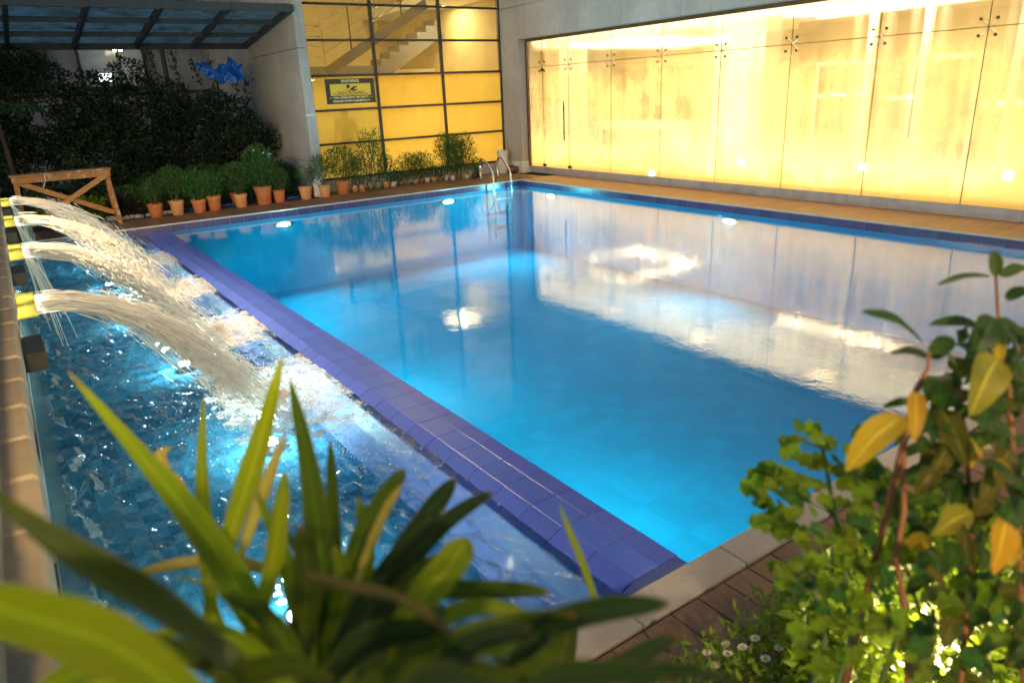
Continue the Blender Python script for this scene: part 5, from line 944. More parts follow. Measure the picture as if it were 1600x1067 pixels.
LEAVES = [[[-8.4065,-13.1373,1.587],[-8.3942,-13.1241,1.6249],0.023,"g"],[[-8.4453,-13.1457,1.5955],[-8.4918,-13.0876,1.5786],0.0138,"g"],[[-8.4006,-13.1414,1.5867],[-8.3308,-13.1594,1.5904],0.0195,"g"],[[-8.6737,-13.1666,1.5425],[-8.7711,-13.1227,1.6008],0.0231,"d"],[[-8.673,-13.1751,1.5237],[-8.6888,-13.1276,1.5221],0.0324,"g"],[[-8.6529,-13.1663,1.5161],[-8.5917,-13.1701,1.5318],0.0283,"d"],[[-8.4919,-13.1698,1.5241],[-8.5649,-13.1198,1.5365],0.022,"d"],[[-8.5298,-13.1947,1.5556],[-8.6096,-13.2064,1.5166],0.0421,"d"],[[-8.5001,-13.186,1.533],[-8.4662,-13.212,1.5236],0.0383,"d"],[[-8.3983,-13.1587,1.5492],[-8.4188,-13.1944,1.5813],0.0266,"d"],[[-8.768,-13.1965,1.4717],[-8.8704,-13.1832,1.42],0.0424,"y"],[[-8.7273,-13.1895,1.4931],[-8.7862,-13.2223,1.45],0.0254,"y"],[[-8.6457,-13.2085,1.488],[-8.6653,-13.1941,1.5318],0.0308,"g"],[[-8.5938,-13.2305,1.5195],[-8.6972,-13.2471,1.4683],0.0539,"y2"],[[-8.5718,-13.2459,1.5183],[-8.5999,-13.2893,1.4634],0.0462,"d"],[[-8.6757,-13.202,1.4554],[-8.6975,-13.2546,1.3949],0.0339,"o"],[[-8.6878,-13.3091,1.3334],[-8.7235,-13.3186,1.2715],0.0512,"y"],[[-8.701,-13.2735,1.3357],[-8.7336,-13.2409,1.2935],0.0389,"y2"],[[-8.7073,-13.2621,1.3223],[-8.7131,-13.2924,1.2489],0.0453,"o"],[[-8.6957,-13.1844,1.465],[-8.7328,-13.1492,1.4569],0.0169,"g"],[[-8.6971,-13.172,1.4312],[-8.7093,-13.2226,1.4248],0.0314,"d"],[[-8.6333,-13.2094,1.4453],[-8.5962,-13.2741,1.4078],0.044,"d"],[[-8.6305,-13.2005,1.3795],[-8.675,-13.2019,1.3325],0.0356,"o"],[[-8.6476,-13.2504,1.3854],[-8.6405,-13.3076,1.3584],0.0431,"d"],[[-8.6501,-13.1944,1.3626],[-8.5877,-13.2304,1.2908],0.0388,"d"],[[-8.5643,-13.2579,1.3804],[-8.6384,-13.2578,1.3132],0.0401,"o"],[[-8.5549,-13.2837,1.3036],[-8.6376,-13.2885,1.2757],0.0372,"d"],[[-8.5922,-13.1858,1.4763],[-8.6766,-13.1886,1.4608],0.0275,"o"],[[-8.615,-13.2415,1.4561],[-8.6953,-13.2624,1.45],0.0231,"d"],[[-8.5592,-13.2686,1.019],[-8.5445,-13.2736,0.9725],0.028,"g"],[[-8.4756,-13.2591,1.3232],[-8.5576,-13.2686,1.3308],0.0296,"d"],[[-8.7525,-13.2451,1.2595],[-8.7235,-13.2635,1.2202],0.0189,"o"],[[-8.5075,-13.2521,1.2836],[-8.5242,-13.2977,1.2816],0.0296,"o"],[[-8.5293,-13.2917,1.3276],[-8.5295,-13.3168,1.3203],0.0179,"y"],[[-8.4761,-13.2984,1.0887],[-8.5294,-13.311,1.0659],0.0259,"g"],[[-8.2855,-13.2333,1.1061],[-8.3202,-13.2765,1.0831],0.0337,"d"],[[-8.5217,-13.2079,1.1122],[-8.554,-13.2305,1.089],0.0199,"o"],[[-8.5962,-13.1617,1.4052],[-8.5946,-13.1644,1.3584],0.0233,"d"],[[-8.706,-13.2204,1.3804],[-8.7519,-13.2209,1.3572],0.026,"o"],[[-8.6377,-13.2636,1.1592],[-8.6522,-13.2831,1.1325],0.0286,"g"],[[-8.7019,-13.2955,1.0595],[-8.7522,-13.2788,1.0532],0.0165,"g"],[[-8.5737,-13.1772,1.3889],[-8.621,-13.2268,1.3741],0.0215,"d"],[[-8.5572,-13.25,1.0133],[-8.582,-13.2601,0.9824],0.0273,"o"],[[-8.3002,-13.1964,1.4383],[-8.2789,-13.2209,1.4111],0.0281,"o"],[[-8.3941,-13.1197,1.2047],[-8.4533,-13.1261,1.1892],0.0326,"d"],[[-8.42,-13.1847,1.5155],[-8.4268,-13.2011,1.492],0.0261,"o"],[[-8.7158,-13.2615,1.2894],[-8.7351,-13.2728,1.2606],0.0268,"d"],[[-8.5482,-13.203,1.4151],[-8.5781,-13.2269,1.3967],0.0215,"o"],[[-8.4572,-13.188,0.9561],[-8.4302,-13.2071,0.9219],0.0328,"d"],[[-8.5589,-13.1652,1.3682],[-8.5703,-13.1984,1.3579],0.0198,"d"],[[-8.3442,-13.1142,1.4266],[-8.4057,-13.1204,1.3921],0.0261,"d"],[[-8.3027,-13.1628,1.4446],[-8.3624,-13.1566,1.4213],0.0231,"d"],[[-8.6406,-13.2111,1.2798],[-8.6155,-13.2421,1.2456],0.0189,"d"],[[-8.6508,-13.2667,1.1384],[-8.7045,-13.2602,1.1388],0.0269,"o"],[[-8.6614,-13.2455,1.2413],[-8.6809,-13.2611,1.2286],0.0214,"g"],[[-8.3638,-13.2933,0.8992],[-8.3507,-13.3318,0.9008],0.0346,"g"],[[-8.4139,-13.1631,1.5013],[-8.4588,-13.2138,1.4848],0.0315,"d"],[[-8.6513,-13.353,1.162],[-8.6305,-13.3738,1.1518],0.0183,"g"],[[-8.6036,-13.3506,1.1117],[-8.5948,-13.3575,1.0802],0.0255,"d"],[[-8.6762,-13.1817,1.4529],[-8.7317,-13.2116,1.4528],0.0271,"d"],[[-8.5246,-13.2609,1.4277],[-8.5131,-13.2617,1.3752],0.0206,"o"],[[-8.7396,-13.2671,1.1331],[-8.7848,-13.267,1.1283],0.0269,"d"],[[-8.4609,-13.212,1.2369],[-8.5123,-13.2235,1.2093],0.0217,"o"],[[-8.631,-13.247,1.3578],[-8.6809,-13.2834,1.3711],0.0164,"d"],[[-8.4341,-13.173,1.4977],[-8.4538,-13.1355,1.4739],0.0247,"d"],[[-8.6167,-13.2118,1.402],[-8.5992,-13.2261,1.3602],0.0207,"o"],[[-8.5494,-13.1536,1.2831],[-8.6206,-13.1346,1.2845],0.0293,"d"],[[-8.438,-13.1989,1.3003],[-8.4792,-13.2427,1.3004],0.0298,"y"],[[-8.4428,-13.1941,1.5032],[-8.4257,-13.2152,1.4745],0.0302,"d"],[[-8.4959,-13.1979,1.4013],[-8.5116,-13.2215,1.3864],0.023,"d"],[[-8.6031,-13.2683,1.0237],[-8.6053,-13.3138,1.0261],0.021,"d"],[[-8.6557,-13.3428,1.1078],[-8.687,-13.3817,1.126],0.0203,"o"],[[-8.5083,-13.1447,1.1685],[-8.5287,-13.164,1.1534],0.0211,"d"],[[-8.5582,-13.247,1.2661],[-8.526,-13.2565,1.2184],0.0278,"d"],[[-8.5347,-13.1676,1.5338],[-8.5213,-13.1661,1.4837],0.0203,"d"],[[-8.3042,-13.1649,1.4743],[-8.3634,-13.193,1.4442],0.0204,"d"],[[-8.4056,-13.2564,1.1934],[-8.4108,-13.2386,1.1614],0.0329,"g"],[[-8.5344,-13.2805,1.2163],[-8.5819,-13.2904,1.2032],0.0222,"y"],[[-8.4542,-13.2236,0.8803],[-8.5231,-13.2155,0.8579],0.0333,"g"],[[-8.4461,-13.2631,1.1151],[-8.4979,-13.3014,1.1175],0.0253,"d"],[[-8.4271,-13.1691,1.4243],[-8.4817,-13.1932,1.3974],0.0317,"d"],[[-8.2899,-13.1625,1.4033],[-8.3392,-13.1462,1.3813],0.0337,"o"],[[-8.3423,-13.25,1.0737],[-8.3134,-13.2614,1.0104],0.0348,"d"],[[-8.4868,-13.1923,1.5304],[-8.5452,-13.2079,1.5177],0.0215,"d"],[[-8.3327,-13.1872,1.2265],[-8.2951,-13.1993,1.1805],0.0286,"o"],[[-8.226,-13.1683,1.463],[-8.3128,-13.1476,1.4497],0.0316,"d"],[[-8.4132,-13.124,1.1915],[-8.4538,-13.1093,1.1535],0.0305,"d"],[[-8.412,-13.1015,1.3446],[-8.4735,-13.1078,1.334],0.0302,"o"],[[-8.6492,-13.1847,1.4851],[-8.7182,-13.1951,1.4881],0.0257,"d"],[[-8.7432,-13.2921,1.1862],[-8.7902,-13.2998,1.1753],0.0233,"o"],[[-8.5167,-13.1805,1.3467],[-8.5552,-13.1551,1.3258],0.0279,"d"],[[-8.4681,-13.1299,1.1586],[-8.5408,-13.1353,1.1441],0.0212,"o"],[[-8.4563,-13.2396,1.4927],[-8.532,-13.2555,1.4723],0.0266,"d"],[[-8.3226,-13.1997,1.4418],[-8.3907,-13.2093,1.4196],0.0261,"o"],[[-8.3773,-13.1264,1.4662],[-8.4117,-13.1738,1.443],0.0284,"d"],[[-8.5298,-13.2618,1.4715],[-8.5045,-13.2692,1.4382],0.0276,"o"],[[-8.5121,-13.2589,1.175],[-8.4992,-13.253,1.124],0.0201,"d"],[[-8.6416,-13.2117,1.1664],[-8.6709,-13.1941,1.1359],0.0249,"d"],[[-8.5852,-13.2036,1.4177],[-8.5801,-13.2274,1.4069],0.0229,"o"],[[-8.572,-13.1949,1.3567],[-8.5774,-13.1916,1.3131],0.0272,"d"],[[-8.5751,-13.235,1.4908],[-8.5885,-13.262,1.4663],0.027,"d"],[[-8.4569,-13.2374,1.193],[-8.4648,-13.2326,1.1314],0.02,"y"],[[-8.5859,-13.2788,1.1184],[-8.607,-13.2648,1.0946],0.0287,"d"],[[-8.3695,-13.1904,1.4994],[-8.3591,-13.2371,1.4769],0.0233,"o"],[[-8.4529,-13.2971,1.1778],[-8.4845,-13.3257,1.1714],0.0295,"o"],[[-8.5558,-13.2346,1.4635],[-8.6249,-13.2242,1.4548],0.0189,"g"],[[-8.2641,-13.1623,1.3526],[-8.3202,-13.1487,1.3201],0.0344,"d"],[[-8.3992,-13.2724,1.1879],[-8.4332,-13.31,1.201],0.0297,"d"],[[-8.466,-13.2008,1.5265],[-8.5036,-13.22,1.4995],0.017,"d"],[[-8.3898,-13.2562,0.9457],[-8.4922,-13.2472,0.9555],0.0291,"d"],[[-8.5917,-13.2398,1.1363],[-8.5461,-13.2682,1.0857],0.0291,"d"],[[-8.6849,-13.2106,1.3244],[-8.713,-13.1956,1.3159],0.0184,"g"],[[-8.7321,-13.222,1.3548],[-8.7406,-13.2527,1.3516],0.0212,"g"],[[-8.6058,-13.2565,1.1419],[-8.6396,-13.2351,1.1039],0.0266,"o"],[[-8.609,-13.2222,1.3237],[-8.6689,-13.2381,1.3008],0.0269,"d"],[[-8.4903,-13.1867,1.4584],[-8.5024,-13.1698,1.4315],0.0194,"d"],[[-8.4912,-13.1526,1.1117],[-8.4868,-13.1695,1.0698],0.0221,"g"],[[-8.5569,-13.2114,1.2992],[-8.5507,-13.2277,1.276],0.0226,"d"],[[-8.5545,-13.3371,1.0661],[-8.5856,-13.3286,1.042],0.0193,"d"],[[-8.47,-13.1123,1.2941],[-8.5127,-13.0804,1.2719],0.0232,"g"],[[-8.5253,-13.3297,1.1268],[-8.5847,-13.35,1.1232],0.0172,"d"],[[-8.691,-13.1906,1.4164],[-8.7298,-13.2057,1.4064],0.0233,"d"],[[-8.48,-13.1927,1.5314],[-8.5472,-13.2193,1.5216],0.0236,"g"],[[-8.4139,-13.1627,1.3],[-8.4136,-13.1498,1.244],0.0246,"y"],[[-8.521,-13.1781,1.497],[-8.5361,-13.2106,1.4897],0.022,"g"],[[-8.2745,-13.157,1.3709],[-8.2611,-13.1918,1.3277],0.0283,"o"],[[-8.4634,-13.2208,1.0146],[-8.4713,-13.2236,0.9594],0.0244,"o"],[[-8.6357,-13.2968,1.2053],[-8.6198,-13.3145,1.1723],0.022,"d"],[[-8.5974,-13.2025,1.0563],[-8.6253,-13.2416,1.0481],0.0227,"d"],[[-8.5523,-13.3316,1.0819],[-8.5678,-13.3378,1.0347],0.0266,"o"],[[-8.5148,-13.1719,1.5441],[-8.5175,-13.2129,1.5158],0.0211,"g"],[[-8.3661,-13.171,1.4616],[-8.3756,-13.1582,1.4349],0.0205,"d"],[[-8.471,-13.1561,1.4637],[-8.5154,-13.1413,1.4315],0.0248,"o"],[[-8.5847,-13.2878,1.4185],[-8.6134,-13.3228,1.4126],0.0229,"d"],[[-8.5966,-13.3135,1.2724],[-8.6824,-13.3035,1.2764],0.0188,"g"],[[-8.2869,-13.1795,1.3481],[-8.2638,-13.1944,1.2939],0.0312,"o"],[[-8.4922,-13.2302,1.313],[-8.5148,-13.2642,1.306],0.0304,"g"],[[-8.5134,-13.2054,1.4329],[-8.5681,-13.2268,1.4088],0.0178,"g"],[[-8.6185,-13.3439,1.2056],[-8.5881,-13.3559,1.1617],0.0251,"o"],[[-8.631,-13.2188,1.4663],[-8.6551,-13.2615,1.476],0.0209,"g"],[[-8.3664,-13.1976,1.3097],[-8.3897,-13.184,1.2829],0.0318,"g"],[[-8.4228,-13.2419,0.9045],[-8.4622,-13.2507,0.8621],0.0341,"g"],[[-8.3263,-13.2972,0.9211],[-8.3148,-13.2994,0.8548],0.0204,"d"],[[-8.4783,-13.1194,1.4084],[-8.5257,-13.1641,1.4032],0.0258,"d"],[[-8.6089,-13.1898,1.4614],[-8.5966,-13.1878,1.4282],0.0221,"d"],[[-8.4638,-13.1747,1.4482],[-8.4597,-13.2119,1.4359],0.0204,"o"],[[-8.5536,-13.3592,1.0355],[-8.5121,-13.3812,1.0003],0.0188,"g"],[[-8.5886,-13.3206,1.3459],[-8.5995,-13.2996,1.2995],0.0188,"o"],[[-8.6701,-13.3529,1.1565],[-8.6764,-13.3446,1.122],0.0249,"d"],[[-8.445,-13.1359,1.0877],[-8.5167,-13.1051,1.0782],0.02,"g"],[[-8.5061,-13.2811,1.369],[-8.502,-13.2724,1.3222],0.0227,"d"],[[-8.594,-13.2112,1.3227],[-8.6655,-13.2019,1.3265],0.0179,"g"],[[-8.6843,-13.2909,1.2545],[-8.7019,-13.318,1.2466],0.0156,"d"],[[-8.4184,-13.2902,0.9526],[-8.4385,-13.2803,0.9229],0.0305,"o"],[[-8.4349,-13.1518,1.1506],[-8.5096,-13.1581,1.1615],0.0296,"g"],[[-8.5094,-13.2429,1.2834],[-8.4483,-13.2718,1.246],0.0254,"d"],[[-8.4765,-13.0993,1.3277],[-8.5687,-13.0964,1.3213],0.0205,"g"],[[-8.5184,-13.2679,1.3064],[-8.5058,-13.2659,1.2426],0.0187,"d"],[[-8.6037,-13.2971,1.3764],[-8.5673,-13.3254,1.3396],0.0227,"o"],[[-8.6644,-13.2129,1.2477],[-8.7075,-13.1927,1.2249],0.0263,"y"],[[-8.5132,-13.2105,1.1313],[-8.5596,-13.2363,1.1062],0.0323,"d"],[[-8.6634,-13.2284,1.4252],[-8.6955,-13.2647,1.4039],0.0202,"g"],[[-8.6162,-13.3656,1.095],[-8.638,-13.3616,1.0666],0.0193,"d"],[[-8.3636,-13.2347,1.262],[-8.3856,-13.2493,1.2137],0.0295,"d"],[[-8.5586,-13.3139,1.1641],[-8.5431,-13.332,1.1142],0.0166,"d"],[[-8.5348,-13.2996,1.3412],[-8.564,-13.3098,1.3209],0.0231,"g"],[[-8.5842,-13.221,0.9616],[-8.599,-13.2592,0.9766],0.0331,"d"],[[-8.4096,-13.0906,1.4091],[-8.4236,-13.1239,1.3928],0.0221,"d"],[[-8.4132,-13.2244,1.5066],[-8.3859,-13.2251,1.4608],0.0185,"d"],[[-8.419,-13.0864,1.314],[-8.4513,-13.0719,1.2951],0.0251,"d"],[[-8.7809,-13.268,1.127],[-8.7801,-13.2613,1.0882],0.0213,"o"],[[-8.6223,-13.295,1.0447],[-8.6221,-13.3167,1.0231],0.0171,"g"],[[-8.4219,-13.1867,1.1507],[-8.4493,-13.2066,1.1234],0.0274,"d"],[[-8.4728,-13.1905,1.0346],[-8.5004,-13.2378,1.0284],0.024,"d"],[[-8.3908,-13.2215,1.3312],[-8.46,-13.2106,1.3207],0.019,"d"],[[-8.4498,-13.1056,1.4423],[-8.44,-13.1512,1.4197],0.0331,"o"],[[-8.4954,-13.2011,1.4943],[-8.5426,-13.2173,1.4798],0.0247,"o"],[[-8.4244,-13.2206,1.1731],[-8.4276,-13.2405,1.1291],0.0302,"o"],[[-8.6259,-13.3431,1.1409],[-8.6678,-13.3372,1.1097],0.0191,"o"],[[-8.4752,-13.2639,1.4324],[-8.4447,-13.2774,1.3978],0.0221,"d"],[[-8.5248,-13.2253,1.2743],[-8.5084,-13.2688,1.2524],0.0246,"o"],[[-8.5304,-13.1996,1.5259],[-8.581,-13.2288,1.5043],0.0201,"y"],[[-8.2787,-13.2224,1.2474],[-8.2981,-13.2213,1.2147],0.028,"g"],[[-8.6035,-13.2513,1.1542],[-8.6259,-13.2671,1.1432],0.022,"g"],[[-8.5656,-13.2498,1.3658],[-8.5325,-13.2764,1.3383],0.0181,"d"],[[-8.5945,-13.172,1.5266],[-8.6116,-13.2087,1.522],0.0217,"d"],[[-8.3284,-13.243,1.1631],[-8.3941,-13.2735,1.1483],0.032,"d"],[[-8.4827,-13.2348,1.2866],[-8.5708,-13.2259,1.2838],0.0227,"o"],[[-8.6913,-13.2114,1.4414],[-8.6814,-13.2414,1.4205],0.0163,"d"],[[-8.5983,-13.2348,1.3647],[-8.6035,-13.2744,1.3685],0.0179,"y"],[[-8.3613,-13.2628,1.1526],[-8.3905,-13.258,1.1245],0.0284,"d"],[[-8.449,-13.227,1.5065],[-8.4788,-13.2606,1.4933],0.028,"y"],[[-8.6846,-13.2199,1.2391],[-8.6764,-13.2398,1.2014],0.0276,"d"],[[-8.3374,-13.116,1.356],[-8.365,-13.0819,1.3251],0.0201,"g"],[[-8.5844,-13.1728,1.208],[-8.6013,-13.155,1.1688],0.0299,"d"],[[-8.5534,-13.2092,1.3625],[-8.5853,-13.253,1.3762],0.0245,"d"],[[-8.5215,-13.2035,1.1921],[-8.581,-13.2316,1.1911],0.0304,"o"],[[-8.4167,-13.0837,1.3667],[-8.4412,-13.0915,1.3341],0.0224,"g"],[[-8.4111,-13.0931,1.3819],[-8.4777,-13.121,1.3503],0.027,"d"],[[-8.4261,-13.0866,1.3821],[-8.44,-13.0976,1.3449],0.0323,"d"],[[-8.6446,-13.2251,1.4598],[-8.6715,-13.2169,1.4394],0.0196,"d"],[[-8.6003,-13.2171,1.1316],[-8.6694,-13.2307,1.1413],0.0198,"g"],[[-8.4788,-13.2144,1.4203],[-8.5079,-13.2374,1.4041],0.0273,"o"],[[-8.5495,-13.1631,1.2901],[-8.5875,-13.1625,1.2666],0.0189,"g"],[[-8.5907,-13.2568,1.3069],[-8.6788,-13.2656,1.3028],0.0251,"o"],[[-8.5382,-13.2472,0.9324],[-8.5242,-13.2865,0.9362],0.0213,"o"],[[-8.6829,-13.2484,1.1042],[-8.7191,-13.2498,1.087],0.0185,"o"],[[-8.3442,-13.2071,1.4206],[-8.4249,-13.2271,1.4192],0.0233,"d"],[[-8.5289,-13.3237,1.1825],[-8.5831,-13.3526,1.1804],0.0255,"d"],[[-8.4598,-13.3145,0.9361],[-8.4769,-13.3443,0.9316],0.0186,"o"],[[-8.4191,-13.1512,1.2387],[-8.4791,-13.1473,1.2292],0.0221,"d"],[[-8.5615,-13.156,1.3566],[-8.5099,-13.1775,1.3243],0.0249,"y"],[[-8.6504,-13.2473,1.2878],[-8.6269,-13.2667,1.2483],0.0249,"d"],[[-8.5026,-13.2048,1.4815],[-8.5904,-13.2082,1.4844],0.0241,"o"],[[-8.3075,-13.0967,1.4375],[-8.4011,-13.1111,1.4104],0.0216,"g"],[[-8.4715,-13.1202,1.2803],[-8.5504,-13.1414,1.2666],0.023,"g"],[[-8.7007,-13.2555,1.2445],[-8.7216,-13.2465,1.2171],0.0199,"d"],[[-8.5147,-13.1908,1.0601],[-8.5342,-13.1993,1.0066],0.0238,"d"],[[-8.4484,-13.1794,1.507],[-8.4031,-13.1966,1.4895],0.0297,"g"],[[-8.4668,-13.237,1.2399],[-8.5325,-13.2559,1.2214],0.0214,"y"],[[-8.6416,-13.1819,1.4911],[-8.6954,-13.2029,1.4866],0.0257,"d"],[[-8.439,-13.2734,1.002],[-8.454,-13.2726,0.9735],0.0271,"o"],[[-8.4424,-13.1133,1.3844],[-8.4552,-13.1717,1.3874],0.026,"d"],[[-8.6074,-13.2143,1.5124],[-8.6023,-13.2483,1.4894],0.0187,"d"],[[-8.659,-13.2402,1.0716],[-8.6898,-13.2229,1.0651],0.0277,"g"],[[-8.635,-13.2904,1.3035],[-8.6945,-13.3091,1.3066],0.0257,"y"],[[-8.6564,-13.1858,1.4868],[-8.7025,-13.2109,1.4737],0.0277,"d"],[[-8.5411,-13.2688,1.3557],[-8.5743,-13.2796,1.3262],0.0204,"g"],[[-8.5889,-13.1417,1.4146],[-8.6378,-13.1428,1.4048],0.0224,"o"],[[-8.3908,-13.1824,1.4493],[-8.4152,-13.1745,1.427],0.0238,"g"],[[-8.3984,-13.17,1.3947],[-8.4163,-13.1522,1.3487],0.0272,"d"],[[-8.5296,-13.2121,1.2409],[-8.5885,-13.2224,1.2408],0.0287,"d"],[[-8.4772,-13.2614,1.3946],[-8.4907,-13.294,1.3956],0.0235,"o"],[[-8.4845,-13.1689,1.4362],[-8.4564,-13.192,1.4246],0.0244,"g"],[[-8.6436,-13.3265,1.2152],[-8.65,-13.306,1.1951],0.023,"o"],[[-8.4993,-13.3227,1.0532],[-8.5479,-13.2984,1.0399],0.0217,"o"],[[-8.4473,-13.2813,1.0632],[-8.5236,-13.2888,1.0612],0.0242,"d"],[[-8.5487,-13.2183,0.9336],[-8.6032,-13.1941,0.916],0.0269,"d"],[[-8.7525,-13.2451,1.2837],[-8.7637,-13.2703,1.2653],0.0268,"d"],[[-8.4027,-13.1652,1.2818],[-8.4422,-13.1371,1.2566],0.024,"y"],[[-8.5721,-13.2521,1.3127],[-8.6455,-13.2468,1.3247],0.026,"g"],[[-8.6215,-13.226,1.1368],[-8.701,-13.2279,1.1569],0.0237,"g"],[[-8.5563,-13.2714,1.1522],[-8.592,-13.3103,1.1372],0.0177,"g"],[[-8.3978,-13.0869,1.3777],[-8.4856,-13.0913,1.3714],0.0234,"o"],[[-8.3022,-13.197,1.2499],[-8.3058,-13.1872,1.1884],0.0257,"g"],[[-8.4865,-13.1339,1.358],[-8.5457,-13.1376,1.3495],0.0271,"d"],[[-8.5089,-13.2082,1.1736],[-8.5617,-13.2302,1.1607],0.0262,"g"],[[-8.343,-13.1777,1.243],[-8.3146,-13.2071,1.189],0.0225,"d"],[[-8.6116,-13.2319,0.9694],[-8.5647,-13.2582,0.9085],0.0198,"d"],[[-8.5272,-13.1561,1.1926],[-8.5831,-13.1737,1.1623],0.0208,"y"],[[-8.4614,-13.2235,1.2356],[-8.4887,-13.2378,1.2201],0.0259,"d"],[[-8.3837,-13.1302,1.2935],[-8.3659,-13.165,1.2845],0.0208,"g"],[[-8.4749,-13.3093,1.041],[-8.5443,-13.3159,1.0312],0.0192,"d"],[[-8.5134,-13.1952,0.9994],[-8.5251,-13.2206,0.9917],0.029,"g"],[[-8.621,-13.3363,1.0865],[-8.5886,-13.3506,1.0538],0.0193,"d"],[[-8.5583,-13.1669,1.3468],[-8.5998,-13.1543,1.3208],0.0282,"o"],[[-8.4896,-13.2424,1.5248],[-8.5205,-13.2378,1.5029],0.0283,"d"],[[-8.5136,-13.229,1.3774],[-8.6083,-13.223,1.3776],0.0222,"g"],[[-8.5911,-13.1618,1.4135],[-8.5929,-13.1718,1.3882],0.0285,"d"],[[-8.4201,-13.0791,1.3522],[-8.3779,-13.1024,1.306],0.0206,"o"],[[-8.6026,-13.2298,1.5671],[-8.6029,-13.2603,1.5323],0.0171,"d"],[[-8.4487,-13.2471,1.3264],[-8.5394,-13.2552,1.3166],0.0201,"g"],[[-8.521,-13.1824,1.3295],[-8.5821,-13.1644,1.3281],0.0243,"g"],[[-8.4119,-13.1163,1.5033],[-8.4178,-13.104,1.4687],0.0262,"d"],[[-8.2952,-13.1732,1.3814],[-8.2984,-13.1588,1.3485],0.0276,"d"],[[-8.3925,-13.3102,0.9802],[-8.4049,-13.2805,0.9445],0.0204,"g"],[[-8.4469,-13.1766,1.3108],[-8.5475,-13.1741,1.3296],0.0247,"d"],[[-8.5561,-13.25,1.5138],[-8.5788,-13.2735,1.4981],0.0168,"o"],[[-8.307,-13.0911,1.4617],[-8.2808,-13.1036,1.429],0.0278,"d"],[[-8.3513,-13.1317,1.2769],[-8.3284,-13.166,1.2658],0.0249,"g"],[[-8.4487,-13.2449,1.0973],[-8.4833,-13.2091,1.072],0.025,"d"],[[-8.4043,-13.179,1.2297],[-8.4444,-13.2116,1.2251],0.0301,"o"],[[-8.495,-13.2283,1.51],[-8.5585,-13.2577,1.4992],0.0268,"o"],[[-8.6577,-13.2252,1.4184],[-8.6571,-13.258,1.394],0.0191,"y"],[[-8.6184,-13.2905,1.1873],[-8.6287,-13.2891,1.1343],0.0217,"d"],[[-8.5747,-13.1581,1.1597],[-8.6016,-13.1984,1.1548],0.0191,"o"],[[-8.629,-13.2673,1.2494],[-8.6667,-13.2874,1.2347],0.0267,"d"],[[-8.532,-13.2326,1.515],[-8.5143,-13.2638,1.4857],0.0209,"o"]]
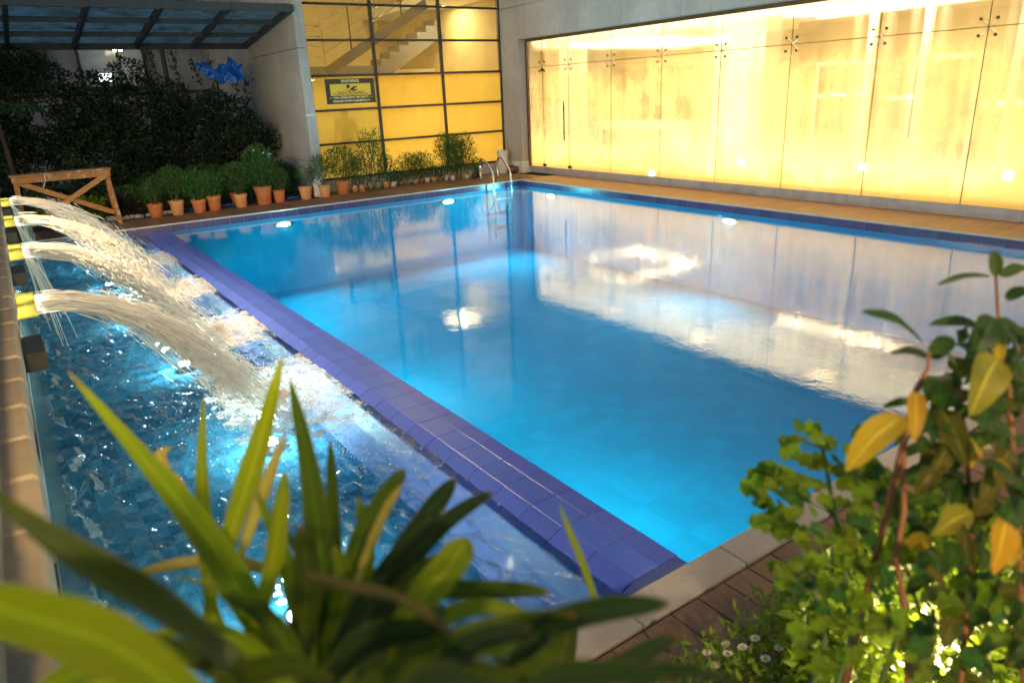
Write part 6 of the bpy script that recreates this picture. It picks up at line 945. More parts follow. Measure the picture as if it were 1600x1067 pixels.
CELERY = [[[-8.6598,-13.0027,1.323],[-8.6127,-13.0097,1.3082],0.0292,"c"],[[-8.6672,-12.9795,1.3349],[-8.6772,-12.9912,1.3605],0.0225,"c"],[[-8.668,-12.9667,1.2904],[-8.6294,-12.9584,1.3002],0.0264,"c"],[[-8.6067,-12.956,1.3051],[-8.588,-12.9806,1.3133],0.0309,"c"],[[-8.6612,-12.9593,1.2925],[-8.6873,-12.9613,1.3204],0.0209,"c"],[[-8.6823,-12.9704,1.3118],[-8.6605,-13.0033,1.3197],0.0382,"c"],[[-8.6386,-12.9305,1.2637],[-8.6235,-12.9669,1.2646],0.0376,"c"],[[-8.6452,-12.9449,1.2829],[-8.6384,-12.9466,1.3053],0.0286,"c"],[[-8.57,-12.9744,1.2665],[-8.5855,-12.9819,1.3008],0.0307,"c"],[[-8.5972,-13.0141,1.2916],[-8.5992,-12.9936,1.2994],0.0211,"m"],[[-8.5711,-12.9855,1.2666],[-8.5675,-12.9711,1.2911],0.0361,"c"],[[-8.5819,-13.0067,1.2561],[-8.5946,-13.0045,1.2788],0.0188,"m"],[[-8.5815,-13.0315,1.3117],[-8.5433,-13.0299,1.3112],0.0205,"c"],[[-8.6161,-13.0697,1.3354],[-8.572,-13.0736,1.3359],0.0284,"c"],[[-8.5579,-13.0439,1.2856],[-8.5782,-13.0146,1.2793],0.0312,"c"],[[-8.6078,-13.0635,1.3375],[-8.6424,-13.0665,1.3655],0.0195,"c"],[[-8.7412,-13.0107,1.2724],[-8.7133,-13.0423,1.2749],0.0372,"c"],[[-8.7217,-12.9544,1.2189],[-8.7263,-12.9387,1.2385],0.03,"c"],[[-8.7787,-12.9977,1.2434],[-8.8036,-13.0015,1.2821],0.0312,"c"],[[-8.7771,-13.0014,1.2787],[-8.7502,-13.0076,1.2791],0.0211,"c"],[[-8.7345,-13.0138,1.2424],[-8.6946,-13.0355,1.2448],0.0411,"m"],[[-8.7279,-13.0377,1.277],[-8.7249,-13.0087,1.2672],0.0204,"c"],[[-8.7498,-13.0169,1.2879],[-8.7698,-13.0223,1.3208],0.0276,"c"],[[-8.7049,-12.9951,1.2207],[-8.7104,-12.9646,1.232],0.0341,"c"],[[-8.6452,-13.0079,1.2272],[-8.634,-13.0318,1.2365],0.0258,"c"],[[-8.7036,-13.0263,1.2584],[-8.6571,-13.0216,1.2542],0.0235,"c"],[[-8.7211,-13.0522,1.2518],[-8.7439,-13.0386,1.277],0.0327,"c"],[[-8.679,-13.0095,1.2351],[-8.6993,-12.9755,1.248],0.0458,"m"],[[-8.63,-13.0272,1.2864],[-8.6517,-13.034,1.3175],0.0193,"c"],[[-8.6405,-13.0277,1.2869],[-8.6555,-13.0097,1.2733],0.0284,"c"],[[-8.6157,-13.0224,1.2562],[-8.5918,-13.0484,1.2466],0.0353,"m"],[[-8.6368,-13.0158,1.2668],[-8.6531,-12.9757,1.2729],0.0415,"c"],[[-8.6169,-13.0381,1.2583],[-8.6164,-13.0076,1.2586],0.0238,"c"],[[-8.6171,-13.0595,1.2784],[-8.5922,-13.0885,1.297],0.0376,"c"],[[-8.6437,-13.0461,1.2526],[-8.6304,-13.0723,1.2512],0.0319,"c"],[[-8.5916,-13.047,1.2633],[-8.5653,-13.057,1.2623],0.0177,"c"],[[-8.6836,-13.1142,1.319],[-8.6758,-13.0923,1.335],0.0329,"c"],[[-8.6402,-13.0956,1.2807],[-8.6655,-13.0754,1.2694],0.0323,"c"],[[-8.6793,-13.1122,1.308],[-8.657,-13.1327,1.3248],0.0288,"m"],[[-8.6969,-13.1134,1.3186],[-8.7159,-13.092,1.3298],0.0253,"m"],[[-8.7865,-13.028,1.2299],[-8.8236,-13.0159,1.2361],0.0266,"c"],[[-8.7909,-13.0346,1.2185],[-8.8206,-13.0048,1.231],0.0337,"c"],[[-8.7718,-13.018,1.2146],[-8.7503,-13.0099,1.2323],0.0303,"c"],[[-8.8003,-13.0609,1.2553],[-8.7705,-13.0697,1.267],0.0265,"c"],[[-8.7738,-13.0698,1.2287],[-8.7916,-13.0321,1.2071],0.0406,"c"],[[-8.7335,-13.0364,1.1991],[-8.7647,-13.0228,1.1934],0.0253,"c"],[[-8.7511,-13.0388,1.2305],[-8.7762,-13.0068,1.2248],0.0368,"c"],[[-8.7457,-13.0684,1.2076],[-8.7519,-13.036,1.2006],0.0295,"c"],[[-8.6969,-13.076,1.2415],[-8.7088,-13.0512,1.2556],0.0343,"c"],[[-8.684,-13.0768,1.2123],[-8.6979,-13.0651,1.2326],0.024,"m"],[[-8.7357,-13.0665,1.2388],[-8.7185,-13.0495,1.2431],0.0204,"c"],[[-8.6683,-13.0576,1.2297],[-8.666,-13.0892,1.2403],0.0233,"c"],[[-8.7116,-13.1315,1.2594],[-8.6948,-13.1129,1.2694],0.0298,"c"],[[-8.6903,-13.12,1.2519],[-8.661,-13.1123,1.2622],0.0265,"c"],[[-8.6515,-13.0834,1.2127],[-8.6187,-13.1026,1.2194],0.0356,"c"],[[-8.6787,-13.1069,1.2334],[-8.6542,-13.1171,1.2199],0.0178,"m"],[[-8.6616,-13.116,1.3064],[-8.6361,-13.135,1.3047],0.0298,"c"],[[-8.6203,-13.0807,1.2765],[-8.6184,-13.0489,1.274],0.0285,"c"],[[-8.6221,-13.1013,1.2852],[-8.6523,-13.0931,1.2867],0.0218,"c"],[[-8.6262,-13.1,1.2664],[-8.6045,-13.1013,1.2872],0.0355,"c"],[[-8.6855,-13.1569,1.2802],[-8.6487,-13.1794,1.2793],0.034,"c"],[[-8.6984,-13.1588,1.2737],[-8.6723,-13.1734,1.2631],0.0209,"c"],[[-8.6681,-13.1485,1.2872],[-8.6305,-13.144,1.3014],0.0317,"m"],[[-8.6538,-13.1359,1.2717],[-8.6692,-13.1092,1.2606],0.0268,"c"],[[-8.6842,-13.1327,1.2832],[-8.6599,-13.1593,1.279],0.0341,"m"],[[-8.6945,-13.1376,1.2993],[-8.7206,-13.1158,1.2908],0.0299,"c"],[[-8.6421,-13.1106,1.2842],[-8.6103,-13.1372,1.2891],0.0334,"c"],[[-8.6619,-13.1139,1.2808],[-8.6448,-13.0964,1.299],0.0321,"c"],[[-8.7962,-13.0803,1.2275],[-8.7927,-13.0783,1.2517],0.031,"c"],[[-8.7825,-13.1014,1.2308],[-8.7414,-13.1156,1.2185],0.0285,"c"],[[-8.8132,-13.0986,1.2357],[-8.8147,-13.1222,1.2477],0.0198,"c"],[[-8.8019,-13.1072,1.2347],[-8.8245,-13.0876,1.2489],0.0315,"c"],[[-8.7249,-13.0976,1.1934],[-8.6896,-13.1157,1.2086],0.0424,"c"],[[-8.7157,-13.1097,1.2067],[-8.6954,-13.1271,1.2079],0.0238,"c"],[[-8.7907,-13.1196,1.2528],[-8.8109,-13.1057,1.2693],0.0268,"m"],[[-8.7048,-13.0973,1.2013],[-8.6948,-13.1026,1.2239],0.0229,"c"],[[-8.7557,-13.1644,1.2497],[-8.7465,-13.1761,1.2672],0.0222,"m"],[[-8.6705,-13.1227,1.2068],[-8.6823,-13.0925,1.1897],0.0273,"m"],[[-8.7317,-13.1556,1.2575],[-8.7489,-13.1309,1.2698],0.0308,"m"],[[-8.7455,-13.1483,1.2501],[-8.7258,-13.1482,1.2568],0.0205,"c"],[[-8.6593,-13.1521,1.2015],[-8.6068,-13.1639,1.1916],0.0306,"c"],[[-8.6732,-13.1595,1.2382],[-8.6558,-13.1351,1.2415],0.0221,"m"],[[-8.7072,-13.1915,1.2347],[-8.7248,-13.1782,1.2412],0.0217,"c"],[[-8.6479,-13.1513,1.2203],[-8.6289,-13.1509,1.2308],0.023,"c"],[[-8.8658,-13.1096,1.21],[-8.8758,-13.0799,1.2192],0.0311,"c"],[[-8.8341,-13.0814,1.1737],[-8.8042,-13.092,1.1552],0.021,"c"],[[-8.836,-13.0782,1.1555],[-8.7908,-13.0781,1.1512],0.0257,"c"],[[-8.8506,-13.1117,1.2131],[-8.8482,-13.1206,1.2356],0.0234,"c"],[[-8.775,-13.0822,1.1419],[-8.7336,-13.107,1.1287],0.0394,"c"],[[-8.7841,-13.0927,1.1823],[-8.777,-13.1256,1.2027],0.032,"c"],[[-8.8166,-13.1036,1.1993],[-8.8176,-13.1266,1.2193],0.0218,"c"],[[-8.8496,-13.1234,1.1978],[-8.8917,-13.1067,1.2238],0.0408,"c"],[[-8.7791,-13.1388,1.2124],[-8.7505,-13.1432,1.2176],0.0247,"c"],[[-8.7766,-13.1478,1.211],[-8.7618,-13.161,1.2216],0.0203,"c"],[[-8.7473,-13.1105,1.1764],[-8.7559,-13.1121,1.2099],0.0327,"m"],[[-8.7673,-13.1326,1.1975],[-8.7556,-13.1526,1.2],0.0203,"c"],[[-8.7317,-13.1676,1.1936],[-8.7392,-13.1348,1.1875],0.0302,"c"],[[-8.7592,-13.1678,1.2012],[-8.761,-13.1489,1.2067],0.0194,"c"],[[-8.6963,-13.1544,1.1714],[-8.7309,-13.1489,1.1994],0.0267,"c"],[[-8.7228,-13.1657,1.1795],[-8.7175,-13.1741,1.2035],0.0265,"c"],[[-8.6941,-13.1636,1.1715],[-8.7295,-13.1543,1.1721],0.0246,"c"],[[-8.727,-13.1985,1.2327],[-8.7235,-13.2262,1.2407],0.0301,"c"],[[-8.7177,-13.1854,1.2027],[-8.6969,-13.1808,1.22],0.029,"c"],[[-8.6759,-13.1715,1.1668],[-8.6636,-13.1876,1.1692],0.02,"c"],[[-8.7846,-13.0732,1.1302],[-8.7729,-13.1089,1.1421],0.0364,"m"],[[-8.8439,-13.1107,1.1923],[-8.852,-13.0945,1.1996],0.0187,"c"],[[-8.817,-13.0636,1.1568],[-8.7625,-13.0756,1.1518],0.0404,"m"],[[-8.8093,-13.1012,1.148],[-8.8314,-13.0943,1.166],0.0208,"m"],[[-8.8114,-13.1613,1.1852],[-8.765,-13.1747,1.1616],0.03,"m"],[[-8.8371,-13.169,1.1706],[-8.8491,-13.152,1.1652],0.0185,"m"],[[-8.8145,-13.146,1.1821],[-8.7936,-13.1731,1.1895],0.0316,"c"],[[-8.8456,-13.1772,1.1973],[-8.813,-13.1633,1.2039],0.0301,"c"],[[-8.8262,-13.1924,1.1928],[-8.8065,-13.215,1.2043],0.0248,"c"],[[-8.7482,-13.1645,1.1243],[-8.7518,-13.1619,1.1516],0.0279,"c"],[[-8.8228,-13.1836,1.186],[-8.8074,-13.2027,1.2071],0.0309,"c"],[[-8.8338,-13.187,1.2063],[-8.8704,-13.1832,1.2201],0.0219,"m"],[[-8.788,-13.209,1.198],[-8.7868,-13.1898,1.2091],0.0232,"m"],[[-8.7778,-13.2137,1.2166],[-8.7975,-13.207,1.2494],0.029,"m"],[[-8.7485,-13.1918,1.1896],[-8.7615,-13.1985,1.2354],0.0377,"c"],[[-8.7745,-13.2267,1.2013],[-8.7708,-13.2035,1.1764],0.0211,"m"],[[-8.5554,-13.1453,1.2723],[-8.5147,-13.1635,1.2635],0.0341,"c"],[[-8.5604,-13.1327,1.2769],[-8.5594,-13.1426,1.2977],0.022,"m"],[[-8.572,-13.1528,1.2632],[-8.5559,-13.1374,1.28],0.0313,"c"],[[-8.544,-13.1291,1.2444],[-8.5225,-13.1109,1.2589],0.03,"c"],[[-8.552,-13.1483,1.1931],[-8.5448,-13.1295,1.1992],0.0226,"c"],[[-8.5877,-13.1524,1.2426],[-8.5923,-13.1346,1.2584],0.0246,"c"],[[-8.562,-13.1486,1.2044],[-8.5883,-13.1229,1.2073],0.0362,"m"],[[-8.5458,-13.1428,1.225],[-8.4935,-13.1449,1.2342],0.038,"c"],[[-8.8516,-13.1589,1.1189],[-8.865,-13.1295,1.1105],0.033,"c"],[[-8.8777,-13.1553,1.1503],[-8.9111,-13.1472,1.1598],0.0225,"c"],[[-8.8742,-13.1603,1.1677],[-8.8551,-13.1793,1.1675],0.0204,"c"],[[-8.8607,-13.1473,1.1523],[-8.8774,-13.1504,1.1931],0.0314,"c"],[[-8.8649,-13.1799,1.1681],[-8.8914,-13.1712,1.1721],0.0208,"c"],[[-8.8394,-13.1882,1.1532],[-8.8522,-13.1839,1.1741],0.0181,"c"],[[-8.8577,-13.1816,1.1661],[-8.8203,-13.1959,1.1641],0.0262,"c"],[[-8.8004,-13.1785,1.1209],[-8.7974,-13.1817,1.1551],0.0312,"c"],[[-8.8488,-13.2252,1.1861],[-8.7961,-13.2347,1.1649],0.0284,"c"],[[-8.8449,-13.2131,1.182],[-8.837,-13.1885,1.1821],0.0235,"c"],[[-8.7706,-13.1974,1.1339],[-8.7527,-13.2194,1.1494],0.025,"c"],[[-8.8421,-13.223,1.1712],[-8.7993,-13.2186,1.1631],0.0259,"c"],[[-8.7993,-13.2368,1.1638],[-8.7768,-13.2351,1.1787],0.0252,"m"],[[-8.8014,-13.2569,1.1861],[-8.8321,-13.246,1.2161],0.0295,"c"],[[-8.7935,-13.2567,1.1644],[-8.8184,-13.2435,1.1745],0.0224,"c"],[[-8.7661,-13.2499,1.1464],[-8.7543,-13.2779,1.1654],0.0354,"m"],[[-8.8843,-13.211,1.1399],[-8.8701,-13.2071,1.1541],0.0221,"c"],[[-8.882,-13.203,1.1176],[-8.9179,-13.1933,1.1404],0.0283,"c"],[[-8.8759,-13.1863,1.1088],[-8.8895,-13.1731,1.0999],0.0171,"c"],[[-8.8897,-13.187,1.1172],[-8.8444,-13.1932,1.1147],0.0268,"c"],[[-8.8635,-13.2178,1.1243],[-8.8759,-13.2114,1.1541],0.0236,"c"],[[-8.8569,-13.2185,1.1298],[-8.8462,-13.2171,1.1524],0.0301,"c"],[[-8.8194,-13.2232,1.098],[-8.7911,-13.2123,1.0933],0.0174,"c"],[[-8.8845,-13.234,1.1591],[-8.8874,-13.2412,1.1848],0.0203,"c"],[[-8.8223,-13.2676,1.1499],[-8.7799,-13.2697,1.1328],0.0167,"c"],[[-8.8115,-13.2675,1.1637],[-8.7738,-13.2789,1.1572],0.0234,"m"],[[-8.8144,-13.2552,1.1486],[-8.8347,-13.2613,1.1822],0.0145,"c"],[[-8.7788,-13.2419,1.1003],[-8.8047,-13.2341,1.1183],0.0177,"c"],[[-8.7013,-13.2343,1.0915],[-8.696,-13.2113,1.0971],0.0267,"c"],[[-8.7533,-13.2544,1.1417],[-8.7066,-13.266,1.1316],0.0271,"c"],[[-8.7008,-13.2497,1.0908],[-8.6886,-13.2254,1.0857],0.0213,"c"],[[-8.764,-13.2684,1.1453],[-8.7826,-13.2411,1.1302],0.0298,"c"],[[-8.6821,-13.2216,1.207],[-8.6692,-13.2498,1.2207],0.0309,"c"],[[-8.6161,-13.1985,1.1255],[-8.591,-13.1739,1.1357],0.0366,"m"],[[-8.6192,-13.199,1.1634],[-8.567,-13.1973,1.1674],0.0362,"c"],[[-8.6826,-13.2023,1.1903],[-8.6356,-13.202,1.1923],0.0353,"m"],[[-8.6295,-13.1959,1.2306],[-8.5853,-13.2134,1.2301],0.0322,"c"],[[-8.5653,-13.2033,1.1711],[-8.5846,-13.1788,1.1609],0.0312,"c"],[[-8.6194,-13.2076,1.2209],[-8.6563,-13.2063,1.2491],0.0175,"c"],[[-8.5387,-13.1882,1.1758],[-8.5918,-13.1695,1.1972],0.0373,"c"],[[-8.5331,-13.2054,1.0778],[-8.5364,-13.1745,1.06],0.0254,"c"],[[-8.5987,-13.2374,1.1396],[-8.5523,-13.2534,1.1127],0.0316,"c"],[[-8.6025,-13.2549,1.1289],[-8.5758,-13.2714,1.1498],0.0361,"c"],[[-8.5896,-13.2205,1.1315],[-8.5691,-13.2392,1.1345],0.022,"c"],[[-8.6125,-13.2411,1.1076],[-8.5869,-13.2704,1.1169],0.0336,"c"],[[-8.673,-13.2481,1.1196],[-8.6954,-13.2373,1.1283],0.017,"m"],[[-8.692,-13.2496,1.1544],[-8.663,-13.2734,1.1631],0.0383,"c"],[[-8.682,-13.2524,1.1493],[-8.6581,-13.2401,1.1482],0.0163,"m"],[[-8.806,-13.2821,1.1132],[-8.7896,-13.2861,1.1202],0.0158,"c"],[[-8.7558,-13.2707,1.0774],[-8.739,-13.2576,1.0882],0.0311,"c"],[[-8.7678,-13.2671,1.1082],[-8.7541,-13.2771,1.1291],0.0264,"c"],[[-8.7436,-13.2811,1.0749],[-8.7747,-13.2607,1.096],0.0347,"c"],[[-8.5802,-13.2726,1.1064],[-8.5371,-13.269,1.115],0.0333,"c"],[[-8.5581,-13.2784,1.0933],[-8.5609,-13.2673,1.1159],0.0314,"c"],[[-8.5679,-13.2721,1.0888],[-8.5297,-13.2833,1.0929],0.034,"m"],[[-8.5233,-13.2427,1.0696],[-8.5037,-13.2186,1.0818],0.0351,"c"],[[-8.6353,-13.3027,1.057],[-8.6804,-13.2844,1.0846],0.0314,"m"],[[-8.5767,-13.2708,0.9962],[-8.5899,-13.2435,0.9856],0.0295,"c"],[[-8.6573,-13.2855,1.0669],[-8.652,-13.2906,1.0867],0.0224,"c"],[[-8.6806,-13.2946,1.0725],[-8.6817,-13.2688,1.0772],0.0344,"c"],[[-8.5541,-13.2868,1.1226],[-8.5466,-13.2596,1.1289],0.0348,"c"],[[-8.472,-13.2567,1.081],[-8.5063,-13.2501,1.1294],0.0421,"c"],[[-8.5327,-13.2838,1.1199],[-8.5209,-13.2705,1.1298],0.0235,"c"],[[-8.5021,-13.2709,1.093],[-8.5168,-13.2423,1.0988],0.0357,"c"],[[-8.5259,-13.3002,1.0522],[-8.4974,-13.3087,1.0562],0.0218,"c"],[[-8.5348,-13.2857,1.0445],[-8.5722,-13.2737,1.0675],0.0234,"c"],[[-8.5279,-13.2942,1.032],[-8.5032,-13.2904,1.0443],0.0295,"c"],[[-8.5789,-13.3146,1.0884],[-8.6224,-13.3034,1.0925],0.0289,"c"],[[-8.6284,-13.1504,1.1189],[-8.6741,-13.1321,1.1407],0.0375,"m"],[[-8.6362,-13.1511,1.1358],[-8.6415,-13.131,1.1187],0.0208,"c"],[[-8.6335,-13.1481,1.1375],[-8.6503,-13.125,1.1562],0.0374,"c"],[[-8.6066,-13.1107,1.0797],[-8.6403,-13.1039,1.1274],0.0351,"c"],[[-8.6276,-13.1562,1.1715],[-8.6533,-13.1322,1.1665],0.0299,"c"],[[-8.5547,-13.1313,1.1128],[-8.5669,-13.0974,1.1142],0.0401,"c"],[[-8.5255,-13.1454,1.1204],[-8.5424,-13.1426,1.1568],0.0347,"c"],[[-8.5345,-13.1293,1.1171],[-8.5063,-13.1228,1.1345],0.0322,"c"],[[-8.7035,-12.9734,1.2712],[-8.7187,-12.949,1.2728],0.0231,"c"],[[-8.7094,-12.9676,1.2552],[-8.7176,-12.9341,1.2465],0.0311,"m"],[[-8.692,-12.9576,1.2494],[-8.7451,-12.9443,1.2504],0.0384,"c"],[[-8.7382,-12.9927,1.2622],[-8.7033,-12.9878,1.2752],0.0332,"c"],[[-8.7463,-12.9848,1.2159],[-8.7461,-12.9549,1.2143],0.0233,"c"],[[-8.7521,-12.9748,1.2166],[-8.7095,-12.9757,1.2154],0.0311,"c"],[[-8.7575,-12.9944,1.2603],[-8.7803,-12.9543,1.2523],0.0377,"c"],[[-8.7513,-12.9968,1.2212],[-8.7433,-12.9777,1.2314],0.0221,"c"]]
STEMS = [[[-8.7479,-13.2504,1.0412],[-8.7259,-13.2219,1.1443],[-8.7272,-13.1963,1.2337],[-8.713,-13.1911,1.2993],[-8.7112,-13.1768,1.397],[-8.6976,-13.1758,1.4822]],[[-8.4148,-13.3016,0.8784],[-8.4084,-13.2353,1.1986],[-8.4606,-13.2027,1.4353],[-8.4506,-13.1694,1.5306],[-8.4162,-13.1415,1.5916]],[[-8.6976,-13.1758,1.4822],[-8.6774,-13.1774,1.5111],[-8.6706,-13.1724,1.5338]],[[-8.5532,-13.2526,0.924],[-8.5316,-13.2226,1.1824],[-8.6075,-13.2167,1.3783],[-8.6251,-13.2004,1.4798]]]
CELERY_STEMS = [[[-8.7509,-13.1606,1.0674],[-8.7155,-13.1165,1.1685],[-8.6756,-13.0608,1.2435],[-8.6187,-13.0012,1.2947],[-8.6351,-12.9742,1.3018]],[[-8.7996,-13.1462,1.084],[-8.7939,-13.1106,1.1778],[-8.771,-13.0571,1.2202],[-8.7334,-12.9991,1.2363]],[[-8.7109,-13.2083,1.0793],[-8.6913,-13.154,1.1792],[-8.6631,-13.1015,1.2582],[-8.6132,-13.0487,1.3121]],[[-8.6706,-13.2365,1.0771],[-8.6273,-13.1762,1.1382],[-8.657,-13.1457,1.2541]]]
FLOWERS = [[-8.0802,-12.428,0.1596],[-8.0033,-12.4855,0.1816],[-8.1357,-12.4813,0.1909],[-8.0518,-12.5607,0.1814],[-7.9772,-12.5564,0.1792],[-7.9574,-12.5847,0.1554],[-8.0404,-12.5182,0.0648],[-7.8057,-12.6514,0.0786],[-7.7584,-12.6814,0.0923],[-7.7992,-12.7024,0.0849],[-8.082,-12.4878,0.1315],[-8.1689,-12.4633,0.1506],[-8.1778,-12.4145,0.0874],[-8.0072,-12.5688,0.0974],[-7.9478,-12.6097,0.209],[-7.8714,-12.6056,0.085],[-7.895,-12.6556,0.1874],[-8.1027,-12.5099,0.2184],[-7.7859,-12.7205,0.1732],[-8.1759,-12.4337,0.1838]]
TONE = [((.17,.25,.006),(.22,.30,.008)),((.05,.085,.005),(.075,.11,.006)),((.26,.34,.008),(.32,.38,.012)),((.07,.12,.008),(.10,.15,.012)),((.42,.33,.05),(.50,.42,.10)),((.022,.050,.012),(.038,.070,.018)),((.16,.13,.03),(.20,.17,.04))]
BM = [leaf_mat('blade_%s' % n_, a, b_, .35, .5, .25, .02, midrib='lines') for n_,(a,b_) in zip(('lime','olive','bright','green','yellow','dark','bronze'), TONE)]
def ribbon(pts, w, tip, mat, parent, name, nseg=14, fold=.16, twist=0, ragged=False, ref=None):
    P_ = [np.array(q) for q in pts]; n_ = len(P_)
    def cat(t):
        x = t*(n_-1); i = min(int(x), n_-2); f = x-i; p0,p1,p2,p3 = P_[max(i-1,0)],P_[i],P_[i+1],P_[min(i+2,n_-1)]
        return .5*((2*p1)+(p2-p0)*f+(2*p0-5*p1+4*p2-p3)*f*f+(3*p1-p0-3*p2+p3)*f**3)
    V, UV = [], []; Cc = np.array([cat(i/nseg) for i in range(nseg+1)]); view = (np.array(cam.matrix_world.translation) if ref is None else np.array(ref))
    facing = np.array((random.uniform(-.5,.5), -.45+random.uniform(-.4,.4), .75))        # blades turn their face up and outward
    for i in range(nseg+1):
        t = i/nseg; d = Cc[min(i+1,nseg)]-Cc[max(i-1,0)]; d /= np.linalg.norm(d)+1e-9; s_ = np.cross(d, facing); s_ /= np.linalg.norm(s_)+1e-9; u_ = np.cross(s_, d)
        if tip == 'pt': ww = w*min(1,.55+1.2*t)*(1-max(0,(t-.35)/.65)**2.0*.97)
        elif tip == 'rd': ww = w*min(1,.5+1.4*t)*(1-max(0,(t-.66)/.34)**2.2*.86)
        else: ww = w*max(.03, math.sin(math.pi*min(1,t**.80*.985+.012))**.78)
        if ragged: ww *= 1+.28*math.sin(t*19)+.12*math.sin(t*41)
        for j,q in enumerate((-.5,-.26,0,.26,.5)):
            V.append(Cc[i]+s_*q*ww+u_*abs(q)*ww*fold*2*(1+.3*math.sin(t*6+j))); UV.append((q+.5, t))
    I = np.arange((nseg+1)*5).reshape(nseg+1,5); F = np.stack([I[:-1,:-1],I[1:,:-1],I[1:,1:],I[:-1,1:]],-1).reshape(-1,4)
    o = np_mesh(name, np.array(V), F, mat, parent, smooth=True, off=parent.location, uv=np.array(UV)); return o
lp = thing('lady_palm', 'big blurred strap leaved palm closest to the viewer in front of the fountain pool', 'palm', (-9.35,-13.15,0))
bs_ = np.array((-9.33,-13.12,.95))
for pts, w, tn, tp_ in BLADES: ribbon(pts, w, tp_, BM[tn], lp, 'blade')
for k in range(5):
    b_ = BLADES[(0,5,11,17,24)[k]][0][0]; MB().tube([(-9.35+.05*k-.1,-13.15,0),(-9.34+.03*k-.06,-13.14,.5),b_], [.014,.012,.009], 7).build('stem', M['green_stem'], lp, smooth=True)
# lower skirt of dark blades that fills the plant between the stems
for k in range(34):
    a = random.uniform(-.3,3.4); r_ = random.uniform(.12,.34); zb = random.uniform(.55,1.0); b_ = (-9.30+random.uniform(-.12,.12), -13.08+random.uniform(-.06,.12), zb)
    ribbon([b_, (b_[0]+math.cos(a)*r_*.5, b_[1]+math.sin(a)*r_*.5, zb+.14), (b_[0]+math.cos(a)*r_, b_[1]+math.sin(a)*r_, zb+.10+random.uniform(-.1,.1))], random.uniform(.03,.045), 'rd', BM[(5,5,3,1)[k%4]], lp, 'blade', 8)
LM = {'d': leaf_mat('shrub_leaf_dark', (.030,.080,.014), (.045,.10,.018), .3, .35, .4, .02, 'veins'), 'g': leaf_mat('shrub_leaf_green', (.05,.095,.015), (.075,.12,.02), .4, .35, .4, .02, 'veins'),
      'y': leaf_mat('shrub_leaf_yellow', (.58,.40,.03), (.66,.36,.025), .45, .4, .2, .02, 'veins'), 'y2': leaf_mat('shrub_leaf_mottled', (.36,.30,.03), (.16,.17,.025), .4, .4, .3, .02, 'veins'), 'o': leaf_mat('shrub_leaf_olive', (.13,.12,.018), (.075,.085,.015), .4, .4, .4, .02, 'veins'),
      'c': leaf_mat('celery_leaf', (.12,.22,.012), (.19,.26,.02), .45, .4, .6, .04, 'veins'), 'm': leaf_mat('celery_leaf_dark', (.035,.11,.025), (.05,.14,.03), .4, .4, .5, .03, 'veins')}
sh = thing('shrub', 'tall shrub with dark, olive and yellow leaves at the near right corner of the deck', 'shrub', (-8.35,-12.95,0))
for a, b_, w, tn in LEAVES:
    a = np.array(a); b_ = np.array(b_); md = (a+b_)/2+np.array((0,0,.10))*np.linalg.norm(b_-a); ribbon([a,md,b_], w, 'ov', LM[tn], sh, 'leaf', 8, .10)
for s_ in STEMS: MB().tube([(s_[0][0]+.02,s_[0][1]+.12,0.0)]+s_, [.009]+[.0048]*(len(s_)-2)+[.003,.002], 8).build('branch', pbr('shrub_bark', (.22,.10,.04), .7, (.14,.06,.025), 20), sh, smooth=True)
ce = thing('celery_plant', 'bright lobed leaf herb lit yellow green from below beside the coping', 'plant', (-8.5,-12.75,0))
for a, b_, w, tn in CELERY:
    a = np.array(a); b_ = np.array(b_); md = (a+b_)/2+np.array((0,0,.12))*np.linalg.norm(b_-a); ribbon([a,md,b_], w, 'ov', LM[tn], ce, 'leaf', 9, .12, ragged=True)
for s_ in CELERY_STEMS: MB().tube([(s_[0][0]+.03,s_[0][1]+.15,0.0)]+s_, [.006]+[.004]*(len(s_)-2)+[.003,.002], 6).build('stem', M['green_stem'], ce, smooth=True)
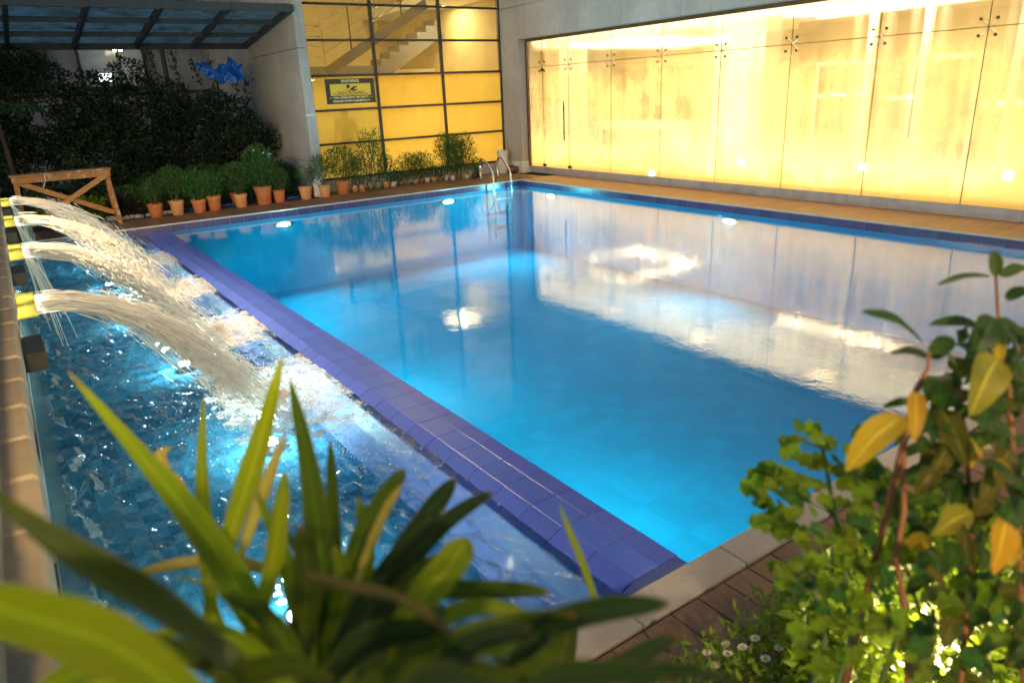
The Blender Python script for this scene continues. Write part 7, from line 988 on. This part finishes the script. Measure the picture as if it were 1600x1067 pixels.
# mass of small leaves low in the shrub
p,q = ell(4200, (-7.78,-12.92,.36), (.46,.36,.40), .2); kp = (p[:,2]>.03); p,q = p[kp],q[kp]
V,F = leaf_cloud(p, q+rng.normal(size=p.shape)*.5+np.array([0,-.2,.2]), rng.uniform(.04,.07,len(p)), rng.uniform(.022,.038,len(p)))
lo = thing('low_shrub', 'mass of small leaves at the foot of the tall shrub on the deck edge', 'shrub', (-7.78,-12.92,0)); stuff(np_mesh('foliage', V, F, LM['c'], lo, off=lo.location)); MB().tube([(-7.78,-12.92,0),(-7.76,-12.92,.3),(-7.8,-12.9,.6)], [.012,.008,.004], 6).build('stem', M['stem'], lo)
fg = thing('flowering_plant', 'low bright green plant with small white flowers by the deck boards', 'plant', (-8.0,-12.55,0))
C_ = np.stack([rng.uniform(-8.5,-7.5,2600), rng.uniform(-12.80,-12.36,2600), np.zeros(2600)],1); C_[:,2] = .02+rng.uniform(0,1,2600)**1.4*(.12+.10*np.sin(C_[:,0]*9)**2)
V,F = leaf_cloud(C_, rng.normal(size=C_.shape)*.7+np.array([0,0,.7]), rng.uniform(.03,.06,2600), rng.uniform(.012,.022,2600)); stuff(np_mesh('foliage', V, F, leaf_mat('flowering_leaf', (.17,.30,.025), (.24,.34,.04), .45, .5, .3), fg, off=fg.location))
fy = pbr('flower_centre', (.6,.40,.05), .7); wp_ = leaf_mat('white_petal', (.80,.78,.76), (.72,.70,.70), .3, .5, .1)
for c in FLOWERS:
    c = Vector(c); mb = MB()
    for j in range(8):
        a = j*math.pi/4; d_ = Vector((math.cos(a), math.sin(a)*.8, .25)); s_ = Vector((-math.sin(a), math.cos(a), 0)); mb.add([c+d_*.004, c+d_*.013+s_*.006+Vector((0,0,.002)), c+d_*.020, c+d_*.013-s_*.006+Vector((0,0,.002))], [(0,1,2,3)])
    o = mb.build('flower', wp_, fg); MB().lathe([(.006,0),(.006,.005),(.002,.007)], 8, c+Vector((0,0,.001))).build('centre', fy, o); MB().tube([(c.x,c.y-.01,.01),c-Vector((0,0,.002))], .0018, 5).build('stalk', M['green_stem'], o)
